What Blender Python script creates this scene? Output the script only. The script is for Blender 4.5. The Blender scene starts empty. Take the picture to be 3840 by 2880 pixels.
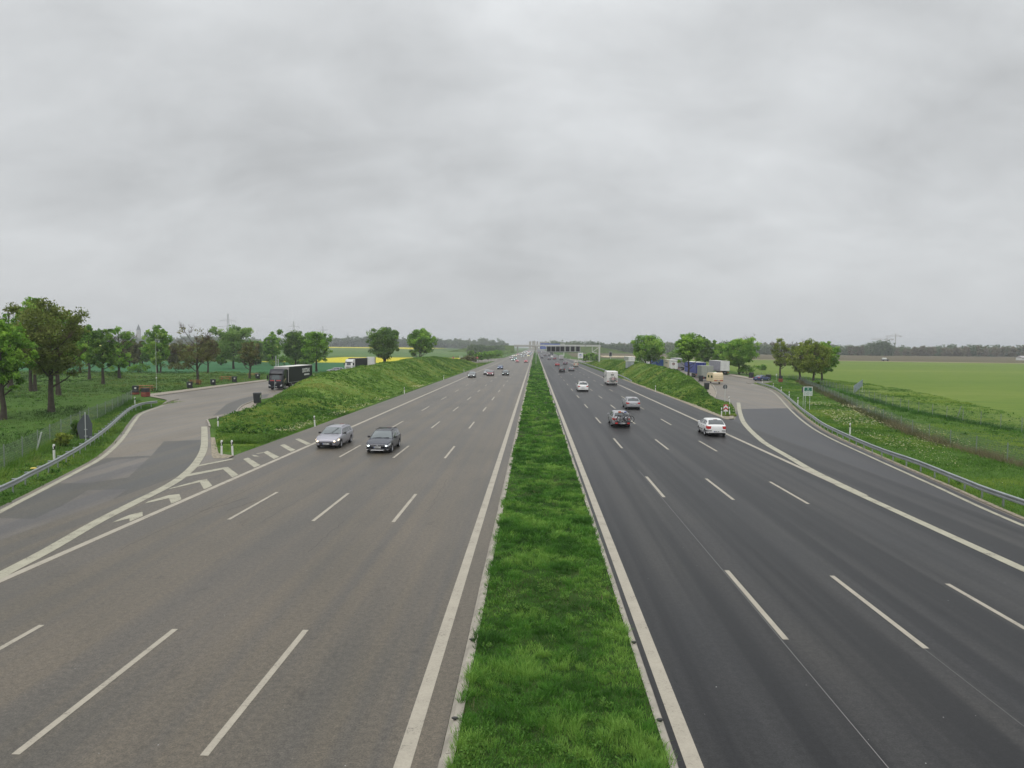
import bpy, math, random
import numpy as np
from mathutils import Vector, Matrix
R = math.radians
PI = math.pi
random.seed(7)
rng = np.random.default_rng(11)
scene = bpy.context.scene
COL = scene.collection

# ------------------------------------------------------------------ camera
F_PX, W_PX, H_PX = 2640.0, 3840.0, 2880.0
CAM_H = 7.87
CAM_M = (Matrix.Rotation(R(1.86), 3, 'Z') @ Matrix.Rotation(PI / 2 - R(3.05), 3, 'X') @ Matrix.Rotation(R(0.4), 3, 'Z'))
cam_data = bpy.data.cameras.new('camera')
cam_data.sensor_width = 36.0
cam_data.lens = 36.0 * F_PX / W_PX
cam_data.clip_start = 0.1
cam_data.clip_end = 20000
cam = bpy.data.objects.new('camera', cam_data)
COL.objects.link(cam)
cam.matrix_world = Matrix.Translation((0, 0, CAM_H)) @ CAM_M.to_4x4()
scene.camera = cam

def ray(px, py):
    return CAM_M @ Vector(((px - W_PX / 2) / F_PX, -(py - H_PX / 2) / F_PX, -1.0))

def G(px, py, z=0.0):
    """survey a point: where the sight line through a photo pixel meets the level z"""
    d = ray(px, py)
    t = (z - CAM_H) / d.z
    return Vector((d.x * t, d.y * t, z))

def AT(px, py, Y):
    """survey a point at a known distance Y along the road"""
    d = ray(px, py)
    t = Y / d.y
    return Vector((d.x * t, Y, CAM_H + d.z * t))

# ------------------------------------------------------------------ tagging
def tag(o, label=None, cat=None, group=None, kind=None):
    if label: o['label'] = label
    if cat: o['category'] = cat
    if group: o['group'] = group
    if kind: o['kind'] = kind
    return o

def thing(name, label, cat, loc=(0, 0, 0), rz=0.0, group=None):
    o = bpy.data.objects.new(name, None)
    o.empty_display_size = 0.3
    COL.objects.link(o)
    o.location = loc
    o.rotation_euler = (0, 0, rz)
    return tag(o, label, cat, group)

def copy_tree(o, parent=None):
    c = o.copy()
    COL.objects.link(c)
    c.parent = parent
    for ch in list(o.children):
        copy_tree(ch, c)
    return c

def dup(o, loc, rz=0.0, label=None, group=None, scale=None):
    c = copy_tree(o)
    c.location = loc
    c.rotation_euler = (0, 0, rz)
    if scale: c.scale = scale
    if label: c['label'] = label
    if group: c['group'] = group
    return c

# ------------------------------------------------------------------ mesh builder
class MB:
    def __init__(self):
        self.v = []; self.f = []; self.m = []
    def add(self, vs, fs, mi=0):
        b = len(self.v)
        self.v.extend([tuple(p) for p in vs])
        for f in fs:
            self.f.append([b + i for i in f]); self.m.append(mi)
        return self
    def box(self, c, s, mi=0, rot=None, top=1.0, topy=None):
        x, y, z = s[0] / 2, s[1] / 2, s[2] / 2
        ty = top if topy is None else topy
        vs = [(-x, -y, -z), (x, -y, -z), (x, y, -z), (-x, y, -z), (-x * top, -y * ty, z), (x * top, -y * ty, z), (x * top, y * ty, z), (-x * top, y * ty, z)]
        if rot is not None:
            vs = [rot @ Vector(p) for p in vs]
        vs = [(p[0] + c[0], p[1] + c[1], p[2] + c[2]) for p in vs]
        return self.add(vs, [(0, 3, 2, 1), (4, 5, 6, 7), (0, 1, 5, 4), (1, 2, 6, 5), (2, 3, 7, 6), (3, 0, 4, 7)], mi)
    def quad(self, a, b, c, d, mi=0):
        return self.add([a, b, c, d], [(0, 1, 2, 3)], mi)
    def poly(self, pts, mi=0):
        return self.add(pts, [tuple(range(len(pts)))], mi)
    def bar(self, a, b, w, h=None, mi=0):
        a = Vector(a); b = Vector(b); d = b - a
        L = d.length
        if L < 1e-6: return self
        h = h or w
        q = d.to_track_quat('Y', 'Z').to_matrix()
        return self.box((a + b) / 2, (w, L, h), mi, q)
    def tube(self, pts, r, n=8, mi=0, caps=True):
        pts = [Vector(p) for p in pts]
        rs = r if isinstance(r, (list, tuple)) else [r] * len(pts)
        rings = []
        up = Vector((0, 0, 1))
        for i, p in enumerate(pts):
            d = (pts[min(i + 1, len(pts) - 1)] - pts[max(i - 1, 0)])
            if d.length < 1e-9: d = Vector((0, 0, 1))
            d.normalize()
            ref = up if abs(d.dot(up)) < 0.95 else Vector((1, 0, 0))
            s = d.cross(ref).normalized(); t = s.cross(d)
            rings.append([p + (s * math.cos(2 * PI * k / n) + t * math.sin(2 * PI * k / n)) * rs[i] for k in range(n)])
        vs = [p for rg in rings for p in rg]
        fs = []
        for i in range(len(pts) - 1):
            for k in range(n):
                k2 = (k + 1) % n
                fs.append((i * n + k, i * n + k2, (i + 1) * n + k2, (i + 1) * n + k))
        if caps:
            fs.append(tuple(range(n - 1, -1, -1)))
            fs.append(tuple((len(pts) - 1) * n + k for k in range(n)))
        return self.add(vs, fs, mi)
    def cyl(self, a, b, r, n=12, mi=0, r2=None):
        return self.tube([a, b], [r, r if r2 is None else r2], n, mi)
    def ell(self, c, s, mi=0, nu=12, nv=8, p=1.0):
        vs = []; fs = []
        def e(t): return math.copysign(abs(t) ** p, t)
        for j in range(nv + 1):
            th = -PI / 2 + PI * j / nv
            for i in range(nu):
                ph = 2 * PI * i / nu
                vs.append((c[0] + s[0] * e(math.cos(th)) * e(math.cos(ph)), c[1] + s[1] * e(math.cos(th)) * e(math.sin(ph)), c[2] + s[2] * e(math.sin(th))))
        for j in range(nv):
            for i in range(nu):
                i2 = (i + 1) % nu
                fs.append((j * nu + i, j * nu + i2, (j + 1) * nu + i2, (j + 1) * nu + i))
        return self.add(vs, fs, mi)
    def lathe(self, c, prof, axis='x', n=20, mi=0):
        vs = []; fs = []
        for (a, r) in prof:
            for k in range(n):
                t = 2 * PI * k / n
                if axis == 'x': vs.append((c[0] + a, c[1] + r * math.cos(t), c[2] + r * math.sin(t)))
                elif axis == 'y': vs.append((c[0] + r * math.cos(t), c[1] + a, c[2] + r * math.sin(t)))
                else: vs.append((c[0] + r * math.cos(t), c[1] + r * math.sin(t), c[2] + a))
        for i in range(len(prof) - 1):
            for k in range(n):
                k2 = (k + 1) % n
                fs.append((i * n + k, i * n + k2, (i + 1) * n + k2, (i + 1) * n + k))
        return self.add(vs, fs, mi)
    def prism(self, poly, a, b, axis='x', mi=0):
        """extrude a 2D outline (u,v) between a and b along an axis; x: (u,v)=(y,z), y: (x,z), z: (x,y)"""
        n = len(poly)
        def P(u, v, w):
            return (w, u, v) if axis == 'x' else ((u, w, v) if axis == 'y' else (u, v, w))
        vs = [P(u, v, a) for u, v in poly] + [P(u, v, b) for u, v in poly]
        fs = [tuple(range(n - 1, -1, -1)), tuple(range(n, 2 * n))]
        for i in range(n):
            j = (i + 1) % n
            fs.append((i, j, n + j, n + i))
        return self.add(vs, fs, mi)
    def loft(self, rings, mi=0, closed=True, caps=True):
        n = len(rings[0])
        vs = [p for r in rings for p in r]
        fs = []
        for i in range(len(rings) - 1):
            for k in range(n if closed else n - 1):
                k2 = (k + 1) % n
                fs.append((i * n + k, i * n + k2, (i + 1) * n + k2, (i + 1) * n + k))
        if caps:
            fs.append(tuple(range(n - 1, -1, -1)))
            fs.append(tuple((len(rings) - 1) * n + k for k in range(n)))
        return self.add(vs, fs, mi)
    def grid(self, P, mi=0):
        nr = len(P); nc = len(P[0])
        return self.add([p for r in P for p in r], [(i * nc + j, i * nc + j + 1, (i + 1) * nc + j + 1, (i + 1) * nc + j) for i in range(nr - 1) for j in range(nc - 1)], mi)
    def build(self, name, mats, parent=None, smooth=None, fix=True, bevel=None):
        me = bpy.data.meshes.new(name)
        me.from_pydata(self.v, [], self.f)
        for mt in (mats if isinstance(mats, (list, tuple)) else [mats]):
            me.materials.append(mt)
        if any(self.m):
            me.polygons.foreach_set('material_index', self.m)
        if fix:
            import bmesh
            bm = bmesh.new(); bm.from_mesh(me)
            bmesh.ops.recalc_face_normals(bm, faces=bm.faces)
            if bevel:
                bmesh.ops.remove_doubles(bm, verts=bm.verts, dist=1e-5)
                es = [e for e in bm.edges if len(e.link_faces) == 2 and e.calc_face_angle(0) > R(35)]
                bmesh.ops.bevel(bm, geom=es, offset=bevel, segments=2, profile=0.6, affect='EDGES', clamp_overlap=True)
            bm.to_mesh(me); bm.free()
        if smooth is not None:
            me.polygons.foreach_set('use_smooth', [True] * len(me.polygons))
            if smooth < 180:
                me.set_sharp_from_angle(angle=R(smooth))
        me.update()
        o = bpy.data.objects.new(name, me)
        COL.objects.link(o)
        if parent is not None: o.parent = parent
        return o

def np_quads(name, co, mats, tint=None, parent=None, mi=None, smooth=False):
    """co: (N,4,3) separate quads"""
    n = co.shape[0]
    me = bpy.data.meshes.new(name)
    me.vertices.add(n * 4); me.vertices.foreach_set('co', co.astype(np.float32).ravel())
    me.loops.add(n * 4); me.loops.foreach_set('vertex_index', np.arange(n * 4, dtype=np.int32))
    me.polygons.add(n); me.polygons.foreach_set('loop_start', np.arange(0, n * 4, 4, dtype=np.int32))
    for mt in (mats if isinstance(mats, (list, tuple)) else [mats]): me.materials.append(mt)
    if mi is not None: me.polygons.foreach_set('material_index', mi.astype(np.int32))
    me.update(calc_edges=True)
    if tint is not None:
        a = me.attributes.new('tint', 'FLOAT', 'FACE'); a.data.foreach_set('value', tint.astype(np.float32))
    o = bpy.data.objects.new(name, me); COL.objects.link(o)
    if parent is not None: o.parent = parent
    return o

def np_grid(name, P, mat, smooth=True, parent=None):
    """P: (nr,nc,3) height field sheet"""
    nr, nc, _ = P.shape
    me = bpy.data.meshes.new(name)
    me.vertices.add(nr * nc); me.vertices.foreach_set('co', P.astype(np.float32).ravel())
    i, j = np.meshgrid(np.arange(nr - 1), np.arange(nc - 1), indexing='ij')
    b = (i * nc + j).ravel()
    q = np.stack([b, b + 1, b + nc + 1, b + nc], 1).astype(np.int32)
    n = len(q)
    me.loops.add(n * 4); me.loops.foreach_set('vertex_index', q.ravel())
    me.polygons.add(n); me.polygons.foreach_set('loop_start', np.arange(0, n * 4, 4, dtype=np.int32))
    me.materials.append(mat)
    if smooth: me.polygons.foreach_set('use_smooth', np.ones(n, dtype=bool))
    me.update(calc_edges=True)
    o = bpy.data.objects.new(name, me); COL.objects.link(o)
    if parent is not None: o.parent = parent
    return o

def sstep(a, b, x):
    t = np.clip((np.asarray(x, dtype=float) - a) / (b - a), 0, 1)
    return t * t * (3 - 2 * t)

def vnoise(x, y, s, seed=0):
    """smooth value noise, vectorised"""
    x = np.asarray(x, float) / s + seed * 17.3; y = np.asarray(y, float) / s + seed * 9.1
    xi = np.floor(x).astype(np.int64); yi = np.floor(y).astype(np.int64)
    fx = x - xi; fy = y - yi
    fx = fx * fx * (3 - 2 * fx); fy = fy * fy * (3 - 2 * fy)
    def h(a, b):
        n = (a * 374761393 + b * 668265263 + seed * 974634217) & 0x7fffffff
        n = ((n ^ (n >> 13)) * 1274126177) & 0x7fffffff
        return ((n ^ (n >> 16)) & 0xffff) / 65535.0
    return (h(xi, yi) * (1 - fx) + h(xi + 1, yi) * fx) * (1 - fy) + (h(xi, yi + 1) * (1 - fx) + h(xi + 1, yi + 1) * fx) * fy

# ------------------------------------------------------------------ materials
def new_mat(name):
    m = bpy.data.materials.new(name); m.use_nodes = True
    nt = m.node_tree
    return m, nt, nt.nodes['Principled BSDF']

def pm(name, col, rough=0.5, metal=0.0, var=0.0, scale=8.0, emit=None, estr=1.0, coat=0.0, spec=None, bump=0.0):
    m, nt, b = new_mat(name)
    b.inputs['Base Color'].default_value = (*col, 1)
    b.inputs['Roughness'].default_value = rough
    b.inputs['Metallic'].default_value = metal
    if coat: b.inputs['Coat Weight'].default_value = coat; b.inputs['Coat Roughness'].default_value = 0.05
    if spec is not None: b.inputs['Specular IOR Level'].default_value = spec
    if emit:
        b.inputs['Emission Color'].default_value = (*emit, 1); b.inputs['Emission Strength'].default_value = estr
    if var > 0:
        tc = nt.nodes.new('ShaderNodeTexCoord')
        nz = nt.nodes.new('ShaderNodeTexNoise'); nz.inputs['Scale'].default_value = scale; nz.inputs['Detail'].default_value = 5
        nt.links.new(tc.outputs['Object'], nz.inputs['Vector'])
        mp = nt.nodes.new('ShaderNodeMapRange'); mp.inputs[1].default_value = 0.3; mp.inputs[2].default_value = 0.7
        mp.inputs[3].default_value = 1 - var; mp.inputs[4].default_value = 1 + var
        nt.links.new(nz.outputs['Fac'], mp.inputs[0])
        mx = nt.nodes.new('ShaderNodeMix'); mx.data_type = 'RGBA'; mx.blend_type = 'MULTIPLY'; mx.inputs[0].default_value = 1
        mx.inputs[6].default_value = (*col, 1)
        nt.links.new(mp.outputs[0], mx.inputs[7])
        nt.links.new(mx.outputs[2], b.inputs['Base Color'])
        if bump:
            bp = nt.nodes.new('ShaderNodeBump'); bp.inputs['Strength'].default_value = bump; bp.inputs['Distance'].default_value = 0.02
            nt.links.new(nz.outputs['Fac'], bp.inputs['Height']); nt.links.new(bp.outputs[0], b.inputs['Normal'])
    return m

def ramp(nt, stops):
    r = nt.nodes.new('ShaderNodeValToRGB')
    cr = r.color_ramp
    cr.elements[0].position = stops[0][0]; cr.elements[0].color = (*stops[0][1], 1)
    cr.elements[1].position = stops[-1][0]; cr.elements[1].color = (*stops[-1][1], 1)
    for p, c in stops[1:-1]:
        e = cr.elements.new(p); e.color = (*c, 1)
    return r

def noise(nt, scale, detail=4, rough=0.55, stretch=(1, 1, 1), coord='Object', dist=0.0):
    tc = nt.nodes.new('ShaderNodeTexCoord')
    mp = nt.nodes.new('ShaderNodeMapping'); mp.inputs['Scale'].default_value = stretch
    nt.links.new(tc.outputs[coord], mp.inputs['Vector'])
    nz = nt.nodes.new('ShaderNodeTexNoise')
    nz.inputs['Scale'].default_value = scale; nz.inputs['Detail'].default_value = detail; nz.inputs['Roughness'].default_value = rough
    nz.inputs['Distortion'].default_value = dist
    nt.links.new(mp.outputs[0], nz.inputs['Vector'])
    return nz

def mul(nt, a, b, fac=1.0, mode='MULTIPLY'):
    mx = nt.nodes.new('ShaderNodeMix'); mx.data_type = 'RGBA'; mx.blend_type = mode; mx.inputs[0].default_value = fac
    nt.links.new(a, mx.inputs[6]); nt.links.new(b, mx.inputs[7])
    return mx.outputs[2]

def asphalt(name, col, streak=0.12, patch=0.12, grain=0.35, rough=0.75, spec=0.4, warm=None):
    m, nt, b = new_mat(name)
    c2 = warm or col
    n1 = noise(nt, 0.25, 4, 0.6, (1, 0.35, 1))
    r1 = ramp(nt, [(0.35, tuple(v * (1 - patch) for v in col)), (0.65, tuple(v * (1 + patch) for v in c2))])
    nt.links.new(n1.outputs['Fac'], r1.inputs[0])
    n2 = noise(nt, 1.15, 3, 0.5, (1, 0.012, 1))
    r2 = ramp(nt, [(0.40, tuple((1 - streak) * v for v in (.96, .99, 1.06))), (0.60, tuple((1 + streak) * v for v in (1.03, 1.0, .95)))])
    nt.links.new(n2.outputs['Fac'], r2.inputs[0])
    n3 = noise(nt, 26.0, 4, 0.8)
    r3 = ramp(nt, [(0.3, (1 - grain,) * 3), (0.7, (1 + grain,) * 3)])
    nt.links.new(n3.outputs['Fac'], r3.inputs[0])
    n4 = noise(nt, 7.0, 5, 0.75)
    r4 = ramp(nt, [(0.36, (1 - grain * .45,) * 3), (0.64, (1 + grain * .45,) * 3)])
    nt.links.new(n4.outputs['Fac'], r4.inputs[0])
    out = mul(nt, mul(nt, mul(nt, r1.outputs[0], r2.outputs[0]), r3.outputs[0]), r4.outputs[0])
    n5 = noise(nt, 1.6, 5, 0.7, (1, 0.5, 1), dist=0.6)
    r5 = ramp(nt, [(0.30, (0.70,) * 3), (0.40, (1, 1, 1))])
    nt.links.new(n5.outputs['Fac'], r5.inputs[0])
    out = mul(nt, out, r5.outputs[0])
    nt.links.new(out, b.inputs['Base Color'])
    b.inputs['Roughness'].default_value = rough
    b.inputs['Specular IOR Level'].default_value = spec
    bp = nt.nodes.new('ShaderNodeBump'); bp.inputs['Strength'].default_value = 0.15; bp.inputs['Distance'].default_value = 0.01
    nt.links.new(n3.outputs['Fac'], bp.inputs['Height']); nt.links.new(bp.outputs[0], b.inputs['Normal'])
    return m

def turf(name, c_dark, c_mid, c_light, s1=0.08, s2=1.2, stretch=(1, 1, 1), bump=0.4):
    m, nt, b = new_mat(name)
    n1 = noise(nt, s1, 5, 0.6, stretch); n2 = noise(nt, s2, 5, 0.7, stretch)
    ad = nt.nodes.new('ShaderNodeMath'); ad.operation = 'MULTIPLY_ADD'; ad.inputs[1].default_value = 0.55
    nt.links.new(n1.outputs['Fac'], ad.inputs[0])
    m2 = nt.nodes.new('ShaderNodeMath'); m2.operation = 'MULTIPLY'; m2.inputs[1].default_value = 0.45
    nt.links.new(n2.outputs['Fac'], m2.inputs[0]); nt.links.new(m2.outputs[0], ad.inputs[2])
    r = ramp(nt, [(0.34, c_dark), (0.5, c_mid), (0.66, c_light)])
    nt.links.new(ad.outputs[0], r.inputs[0])
    nt.links.new(r.outputs[0], b.inputs['Base Color'])
    b.inputs['Roughness'].default_value = 0.95; b.inputs['Specular IOR Level'].default_value = 0.1
    bp = nt.nodes.new('ShaderNodeBump'); bp.inputs['Strength'].default_value = bump; bp.inputs['Distance'].default_value = 0.25
    nt.links.new(n2.outputs['Fac'], bp.inputs['Height']); nt.links.new(bp.outputs[0], b.inputs['Normal'])
    return m

def leafmat(name, cols, trans=0.25):
    """cols: three colours picked by the face tint"""
    m, nt, b = new_mat(name)
    at = nt.nodes.new('ShaderNodeAttribute'); at.attribute_name = 'tint'
    r = ramp(nt, [(0.0, cols[0]), (0.5, cols[1]), (1.0, cols[2])])
    nt.links.new(at.outputs['Fac'], r.inputs[0])
    nt.links.new(r.outputs[0], b.inputs['Base Color'])
    b.inputs['Roughness'].default_value = 0.7; b.inputs['Specular IOR Level'].default_value = 0.2
    tr = nt.nodes.new('ShaderNodeBsdfTranslucent'); nt.links.new(r.outputs[0], tr.inputs['Color'])
    mx = nt.nodes.new('ShaderNodeMixShader'); mx.inputs[0].default_value = trans
    nt.links.new(b.outputs[0], mx.inputs[1]); nt.links.new(tr.outputs[0], mx.inputs[2])
    nt.links.new(mx.outputs[0], nt.nodes['Material Output'].inputs['Surface'])
    return m
# ------------------------------------------------------------------ sky, sun, haze
SUN_EL, SUN_AZ = R(52), R(205)
world = bpy.data.worlds.new('World'); scene.world = world; world.use_nodes = True
wn = world.node_tree
for n in list(wn.nodes): wn.nodes.remove(n)
wo = wn.nodes.new('ShaderNodeOutputWorld'); bg = wn.nodes.new('ShaderNodeBackground')
wn.links.new(bg.outputs[0], wo.inputs[0]); bg.inputs['Strength'].default_value = 0.1
sky = wn.nodes.new('ShaderNodeTexSky'); sky.sky_type = 'NISHITA'; sky.sun_disc = False
sky.sun_elevation = SUN_EL; sky.sun_rotation = SUN_AZ; sky.air_density = 1.0; sky.dust_density = 4.0
tc = wn.nodes.new('ShaderNodeTexCoord')
sx = wn.nodes.new('ShaderNodeSeparateXYZ'); wn.links.new(tc.outputs['Generated'], sx.inputs[0])
def wm(op, a, b=None, c=None):
    n = wn.nodes.new('ShaderNodeMath'); n.operation = op
    for i, v in enumerate((a, b, c)):
        if v is None: continue
        if isinstance(v, (int, float)): n.inputs[i].default_value = v
        else: wn.links.new(v, n.inputs[i])
    return n.outputs[0]
zc = wm('MAXIMUM', sx.outputs[2], 0.0)
den = wm('ADD', zc, 0.50)
ux = wm('DIVIDE', sx.outputs[0], den); uy = wm('DIVIDE', sx.outputs[1], den)
cb = wn.nodes.new('ShaderNodeCombineXYZ'); wn.links.new(ux, cb.inputs[0]); wn.links.new(uy, cb.inputs[1]); cb.inputs[2].default_value = 3.1
def wnoise(scale, det, rough, dist=0.0, off=(0, 0, 0)):
    mp = wn.nodes.new('ShaderNodeMapping'); mp.inputs['Location'].default_value = off; mp.inputs['Scale'].default_value = (0.8, 1.2, 1)
    wn.links.new(cb.outputs[0], mp.inputs['Vector'])
    n = wn.nodes.new('ShaderNodeTexNoise'); n.inputs['Scale'].default_value = scale; n.inputs['Detail'].default_value = det
    n.inputs['Roughness'].default_value = rough; n.inputs['Distortion'].default_value = dist
    wn.links.new(mp.outputs[0], n.inputs['Vector']); return n.outputs['Fac']
nA = wnoise(1.7, 3, 0.42, 0.15, (2.3, 0.9, 0)); nB = wnoise(4.6, 7, 0.56, 0.25, (4.0, 1.5, 0))
mixn = wm('ADD', wm('MULTIPLY', nA, 0.55), wm('MULTIPLY', nB, 0.45))
# cloud structure fades towards the horizon, the unseen zenith is brighter as under any overcast sky
amp = wm('MINIMUM', wm('ADD', wm('MULTIPLY', zc, 6.0), 0.15), 1.0)
dev = wm('MULTIPLY', wm('MULTIPLY', wm('SUBTRACT', mixn, 0.5), 1.4), amp)
lum = wm('ADD', dev, 1.0)
zen = wm('ADD', wm('MULTIPLY', wm('SMOOTH_MAX', wm('SUBTRACT', zc, 0.37), 0.0, 0.1), 3.0), 1.0)
lum = wm('MULTIPLY', lum, zen)
cr = wn.nodes.new('ShaderNodeMix'); cr.data_type = 'RGBA'; cr.blend_type = 'MULTIPLY'; cr.inputs[0].default_value = 1.0
CLOUD = (6.0, 6.17, 6.28)
cr.inputs[6].default_value = (*CLOUD, 1); wn.links.new(lum, cr.inputs[7])
mixs = wn.nodes.new('ShaderNodeMix'); mixs.data_type = 'RGBA'; mixs.inputs[0].default_value = 0.96
wn.links.new(sky.outputs[0], mixs.inputs[6]); wn.links.new(cr.outputs[2], mixs.inputs[7])
wn.links.new(mixs.outputs[2], bg.inputs['Color'])

sd = bpy.data.lights.new('sun', 'SUN'); sd.energy = 0.9; sd.angle = R(40); sd.color = (1.0, 0.965, 0.91)
so = bpy.data.objects.new('sun', sd); COL.objects.link(so)
sdir = Vector((math.sin(SUN_AZ) * math.cos(SUN_EL), math.cos(SUN_AZ) * math.cos(SUN_EL), math.sin(SUN_EL)))
so.rotation_euler = sdir.to_track_quat('Z', 'Y').to_euler()
so.location = (0, 0, 100)

scene.view_settings.view_transform = 'Standard'
scene.view_settings.look = 'None'
scene.view_settings.exposure = 0.0
scene.view_settings.gamma = 1.0
scene.render.film_transparent = False
cy = scene.cycles
cy.max_bounces = 5; cy.diffuse_bounces = 2; cy.glossy_bounces = 2; cy.transmission_bounces = 3; cy.transparent_max_bounces = 6
cy.volume_bounces = 0
cy.caustics_reflective = False; cy.caustics_refractive = False
cy.use_denoising = True
cy.use_fast_gi = False

hz = bpy.data.materials.new('haze_air'); hz.use_nodes = True
hn = hz.node_tree
for n in list(hn.nodes): hn.nodes.remove(n)
ho = hn.nodes.new('ShaderNodeOutputMaterial'); pv = hn.nodes.new('ShaderNodeVolumePrincipled')
pv.inputs['Color'].default_value = (0.93, 0.96, 1.0, 1); pv.inputs['Density'].default_value = 0.00024
pv.inputs['Anisotropy'].default_value = 0.0
hn.links.new(pv.outputs[0], ho.inputs['Volume'])
haze = MB().box((0, 2500, 33), (13000, 13000, 68)).build('haze', hz)
tag(haze, 'pale grey haze hanging over the motorway and far fields', 'haze', kind='stuff')
# ------------------------------------------------------------------ ground
def zg(x, y):
    """the land rises gently towards the far woods on the left"""
    x = np.asarray(x, float); y = np.asarray(y, float)
    return 4.3 * sstep(450, 1150, y) * (1 - sstep(-230, -70, x))

M_ground = turf('meadow_grass', (0.0399, 0.0791, 0.0132), (0.0558, 0.1141, 0.0184), (0.0878, 0.1512, 0.0289), 0.06, 0.9)
M_mound = turf('bank_grass', (0.0732, 0.1276, 0.0233), (0.1127, 0.1933, 0.0341), (0.2114, 0.2508, 0.0678), 0.12, 1.1)
M_crop = turf('young_wheat', (0.082, 0.150, 0.026), (0.122, 0.182, 0.030), (0.178, 0.218, 0.050), 0.022, 0.5, (0.22, 1, 1), 0.25)
M_teal = turf('blue_green_crop', (0.030, 0.110, 0.045), (0.040, 0.130, 0.052), (0.055, 0.150, 0.060), 0.02, 0.3, (0.3, 1, 1), 0.2)
M_rape = turf('rapeseed_bloom', (0.36, 0.33, 0.03), (0.50, 0.45, 0.03), (0.58, 0.52, 0.05), 0.05, 0.6, (0.4, 1, 1), 0.2)
M_green2 = turf('far_pasture', (0.060, 0.130, 0.035), (0.090, 0.160, 0.045), (0.130, 0.170, 0.060), 0.008, 0.08, (0.2, 1, 1), 0.1)
M_brown = turf('fallow_soil', (0.085, 0.078, 0.045), (0.110, 0.094, 0.056), (0.125, 0.118, 0.060), 0.010, 0.12, (0.15, 1, 1), 0.1)
M_tan = turf('bare_soil', (0.36, 0.30, 0.19), (0.44, 0.37, 0.25), (0.50, 0.43, 0.30), 0.03, 0.5, (0.3, 1, 1), 0.1)
M_medsoil = turf('median_turf', (0.020, 0.034, 0.009), (0.028, 0.062, 0.011), (0.050, 0.078, 0.020), 0.6, 4.0)

gx = np.concatenate([[-6000, -3500, -2000, -1200, -800, -500], np.arange(-400, 401, 20), [500, 800, 1200, 2000, 3500, 6000]]).astype(float)
gy = np.concatenate([[-3000, -800, -200], np.arange(-40, 401, 20), np.arange(450, 1300, 50), [1500, 2000, 3000, 4500, 6500, 8500]]).astype(float)
GX_, GY_ = np.meshgrid(gx, gy)
P = np.stack([GX_, GY_, zg(GX_, GY_) - 0.05], -1)
ground = np_grid('ground', P, M_ground); tag(ground, 'green meadow land around the motorway', 'ground', kind='structure')

def sheet(name, pts, z, mat, label, cat, parent=None, kind='structure'):
    pts = [(p[0], p[1], z) for p in pts]
    o = MB().poly(pts).build(name, mat, parent, fix=False)
    if o.data.polygons[0].normal.z < 0:
        o.data.flip_normals()
    if label: tag(o, label, cat, kind=kind)
    return o

def field(name, x0, x1, y0, y1, dz, mat, label, skew=0.0, nx=24, ny=16):
    u = np.linspace(x0, x1, nx); v = np.linspace(y0, y1, ny)
    U, V = np.meshgrid(u, v); V = V + skew * (U - x0)
    o = np_grid(name, np.stack([U, V, zg(U, V) + dz], -1), mat)
    return tag(o, label, 'field', kind='structure')

field('field', -700, -63, 192, 318, -0.02, M_teal, 'blue green young crop behind the picnic trees on the left')
field('field', -128, -40, 318, 470, 0.02, M_rape, 'bright yellow rapeseed strip nearer the left bank', 0.0)
field('field', -900, -60, 475, 1000, 0.10, M_green2, 'pale green pasture between the two yellow strips')
field('field', -1200, -175, 1000, 1400, 0.25, M_rape, 'thin yellow rapeseed strip in front of the far left wood')
RF = [(49, 30), (49, 71), (50, 103), (63, 190), (72, 300), (80, 480), (150, 486), (290, 420), (700, 300), (1200, 150), (1200, 30)]
sheet('field', RF, -0.03, M_crop, 'wide yellow green wheat field on the right', 'field')
sheet('field', [(62, 492), (150, 500), (290, 432), (700, 312), (1400, 110), (1400, 900), (40, 900), (30, 560)], -0.025, M_brown, 'olive brown fallow land before the right hand wood', 'field')
sheet('track', [(75, 482), (150, 487), (290, 420.5), (700, 300.5), (1300, 120), (1302, 125), (702, 309), (291, 430), (151, 498), (76, 492)], 0.0, M_tan, 'pale dirt track along the far edge of the wheat', 'track')
sheet('track', [(55, 560), (110, 570), (112, 640), (58, 650)], 0.0, M_tan, 'bare tan soil patch beyond the right hand bank', 'bare soil')
sheet('track', [(330, 440), (560, 400), (565, 425), (335, 452)], 0.002, M_tan, 'bare pale soil by the far right field corner', 'bare soil')

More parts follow.
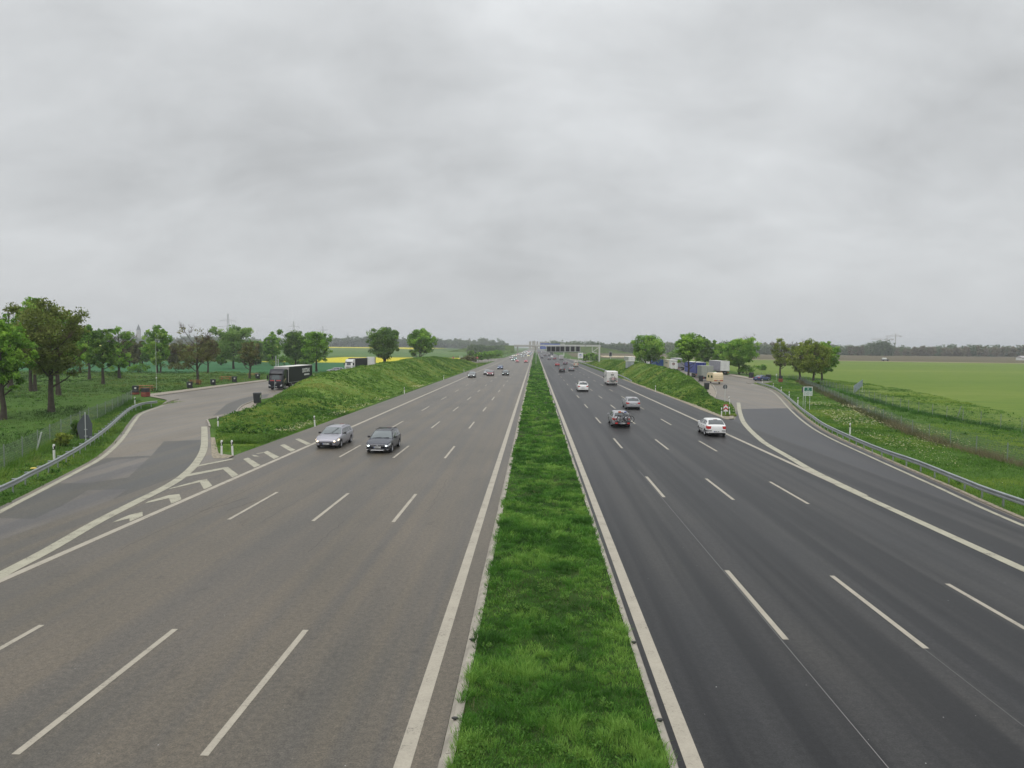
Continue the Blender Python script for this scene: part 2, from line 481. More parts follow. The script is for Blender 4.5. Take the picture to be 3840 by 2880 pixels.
# ------------------------------------------------------------------ roads
M_asL = asphalt('old_warm_asphalt', (0.088, 0.077, 0.059), 0.08, 0.10, 0.6, 0.46, 0.42, warm=(0.096, 0.081, 0.061))
M_asR = asphalt('dark_asphalt', (0.0165, 0.0170, 0.0185), 0.52, 0.08, 0.7, 0.46, 0.27, warm=(0.020, 0.0195, 0.019))
M_lot = asphalt('parking_asphalt', (0.158, 0.139, 0.113), 0.04, 0.12, 0.3, 0.55)
M_rampR = asphalt('ramp_asphalt', (0.029, 0.029, 0.031), 0.08, 0.12, 0.55, 0.46, 0.34)
M_patch = asphalt('patch_asphalt', (0.070, 0.066, 0.056), 0.05, 0.14, 0.5, 0.5)
M_worn = asphalt('worn_asphalt', (0.106, 0.096, 0.085), 0.14, 0.18, 0.35, 0.5)
def worn_paint(name, col, under, lo=.30, hi=.40):
    m, nt, b = new_mat(name)
    n1 = noise(nt, 14.0, 7, 0.75); n2 = noise(nt, 1.3, 4, 0.6)
    ad = nt.nodes.new('ShaderNodeMath'); ad.operation = 'MULTIPLY_ADD'; ad.inputs[1].default_value = .55
    m2 = nt.nodes.new('ShaderNodeMath'); m2.operation = 'MULTIPLY'; m2.inputs[1].default_value = .45
    nt.links.new(n1.outputs['Fac'], ad.inputs[0]); nt.links.new(n2.outputs['Fac'], m2.inputs[0]); nt.links.new(m2.outputs[0], ad.inputs[2])
    r = ramp(nt, [(lo, under), (hi, tuple(v * .88 for v in col)), (.62, tuple(v * 1.08 for v in col))])
    nt.links.new(ad.outputs[0], r.inputs[0]); nt.links.new(r.outputs[0], b.inputs['Base Color']); b.inputs['Roughness'].default_value = .6
    return m
M_paint = worn_paint('road_paint', (0.36, 0.325, 0.26), (0.13, 0.115, 0.095), .36, .44)
M_paintY = worn_paint('aged_road_paint', (0.36, 0.34, 0.255), (0.14, 0.125, 0.10), .38, .46)
M_conc = pm('kerb_concrete', (0.29, 0.265, 0.22), 0.85, 0, 0.22, 2.5, bump=0.3)
M_slab = pm('pale_slabs', (0.26, 0.225, 0.18), 0.85, 0, 0.18, 1.5)
M_gravel = pm('gravel', (0.25, 0.215, 0.155), 0.9, 0, 0.55, 5.0, bump=0.9)
M_seam = pm('seam_paint', (0.20, 0.195, 0.19), 0.7)

def road_strip(x0, x1, mat, label):
    ys = np.array([-60, 0, 40, 80, 150, 300, 600, 1000, 1500, 2200.0])
    xs = np.linspace(x0, x1, 4)
    X, Y = np.meshgrid(xs, ys)
    o = np_grid('road', np.stack([X, Y, 0 * X], -1), mat, smooth=False)
    return tag(o, label, 'road', kind='structure')
roadL = road_strip(-21.3, -1.75, M_asL, 'warm grey carriageway on the left with oncoming traffic')
roadR = road_strip(2.65, 21.5, M_asR, 'dark grey carriageway on the right with departing traffic')

def Gp(lst, z=0.0): return [G(x, y, z) for x, y in lst]
def offset_line(pts, d):
    out = []
    for i, p in enumerate(pts):
        a = pts[max(i - 1, 0)]; b = pts[min(i + 1, len(pts) - 1)]
        t = Vector((b[0] - a[0], b[1] - a[1], 0)).normalized()
        out.append(Vector((p[0] - t.y * d, p[1] + t.x * d, p[2])))
    return out
def smooth_line(pts, n=6):
    """Catmull-Rom through the surveyed points"""
    pts = [Vector(p) for p in pts]
    q = [pts[0] * 2 - pts[1]] + pts + [pts[-1] * 2 - pts[-2]]
    out = []
    for i in range(1, len(q) - 2):
        for k in range(n):
            t = k / n
            a, b, c, d = q[i - 1], q[i], q[i + 1], q[i + 2]
            out.append(0.5 * ((2 * b) + (c - a) * t + (2 * a - 5 * b + 4 * c - d) * t * t + (3 * b - a - 3 * c + d) * t ** 3))
    out.append(pts[-1])
    return out

rampL_out = smooth_line([Vector((-17.0, 4, 0)), Vector((-20.8, 19, 0))] + Gp([(0, 1919), (147, 1843), (290, 1768), (379, 1718), (441, 1665), (477, 1620), (504, 1580), (535, 1549), (615, 1520)]))
rampL_in = smooth_line([G(-140, 2238)] + Gp([(0, 2158), (178, 2064), (357, 1961), (491, 1892), (624, 1825), (691, 1781), (736, 1736), (763, 1687), (767, 1642), (766, 1600)]))
lotL = [(-16.5, 4)] + [tuple(p[:2]) for p in offset_line(rampL_out, 0.45)] + [tuple(p[:2]) for p in Gp([(627, 1500), (580, 1485), (780, 1457), (960, 1433)])]
lotL += [(-59.0, 200), (-59, 290), (-50, 340), (-34, 410), (-22, 480), (-20, 480), (-20, 390), (-30, 330), (-39, 260), (-39.5, 110)]
lotL += [tuple(p[:2]) for p in Gp([(953, 1502), (912, 1522), (887, 1548), (787, 1570), (776, 1574), (787, 1601), (794, 1710), (803, 1718), (876, 1714)])] + [(-20.5, 50), (-16.5, 30)]
sheet('parking_road', lotL, -0.010, M_lot, 'pale grey slip road and rest area on the left', 'road')
rampR_out = smooth_line([Vector((20.6, 6, 0)), Vector((21.3, 18, 0))] + Gp([(3840, 1972), (3497, 1818), (3273, 1717), (3104, 1638), (3025, 1590), (2963, 1536), (2908, 1477), (2868, 1455), (2813, 1439), (2800, 1436)]))
rampR_in = smooth_line([Vector((17.70, 38, 0))] + Gp([(3048, 1766), (2964, 1717), (2880, 1669), (2850, 1647), (2810, 1610), (2785, 1577), (2773, 1539), (2769, 1510)]))
lotR_o = [tuple(p[:2]) for p in offset_line(rampR_out, -0.95)]
lotR = [(19, 6)] + lotR_o + [tuple(p[:2]) for p in Gp([(2860, 1439), (2900, 1431), (2830, 1424), (2731, 1407)])]
lotR += [(57, 300), (44, 345), (30, 410), (21, 480), (20, 480), (20.5, 385), (29, 330), (34.5, 285), (33.5, 200), (33, 150)]
lotR += [tuple(p[:2]) for p in Gp([(2660, 1450), (2686, 1471), (2680, 1493), (2740, 1508), (2757, 1534), (2752, 1573), (2722, 1574)])] + [(20.5, 80), (17, 55), (17, 6)]
sheet('parking_road', lotR, -0.010, M_lot, 'pale grey rest area on the right with parked trailers', 'road')
# newer dark ramp surface up to the joint before the rest area
rl = [G(x, y) for x, y in [(2765, 1534), (2960, 1532)]]
ro = [p for p in offset_line(rampR_out, -0.5) if p.y < rl[1].y]
rampR = [(17.2, 6)] + [tuple(p[:2]) for p in ro] + [tuple(p[:2]) for p in Gp([(2955, 1530), (2764, 1534), (2757, 1573)])] + [(20.6, 79), (17.2, 56)]
sheet('slip_road', rampR, -0.005, M_rampR, 'dark asphalt exit slip road on the right', 'road')
# patched lanes of the left slip road
def pxsheet(name, lst, z, mat, label, cat):
    return sheet(name, [tuple(p[:2]) for p in Gp(lst)], z, mat, label, cat)
inner = [tuple(p[:2]) for p in offset_line(rampL_in, 0.15)]
dk = [(-16.8, 12)] + [p for p in inner if p[1] < G(770, 1648).y] + [tuple(p[:2]) for p in Gp([(768, 1648), (614, 1655), (568, 1708), (400, 1716)])] + [tuple(p[:2]) for p in offset_line(rampL_out, -0.2) if p.y < G(385, 1718).y][::-1]
sheet('road_patch', dk, -0.006, M_patch, 'darker resurfaced stretch of the left slip road', 'road patch')
pxsheet('road_patch', [(478, 1834), (330, 1838), (244, 1890), (130, 1945), (0, 1943), (-120, 1950), (-140, 2060), (0, 2032), (150, 2010), (290, 1962), (380, 1904)], -0.003, M_worn, 'pale worn strip across the left slip road', 'road patch')
pxsheet('road_patch', [(440, 1722), (560, 1716), (480, 1790), (330, 1812), (220, 1812), (300, 1770)], -0.003, M_worn, 'pale scuffed area beside the slip road edge line', 'road patch')
pxsheet('road_patch', [(885, 1546), (800, 1558), (850, 1515), (905, 1495), (965, 1482), (1010, 1478), (1000, 1490), (955, 1500), (915, 1520)], -0.006, M_patch, 'bluish dark lay by surface beside the left bank', 'road patch')

# ------------------------------------------------------------------ markings (painted on the roads)
MK = MB()
def strip(mb, pts, w, z=0.006, mi=0):
    a = offset_line(pts, w / 2); b = offset_line(pts, -w / 2)
    for i in range(len(pts) - 1):
        mb.quad((a[i].x, a[i].y, z), (b[i].x, b[i].y, z), (b[i + 1].x, b[i + 1].y, z), (a[i + 1].x, a[i + 1].y, z), mi)
def long(x, y0, y1, w, mb, mi=0):
    ys = list(np.linspace(y0, min(y1, 200), 12)) + [300, 500, 800, 1200, 1800]
    ys = [y for y in ys if y <= y1]
    strip(mb, [Vector((x, y, 0)) for y in ys], w, mi=mi)
mL = MB(); mR = MB()
long(-2.42, 4, 1800, 0.32, mL, 0); long(-17.65, 6, 1800, 0.31, mL, 0)
rr = random.Random(3)
for x, ph in ((-6.27, 12.88), (-9.88, 12.80), (-13.72, 12.86)):
    for k in range(0, 60):
        y = ph + 18 * (k - 1) + rr.uniform(-.06, .06)
        if y > 0: strip(mL, [Vector((x, y, 0)), Vector((x, y + 3, 0)), Vector((x, y + 6, 0))], 0.165)
long(3.07, 4, 1800, 0.33, mR, 0)
long(17.60, 8.0, 1800, 0.31, mR, 0)
for x, ph in ((6.85, 18.9), (10.36, 18.5), (13.92, 17.85)):
    for k in range(0, 60):
        y = ph + 18 * (k - 1) + rr.uniform(-.05, .05)
        strip(mR, [Vector((x, y, 0)), Vector((x, y + 3, 0)), Vector((x, y + 5.9, 0))], 0.165)
strip(mR, [Vector((6.7, 5, 0)), Vector((6.72, 20, 0)), Vector((6.7, 45, 0))], 0.018, 0.004, 1)
strip(mR, [Vector((10.3, 5, 0)), Vector((10.3, 24, 0))], 0.010, 0.004, 1)
M_crack = pm('crack_filler', (0.030, 0.027, 0.024), 0.6)
def cracks(parent, specs, seed):
    r = random.Random(seed); mb = MB()
    for (x, y, dx, dy, n, w) in specs:
        pts = []
        for i in range(n + 1):
            t = i / n; pts.append(Vector((x + dx * t + r.uniform(-.07, .07), y + dy * t + r.uniform(-.12, .12), 0)))
        strip(mb, pts, w, 0.003)
    mb.build('crack_line', M_crack, parent, fix=False)
cracks(roadL, [tuple(v for v in (*G(754, 1917)[:2], 1.0, 3.0, 8, .035)), tuple(v for v in (*G(850, 1915)[:2], .5, 2.2, 6, .03)),
               (-8.6, 26.0, .1, 5.0, 14, .012), (-12.1, 30.0, .3, 9.0, 16, .012), (-5.0, 33.0, -.1, 8.0, 14, .012), (-15.8, 26, .3, 14, 18, .015)], 4)
cracks(roadR, [(8.6, 21.0, .06, 7.0, 14, .010), (12.4, 26, -.1, 9.0, 16, .012), (19.5, 44, .3, 1.2, 5, .05)], 6)
M_speck = pm('pale_speck', (0.42, 0.42, 0.40), 0.8)
def specks(parent, x0, x1, n, seed):
    r = random.Random(seed); mb = MB()
    for i in range(n):
        y = 12.6 + 40 * r.random() ** 1.8; x = r.uniform(x0, x1); q = r.uniform(.006, .016)
        mb.quad((x - q, y - q, .0035), (x + q, y - q * .6, .0035), (x + q * .7, y + q, .0035), (x - q * .8, y + q * .8, .0035))
    o = mb.build('grit', M_speck, parent, fix=False); o['kind'] = 'stuff'
specks(roadL, -17, -3, 45, 8); specks(roadR, 3.6, 17, 60, 9)
mL.build('lane_marking', [M_paint, M_seam], roadL, fix=False)
mR.build('lane_marking', [M_paint, M_seam], roadR, fix=False)
mg = MB()
strip(mg, rampL_out, 0.30, 0.003)
strip(mg, rampL_in, 0.52, 0.008)
def pq(mb, lst, z=0.007, mi=0): mb.poly([tuple(G(x, y, z)) for x, y in lst], mi)
def c1(x, y): return (700 + x * .27125, 1520 + y * .27125)
def c2(x, y): return (x * .44606, 1500 + y * .44606)
for q in ([(1500, 470), (1555, 457), (1720, 530), (1660, 548)], [(1290, 553), (1350, 535), (1505, 615), (1440, 640)],
          [(1060, 650), (1115, 628), (1280, 712), (1205, 742)], [(780, 742), (850, 722), (1020, 825), (935, 860)],
          [(960, 664), (1060, 650), (1058, 657), (970, 670)], [(150, 828), (620, 736), (662, 742), (128, 853)], [(890, 683), (960, 692), (1010, 708), (930, 706)],
          [(0, 962), (20, 950), (480, 864), (570, 850), (715, 960), (630, 995), (505, 884), (0, 985)]):
    pq(mg, [c1(*p) for p in q])
for q in ([(1410, 752), (1440, 738), (1670, 676), (1740, 665), (1785, 720), (1715, 752), (1680, 690)],
          [(1215, 870), (1245, 852), (1415, 800), (1508, 790), (1525, 835), (1440, 872), (1420, 825)],
          [(945, 1030), (985, 1008), (1090, 965), (1198, 940), (1200, 975), (1090, 1022), (1088, 995)]):
    pq(mg, [c2(*p) for p in q])
mg.build('lane_marking', M_paintY, roadL, fix=False)
mg = MB()
strip(mg, rampR_out, 0.24, 0.003)
strip(mg, rampR_in, 0.50, 0.008)
strip(mg, [Vector((17.62, y, 0)) for y in (8, 16, 24, 32, 41)], 0.44, 0.0075)
mg.build('lane_marking', M_paintY, roadR, fix=False)

# ------------------------------------------------------------------ kerbs, pavements, gore
def kerb_line(x0, x1, side):
    mb = MB(); y = 4.0; r = random.Random(int(side) + 5)
    while y < 420:
        L = 3.0 if y < 120 else 12.0
        d = r.uniform(-.008, .008); h = 0.10 + r.uniform(-.006, .006)
        xa, xb = x0 + d, x1 + d
        if side < 0:
            pr = [(xa, -.04), (xb, -.04), (xb, h + .03), (xa + .12, h), (xa + .02, 0.02)]
        else:
            pr = [(xa, -.04), (xb, -.04), (xb - .01, 0.03), (xb - .05, h), (xa, h + .02)]
        mb.prism(pr, y, y + L - .015, 'y'); y += L
    mb.box(((x0 + x1) / 2, 1100, 0.03), (x1 - x0, 1360, 0.16))
    return mb
def place_kerb(mb, label):
    o = mb.build('kerb', M_conc); tag(o, label, 'kerb', kind='structure'); return o
place_kerb(kerb_line(-1.76, -1.46, -1), 'long concrete kerb left of the grass median')
place_kerb(kerb_line(2.57, 2.77, 1), 'narrow concrete kerb right of the grass median')
for i, (x, px, py) in enumerate(((-1.60, 1710, 2702), (-1.60, 1775, 2405), (2.66, 2480, 2708), (2.66, 2380, 2415))):
    mb = MB(); mb.ell((0, 0, .02), (0.075, 0.035, 0.03)); mb.box((0, 0, .0), (.06, .05, .03))
    o = mb.build('kerb_reflector', pm('dark_reflector', (.03, .03, .03), .5), smooth=50); o.location = (x, G(px, py, .1).y, .135)
    tag(o, 'small dark reflector stud on the median kerb, %s' % ('left side and nearest', 'left side and farther', 'right side and nearest', 'right side and farther')[i], 'reflector', 'reflector studs on the median kerbs')
def kerb_curve(lst, w, h, label, lift=0.0):
    pts = smooth_line(Gp(lst), 4)
    a = offset_line(pts, w / 2); b = offset_line(pts, -w / 2)
    rings = [[(p.x, p.y, -.03), (q.x, q.y, -.03), (q.x, q.y, h), (p.x, p.y, h)] for p, q in zip(a, b)]
    o = MB().loft(rings).build('kerb', M_conc); tag(o, label, 'kerb', kind='structure')
kerb_curve([(616, 1514), (640, 1504), (668, 1498)], 0.16, 0.10, 'short curved kerb at the end of the left edge line')
kerb_curve([(580, 1486), (780, 1458), (960, 1434), (1000, 1429)], 0.18, 0.12, 'straight kerb along the picnic strip of the left rest area')
kerb_curve([(776, 1576), (783, 1590), (787, 1602)], 0.16, 0.12, 'short kerb stub at the tip of the left grass island')
kerb_curve([(787, 1571), (840, 1560), (886, 1549)], 0.12, 0.06, 'low kerb on the lay by side of the left island')
kerb_curve([(886, 1548), (895, 1534), (913, 1520), (955, 1503)], 0.16, 0.12, 'curved kerb around the small paved corner by the bank')
kerb_curve([(2681, 1494), (2686, 1471), (2674, 1448), (2655, 1436)], 0.2, 0.14, 'curved kerb of the slab path by the right bank')
kerb_curve([(2731, 1407), (2780, 1416), (2828, 1425)], 0.2, 0.12, 'kerb on the far side of the right rest area')
kerb_curve([(2800, 1436), (2816, 1440)], 0.2, 0.10, 'kerb stub where the right guard rail begins')
def px_pave(name, lst, z, mat, label, cat): pxsheet(name, lst, z, mat, label, cat)
px_pave('pavement', [(580, 1484.5), (780, 1456.5), (960, 1432.5), (1000, 1428), (1000, 1424), (960, 1428), (780, 1450), (660, 1466), (560, 1478), (540, 1484), (627, 1500)], 0.06, M_slab, 'pale paved strip along the picnic bins', 'pavement')
px_pave('pavement', [(890, 1547), (899, 1533), (915, 1521), (955, 1505), (965, 1512), (938, 1549)], 0.05, M_slab, 'small paved corner beside the black wheelie bin', 'pavement')
px_pave('pavement', [(2679, 1493), (2684, 1471), (2672, 1449), (2655, 1437), (2640, 1437), (2652, 1458), (2655, 1490)], 0.05, M_slab, 'narrow slab path beside the right bank', 'pavement')
px_pave('pavement', [(2736, 1534), (2753, 1533), (2751, 1572), (2735, 1573)], 0.07, M_slab, 'pale concrete slab edge at the tip of the right island', 'pavement')
px_pave('pavement', [(2731, 1406), (2780, 1415), (2828, 1424), (2850, 1422), (2790, 1411), (2740, 1402)], 0.06, M_slab, 'pale paved strip at the far side of the right rest area', 'pavement')
pxsheet('gravel', [(2722, 1573), (2625, 1536), (2560, 1509), (2590, 1512), (2680, 1532), (2737, 1534), (2735, 1573)], 0.02, M_gravel, 'pale gravel at the tip of the right grass island', 'gravel')
sheet('gravel', [(21.4, 80), (21.4, 175), (22.1, 175), (22.3, 140), (22.0, 110), (22.6, 85)], 0.01, M_gravel, 'thin gravel edge between the right shoulder and the bank', 'gravel')
pxsheet('gravel', [(794, 1710), (790, 1640), (805, 1640), (820, 1700), (880, 1708), (870, 1716), (803, 1719)], 0.0, M_gravel, 'pale stony edge round the tip of the left island', 'gravel')
go = offset_line(rampR_out, -0.95); gi = offset_line(rampR_out, -0.65)
mb = MB()
for i in range(len(go) - 8):
    mb.quad((go[i].x, go[i].y, 0.02), (gi[i].x, gi[i].y, 0.02), (gi[i + 1].x, gi[i + 1].y, 0.02), (go[i + 1].x, go[i + 1].y, 0.02))
tag(mb.build('gravel', M_gravel, fix=False), 'pale gravel margin outside the right slip road', 'gravel', kind='structure')

# ------------------------------------------------------------------ banks
def bank_left(X, Y):
    Y = np.asarray(Y, float)
    xb = np.interp(Y, [54, 60, 66, 75, 85, 95, 110, 250, 320], [-24.6, -27.4, -30.2, -33.6, -34.0, -37, -39, -39.5, -32])
    xa = -21.9
    h = np.interp(Y, [54, 60, 66, 74, 80, 87, 94, 100, 108, 120, 155, 200, 237, 265, 291, 320], [0, .12, .4, .95, 1.15, 1.3, 1.65, 2.35, 3.15, 3.65, 3.95, 4.45, 4.15, 3.2, 2.3, 0])
    u = np.clip((np.asarray(X) - xa) / (xb - xa), 0, 1)
    z = h * np.sin(PI * u ** 1.75) ** 1.05
    z = z + 0.35 * (vnoise(X, Y, 5.5, 1) - .5) * np.minimum(z, 1) + 0.22 * (vnoise(X, Y, 2.1, 2) - .5) * np.minimum(z, 1)
    return z, xa, xb
def bank_right(X, Y):
    Y = np.asarray(Y, float)
    xb = np.interp(Y, [82, 90, 100, 108, 125, 134, 170, 260, 345], [23.0, 25.0, 26.4, 27.2, 30.2, 32.0, 33.2, 34, 30])
    xa = 22.1
    h = np.interp(Y, [82, 95, 110, 124, 153, 185, 230, 270, 320, 350], [0, .3, 1.1, 2.2, 3.35, 3.6, 3.4, 2.9, 1.5, 0])
    u = np.clip((np.asarray(X) - xa) / (xb - xa), 0, 1)
    z = h * np.sin(PI * u ** 1.45) ** 1.1
    z = z + 0.35 * (vnoise(X, Y, 5.5, 3) - .5) * np.minimum(z, 1) + 0.22 * (vnoise(X, Y, 2.1, 4) - .5) * np.minimum(z, 1)
    return z, xa, xb
def bank_mesh(fn, y0, y1, label):
    ys = np.arange(y0, y1 + .1, 1.0); us = np.linspace(0, 1, 33)
    U, Y = np.meshgrid(us, ys)
    _, xa, xb = fn(np.zeros_like(ys), ys)
    X = xa + U * (np.asarray(xb)[:, None] - xa)
    z, _, _ = fn(X, Y)
    o = np_grid('embankment', np.stack([X, Y, z - 0.02], -1), M_mound); tag(o, label, 'embankment', kind='structure')
bank_mesh(bank_left, 54, 320, 'long grassy bank between left carriageway and rest area')
bank_mesh(bank_right, 79, 351, 'grassy bank between right carriageway and rest area')

# ------------------------------------------------------------------ grass blades
def blades(name, x, y, z, h, w, lean, tint, mat, label, cat='grass', dirs=None, two=True):
    n = len(x)
    az = rng.uniform(0, 2 * PI, n)
    la = az if dirs is None else dirs
    wx = np.cos(rng.uniform(0, 2 * PI, n)) ; wy = np.sqrt(1 - wx ** 2) * rng.choice([-1, 1], n) * 0.4
    nn = np.sqrt(wx ** 2 + wy ** 2); wx /= nn; wy /= nn
    lx = np.cos(la) * lean * h; ly = np.sin(la) * lean * h
    hw = w / 2
    def pt(fx, fz, s, ww):
        return np.stack([x + lx * fx + s * wx * ww, y + ly * fx + s * wy * ww, z + h * fz], -1)
    b0, b1 = pt(0, 0, -1, hw), pt(0, 0, 1, hw)
    if two:
        m0, m1 = pt(.30, .62, -1, hw * .8), pt(.30, .62, 1, hw * .8)
        t0, t1 = pt(1, 1, -1, hw * .12), pt(1, 1, 1, hw * .12)
        q = np.concatenate([np.stack([b0, b1, m1, m0], 1), np.stack([m0, m1, t1, t0], 1)], 0)
        tt = np.concatenate([tint, tint])
    else:
        t0, t1 = pt(1, 1, -1, hw * .3), pt(1, 1, 1, hw * .3)
        q = np.stack([b0, b1, t1, t0], 1); tt = tint
    o = np_quads(name, q, mat, tt)
    return tag(o, label, cat, kind='stuff')

M_blade = leafmat('median_blades', [(0.0369, 0.1071, 0.0161), (0.0830, 0.2321, 0.0280), (0.2210, 0.3839, 0.0702)], 0.3)
M_blade2 = leafmat('bank_blades', [(0.0690, 0.1397, 0.0224), (0.1276, 0.2508, 0.0325), (0.3190, 0.3495, 0.0898)], 0.25)
M_blade3 = leafmat('meadow_blades', [(0.0497, 0.1213, 0.0194), (0.1036, 0.2251, 0.0281), (0.2486, 0.3378, 0.0560)], 0.25)
M_bladeL = leafmat('lawn_blades_shade_tint', [(0.0301, 0.0690, 0.0144), (0.0667, 0.1333, 0.0222), (0.1752, 0.2259, 0.0490)], 0.25)  # darker greens, the shade under the left trees is put into the colour
M_strawb = leafmat('dry_blades', [(0.070, 0.090, 0.030), (0.145, 0.135, 0.065), (0.22, 0.19, 0.11)], 0.2)
M_flower = leafmat('meadow_flowers', [(0.42, 0.42, 0.12), (0.50, 0.47, 0.26), (0.58, 0.56, 0.42)], 0.2)

# median strip: raised soil plus tussocks that lean away from their own centres
ys = np.concatenate([np.arange(3, 120, 1.5), np.arange(120, 1800, 40)]); xs = np.linspace(-1.47, 2.58, 9)
X, Y = np.meshgrid(xs, ys)
med = np_grid('median', np.stack([X, Y, 0.07 + 0.06 * vnoise(X, Y, 1.3, 6)], -1), M_medsoil)
tag(med, 'grass planted median strip between the two carriageways', 'median', kind='structure')
mx, my, mh, mw, ml, mt, mdr = [], [], [], [], [], [], []
for (y0, y1, cd, per, hs, ws) in ((10.5, 17, 24, 66, 0.86, 0.008), (17, 27, 22, 50, .9, 0.010), (27, 45, 16, 36, 1.0, 0.016), (45, 80, 10, 20, 1.1, 0.030), (80, 160, 4, 12, 1.25, 0.06), (160, 420, 1.2, 9, 1.4, 0.14), (420, 900, .3, 7, 1.6, .3)):
    nc = int((y1 - y0) * 4.05 * cd)
    cx = rng.uniform(-1.55, 2.55, nc); cyy = rng.uniform(y0, y1, nc)
    dens = vnoise(cx, cyy, 0.9, 8) * .6 + vnoise(cx, cyy, 3.0, 9) * .4
    keep = rng.uniform(0, 1, nc) < np.clip(dens * 1.9 - .15, .12, 1)
    cx, cyy, dens = cx[keep], cyy[keep], dens[keep]; nc = len(cx)
    ch = (0.06 + 0.21 * np.clip(dens * 1.5 - .3 + rng.normal(0, .18, nc), 0, 1)) * hs
    crd = rng.uniform(.06, .20, nc) * (1 + ws * 8)
    ct = np.clip(0.46 + 1.3 * (vnoise(cx, cyy, 1.1, 10) - .5) + rng.normal(0, .2, nc), 0, 1)
    k = np.repeat(np.arange(nc), per); m = len(k)
    a = rng.uniform(0, 2 * PI, m); rd = np.sqrt(rng.uniform(0, 1, m)) * crd[k]
    mx.append(cx[k] + np.cos(a) * rd); my.append(cyy[k] + np.sin(a) * rd)
    mh.append(ch[k] * rng.uniform(.55, 1.15, m)); mw.append(np.full(m, ws) * rng.uniform(.7, 1.5, m))
    ml.append(rng.uniform(.15, .95, m) * (.4 + rd / crd[k])); mt.append(np.clip(ct[k] + rng.normal(0, .10, m), 0, 1)); mdr.append(a + rng.normal(0, .5, m))
for (y0, y1, dn, ws) in ((10.5, 20, 620, .010), (20, 34, 380, .014), (34, 60, 200, .024)):
    m = int((y1 - y0) * 4.05 * dn); x_ = rng.uniform(-1.5, 2.6, m); y_ = rng.uniform(y0, y1, m)
    mx.append(x_); my.append(y_); mh.append(rng.uniform(.03, .11, m) * (.5 + vnoise(x_, y_, .6, 14))); mw.append(ws * rng.uniform(.7, 1.5, m)); ml.append(rng.uniform(.3, 1.2, m))
    mt.append(np.clip(.34 + 1.2 * (vnoise(x_, y_, .5, 12) - .5) + .7 * (vnoise(x_, y_, 2.2, 13) - .5) + rng.normal(0, .14, m), 0, 1)); mdr.append(rng.uniform(0, 6.28, m))
mx, my, mh, mw, ml, mt, mdr = map(np.concatenate, (mx, my, mh, mw, ml, mt, mdr))
ok = (mx > -1.54 - .12 * rng.uniform(0, 1, len(mx)) ** 3) & (mx < 2.62 + .08 * rng.uniform(0, 1, len(mx)) ** 3)
blades('grass', mx[ok], my[ok], np.full(ok.sum(), .09), mh[ok], mw[ok], ml[ok], mt[ok], M_blade, 'lush tufted grass filling the median strip', dirs=mdr[ok])

def clump_patch(name, n, sampler, zfn, hr, ws, seed, mat, label, per=9, spread=.35, two=False, tmid=.45, hnoise=6.0):
    cx, cyy = sampler(n)
    nc = len(cx)
    dens = vnoise(cx, cyy, hnoise, seed) * .55 + vnoise(cx, cyy, hnoise / 3.5, seed + 1) * .45
    ch = hr[0] + (hr[1] - hr[0]) * np.clip((dens - .25) * 1.8 + rng.normal(0, .15, nc), 0, 1)
    ct = np.clip(tmid + 1.0 * (vnoise(cx, cyy, hnoise * 1.3, seed + 2) - .5) + .5 * (vnoise(cx, cyy, hnoise * .3, seed + 3) - .5) + rng.normal(0, .12, nc), 0, 1)
    k = np.repeat(np.arange(nc), per); m = len(k)
    a = rng.uniform(0, 2 * PI, m); rd = np.sqrt(rng.uniform(0, 1, m)) * spread
    x = cx[k] + np.cos(a) * rd; y = cyy[k] + np.sin(a) * rd
    sc = np.clip(y / 80, .55, 4)
    return blades(name, x, y, zfn(x, y) - .03, ch[k] * rng.uniform(.5, 1.15, m), ws * sc * rng.uniform(.6, 1.5, m), rng.uniform(.2, 1.0, m), np.clip(ct[k] + rng.normal(0, .1, m), 0, 1), mat, label, dirs=a, two=two)

def samp_bank(fn, y0, y1):
    def s(n):
        y = y0 + (y1 - y0) * rng.uniform(0, 1, n) ** 1.6
        _, xa, xb = fn(np.zeros(n), y)
        u = rng.uniform(0.01, .99, n)
        return xa + u * (xb - xa), y
    return s
clump_patch('grass', 15000, samp_bank(bank_left, 55, 318), lambda x, y: bank_left(x, y)[0], (.05, .34), .055, 20, M_blade2, 'rough weedy grass covering the left bank', two=True, hnoise=4.5)
clump_patch('grass', 12000, samp_bank(bank_right, 82, 348), lambda x, y: bank_right(x, y)[0], (.05, .30), .055, 30, M_blade2, 'rough weedy grass covering the right bank', two=True, tmid=.5, hnoise=4.5)

def inside_left(x, y):
    """left of the slip road and rest area"""
    o = np.array([(p.x, p.y) for p in rampL_out]); xe = np.interp(y, o[:, 1], o[:, 0])
    xe = np.where(y > o[-1, 1], -60.5 - (y - o[-1, 1]) * .0, xe)
    xe = np.where((y > o[-1, 1] - 12) & (y <= o[-1, 1] + 1), np.minimum(xe, -50 - (y - (o[-1, 1] - 12)) * .6), xe)
    return x < xe - .5
def samp_left(n):
    y = 28 + 172 * rng.uniform(0, 1, n) ** 1.3; x = -26 - (30 + y * .75) * rng.uniform(0, 1, n) ** 1.1
    m = inside_left(x, y); return x[m], y[m]
flat = lambda x, y: np.zeros_like(x) - .03
clump_patch('grass', 26000, samp_left, flat, (.04, .34), .05, 40, M_bladeL, 'long meadow grass under the trees on the left', per=7, hnoise=9, two=False, tmid=.42)
def samp_isl(n):
    y = rng.uniform(50.6, 84, n); x = rng.uniform(-34.4, -21.5, n)
    lim = np.interp(y, [50.5, 69, 76, 82], [-23.2, -31.8, -34.3, -34.4]); m = (x > lim); return x[m], y[m]
clump_patch('grass', 11000, samp_isl, lambda x, y: np.maximum(bank_left(x, y)[0], 0) - .03, (.04, .20), .035, 46, M_blade3, 'short grass on the tip of the left island', per=8, spread=.25, hnoise=4)
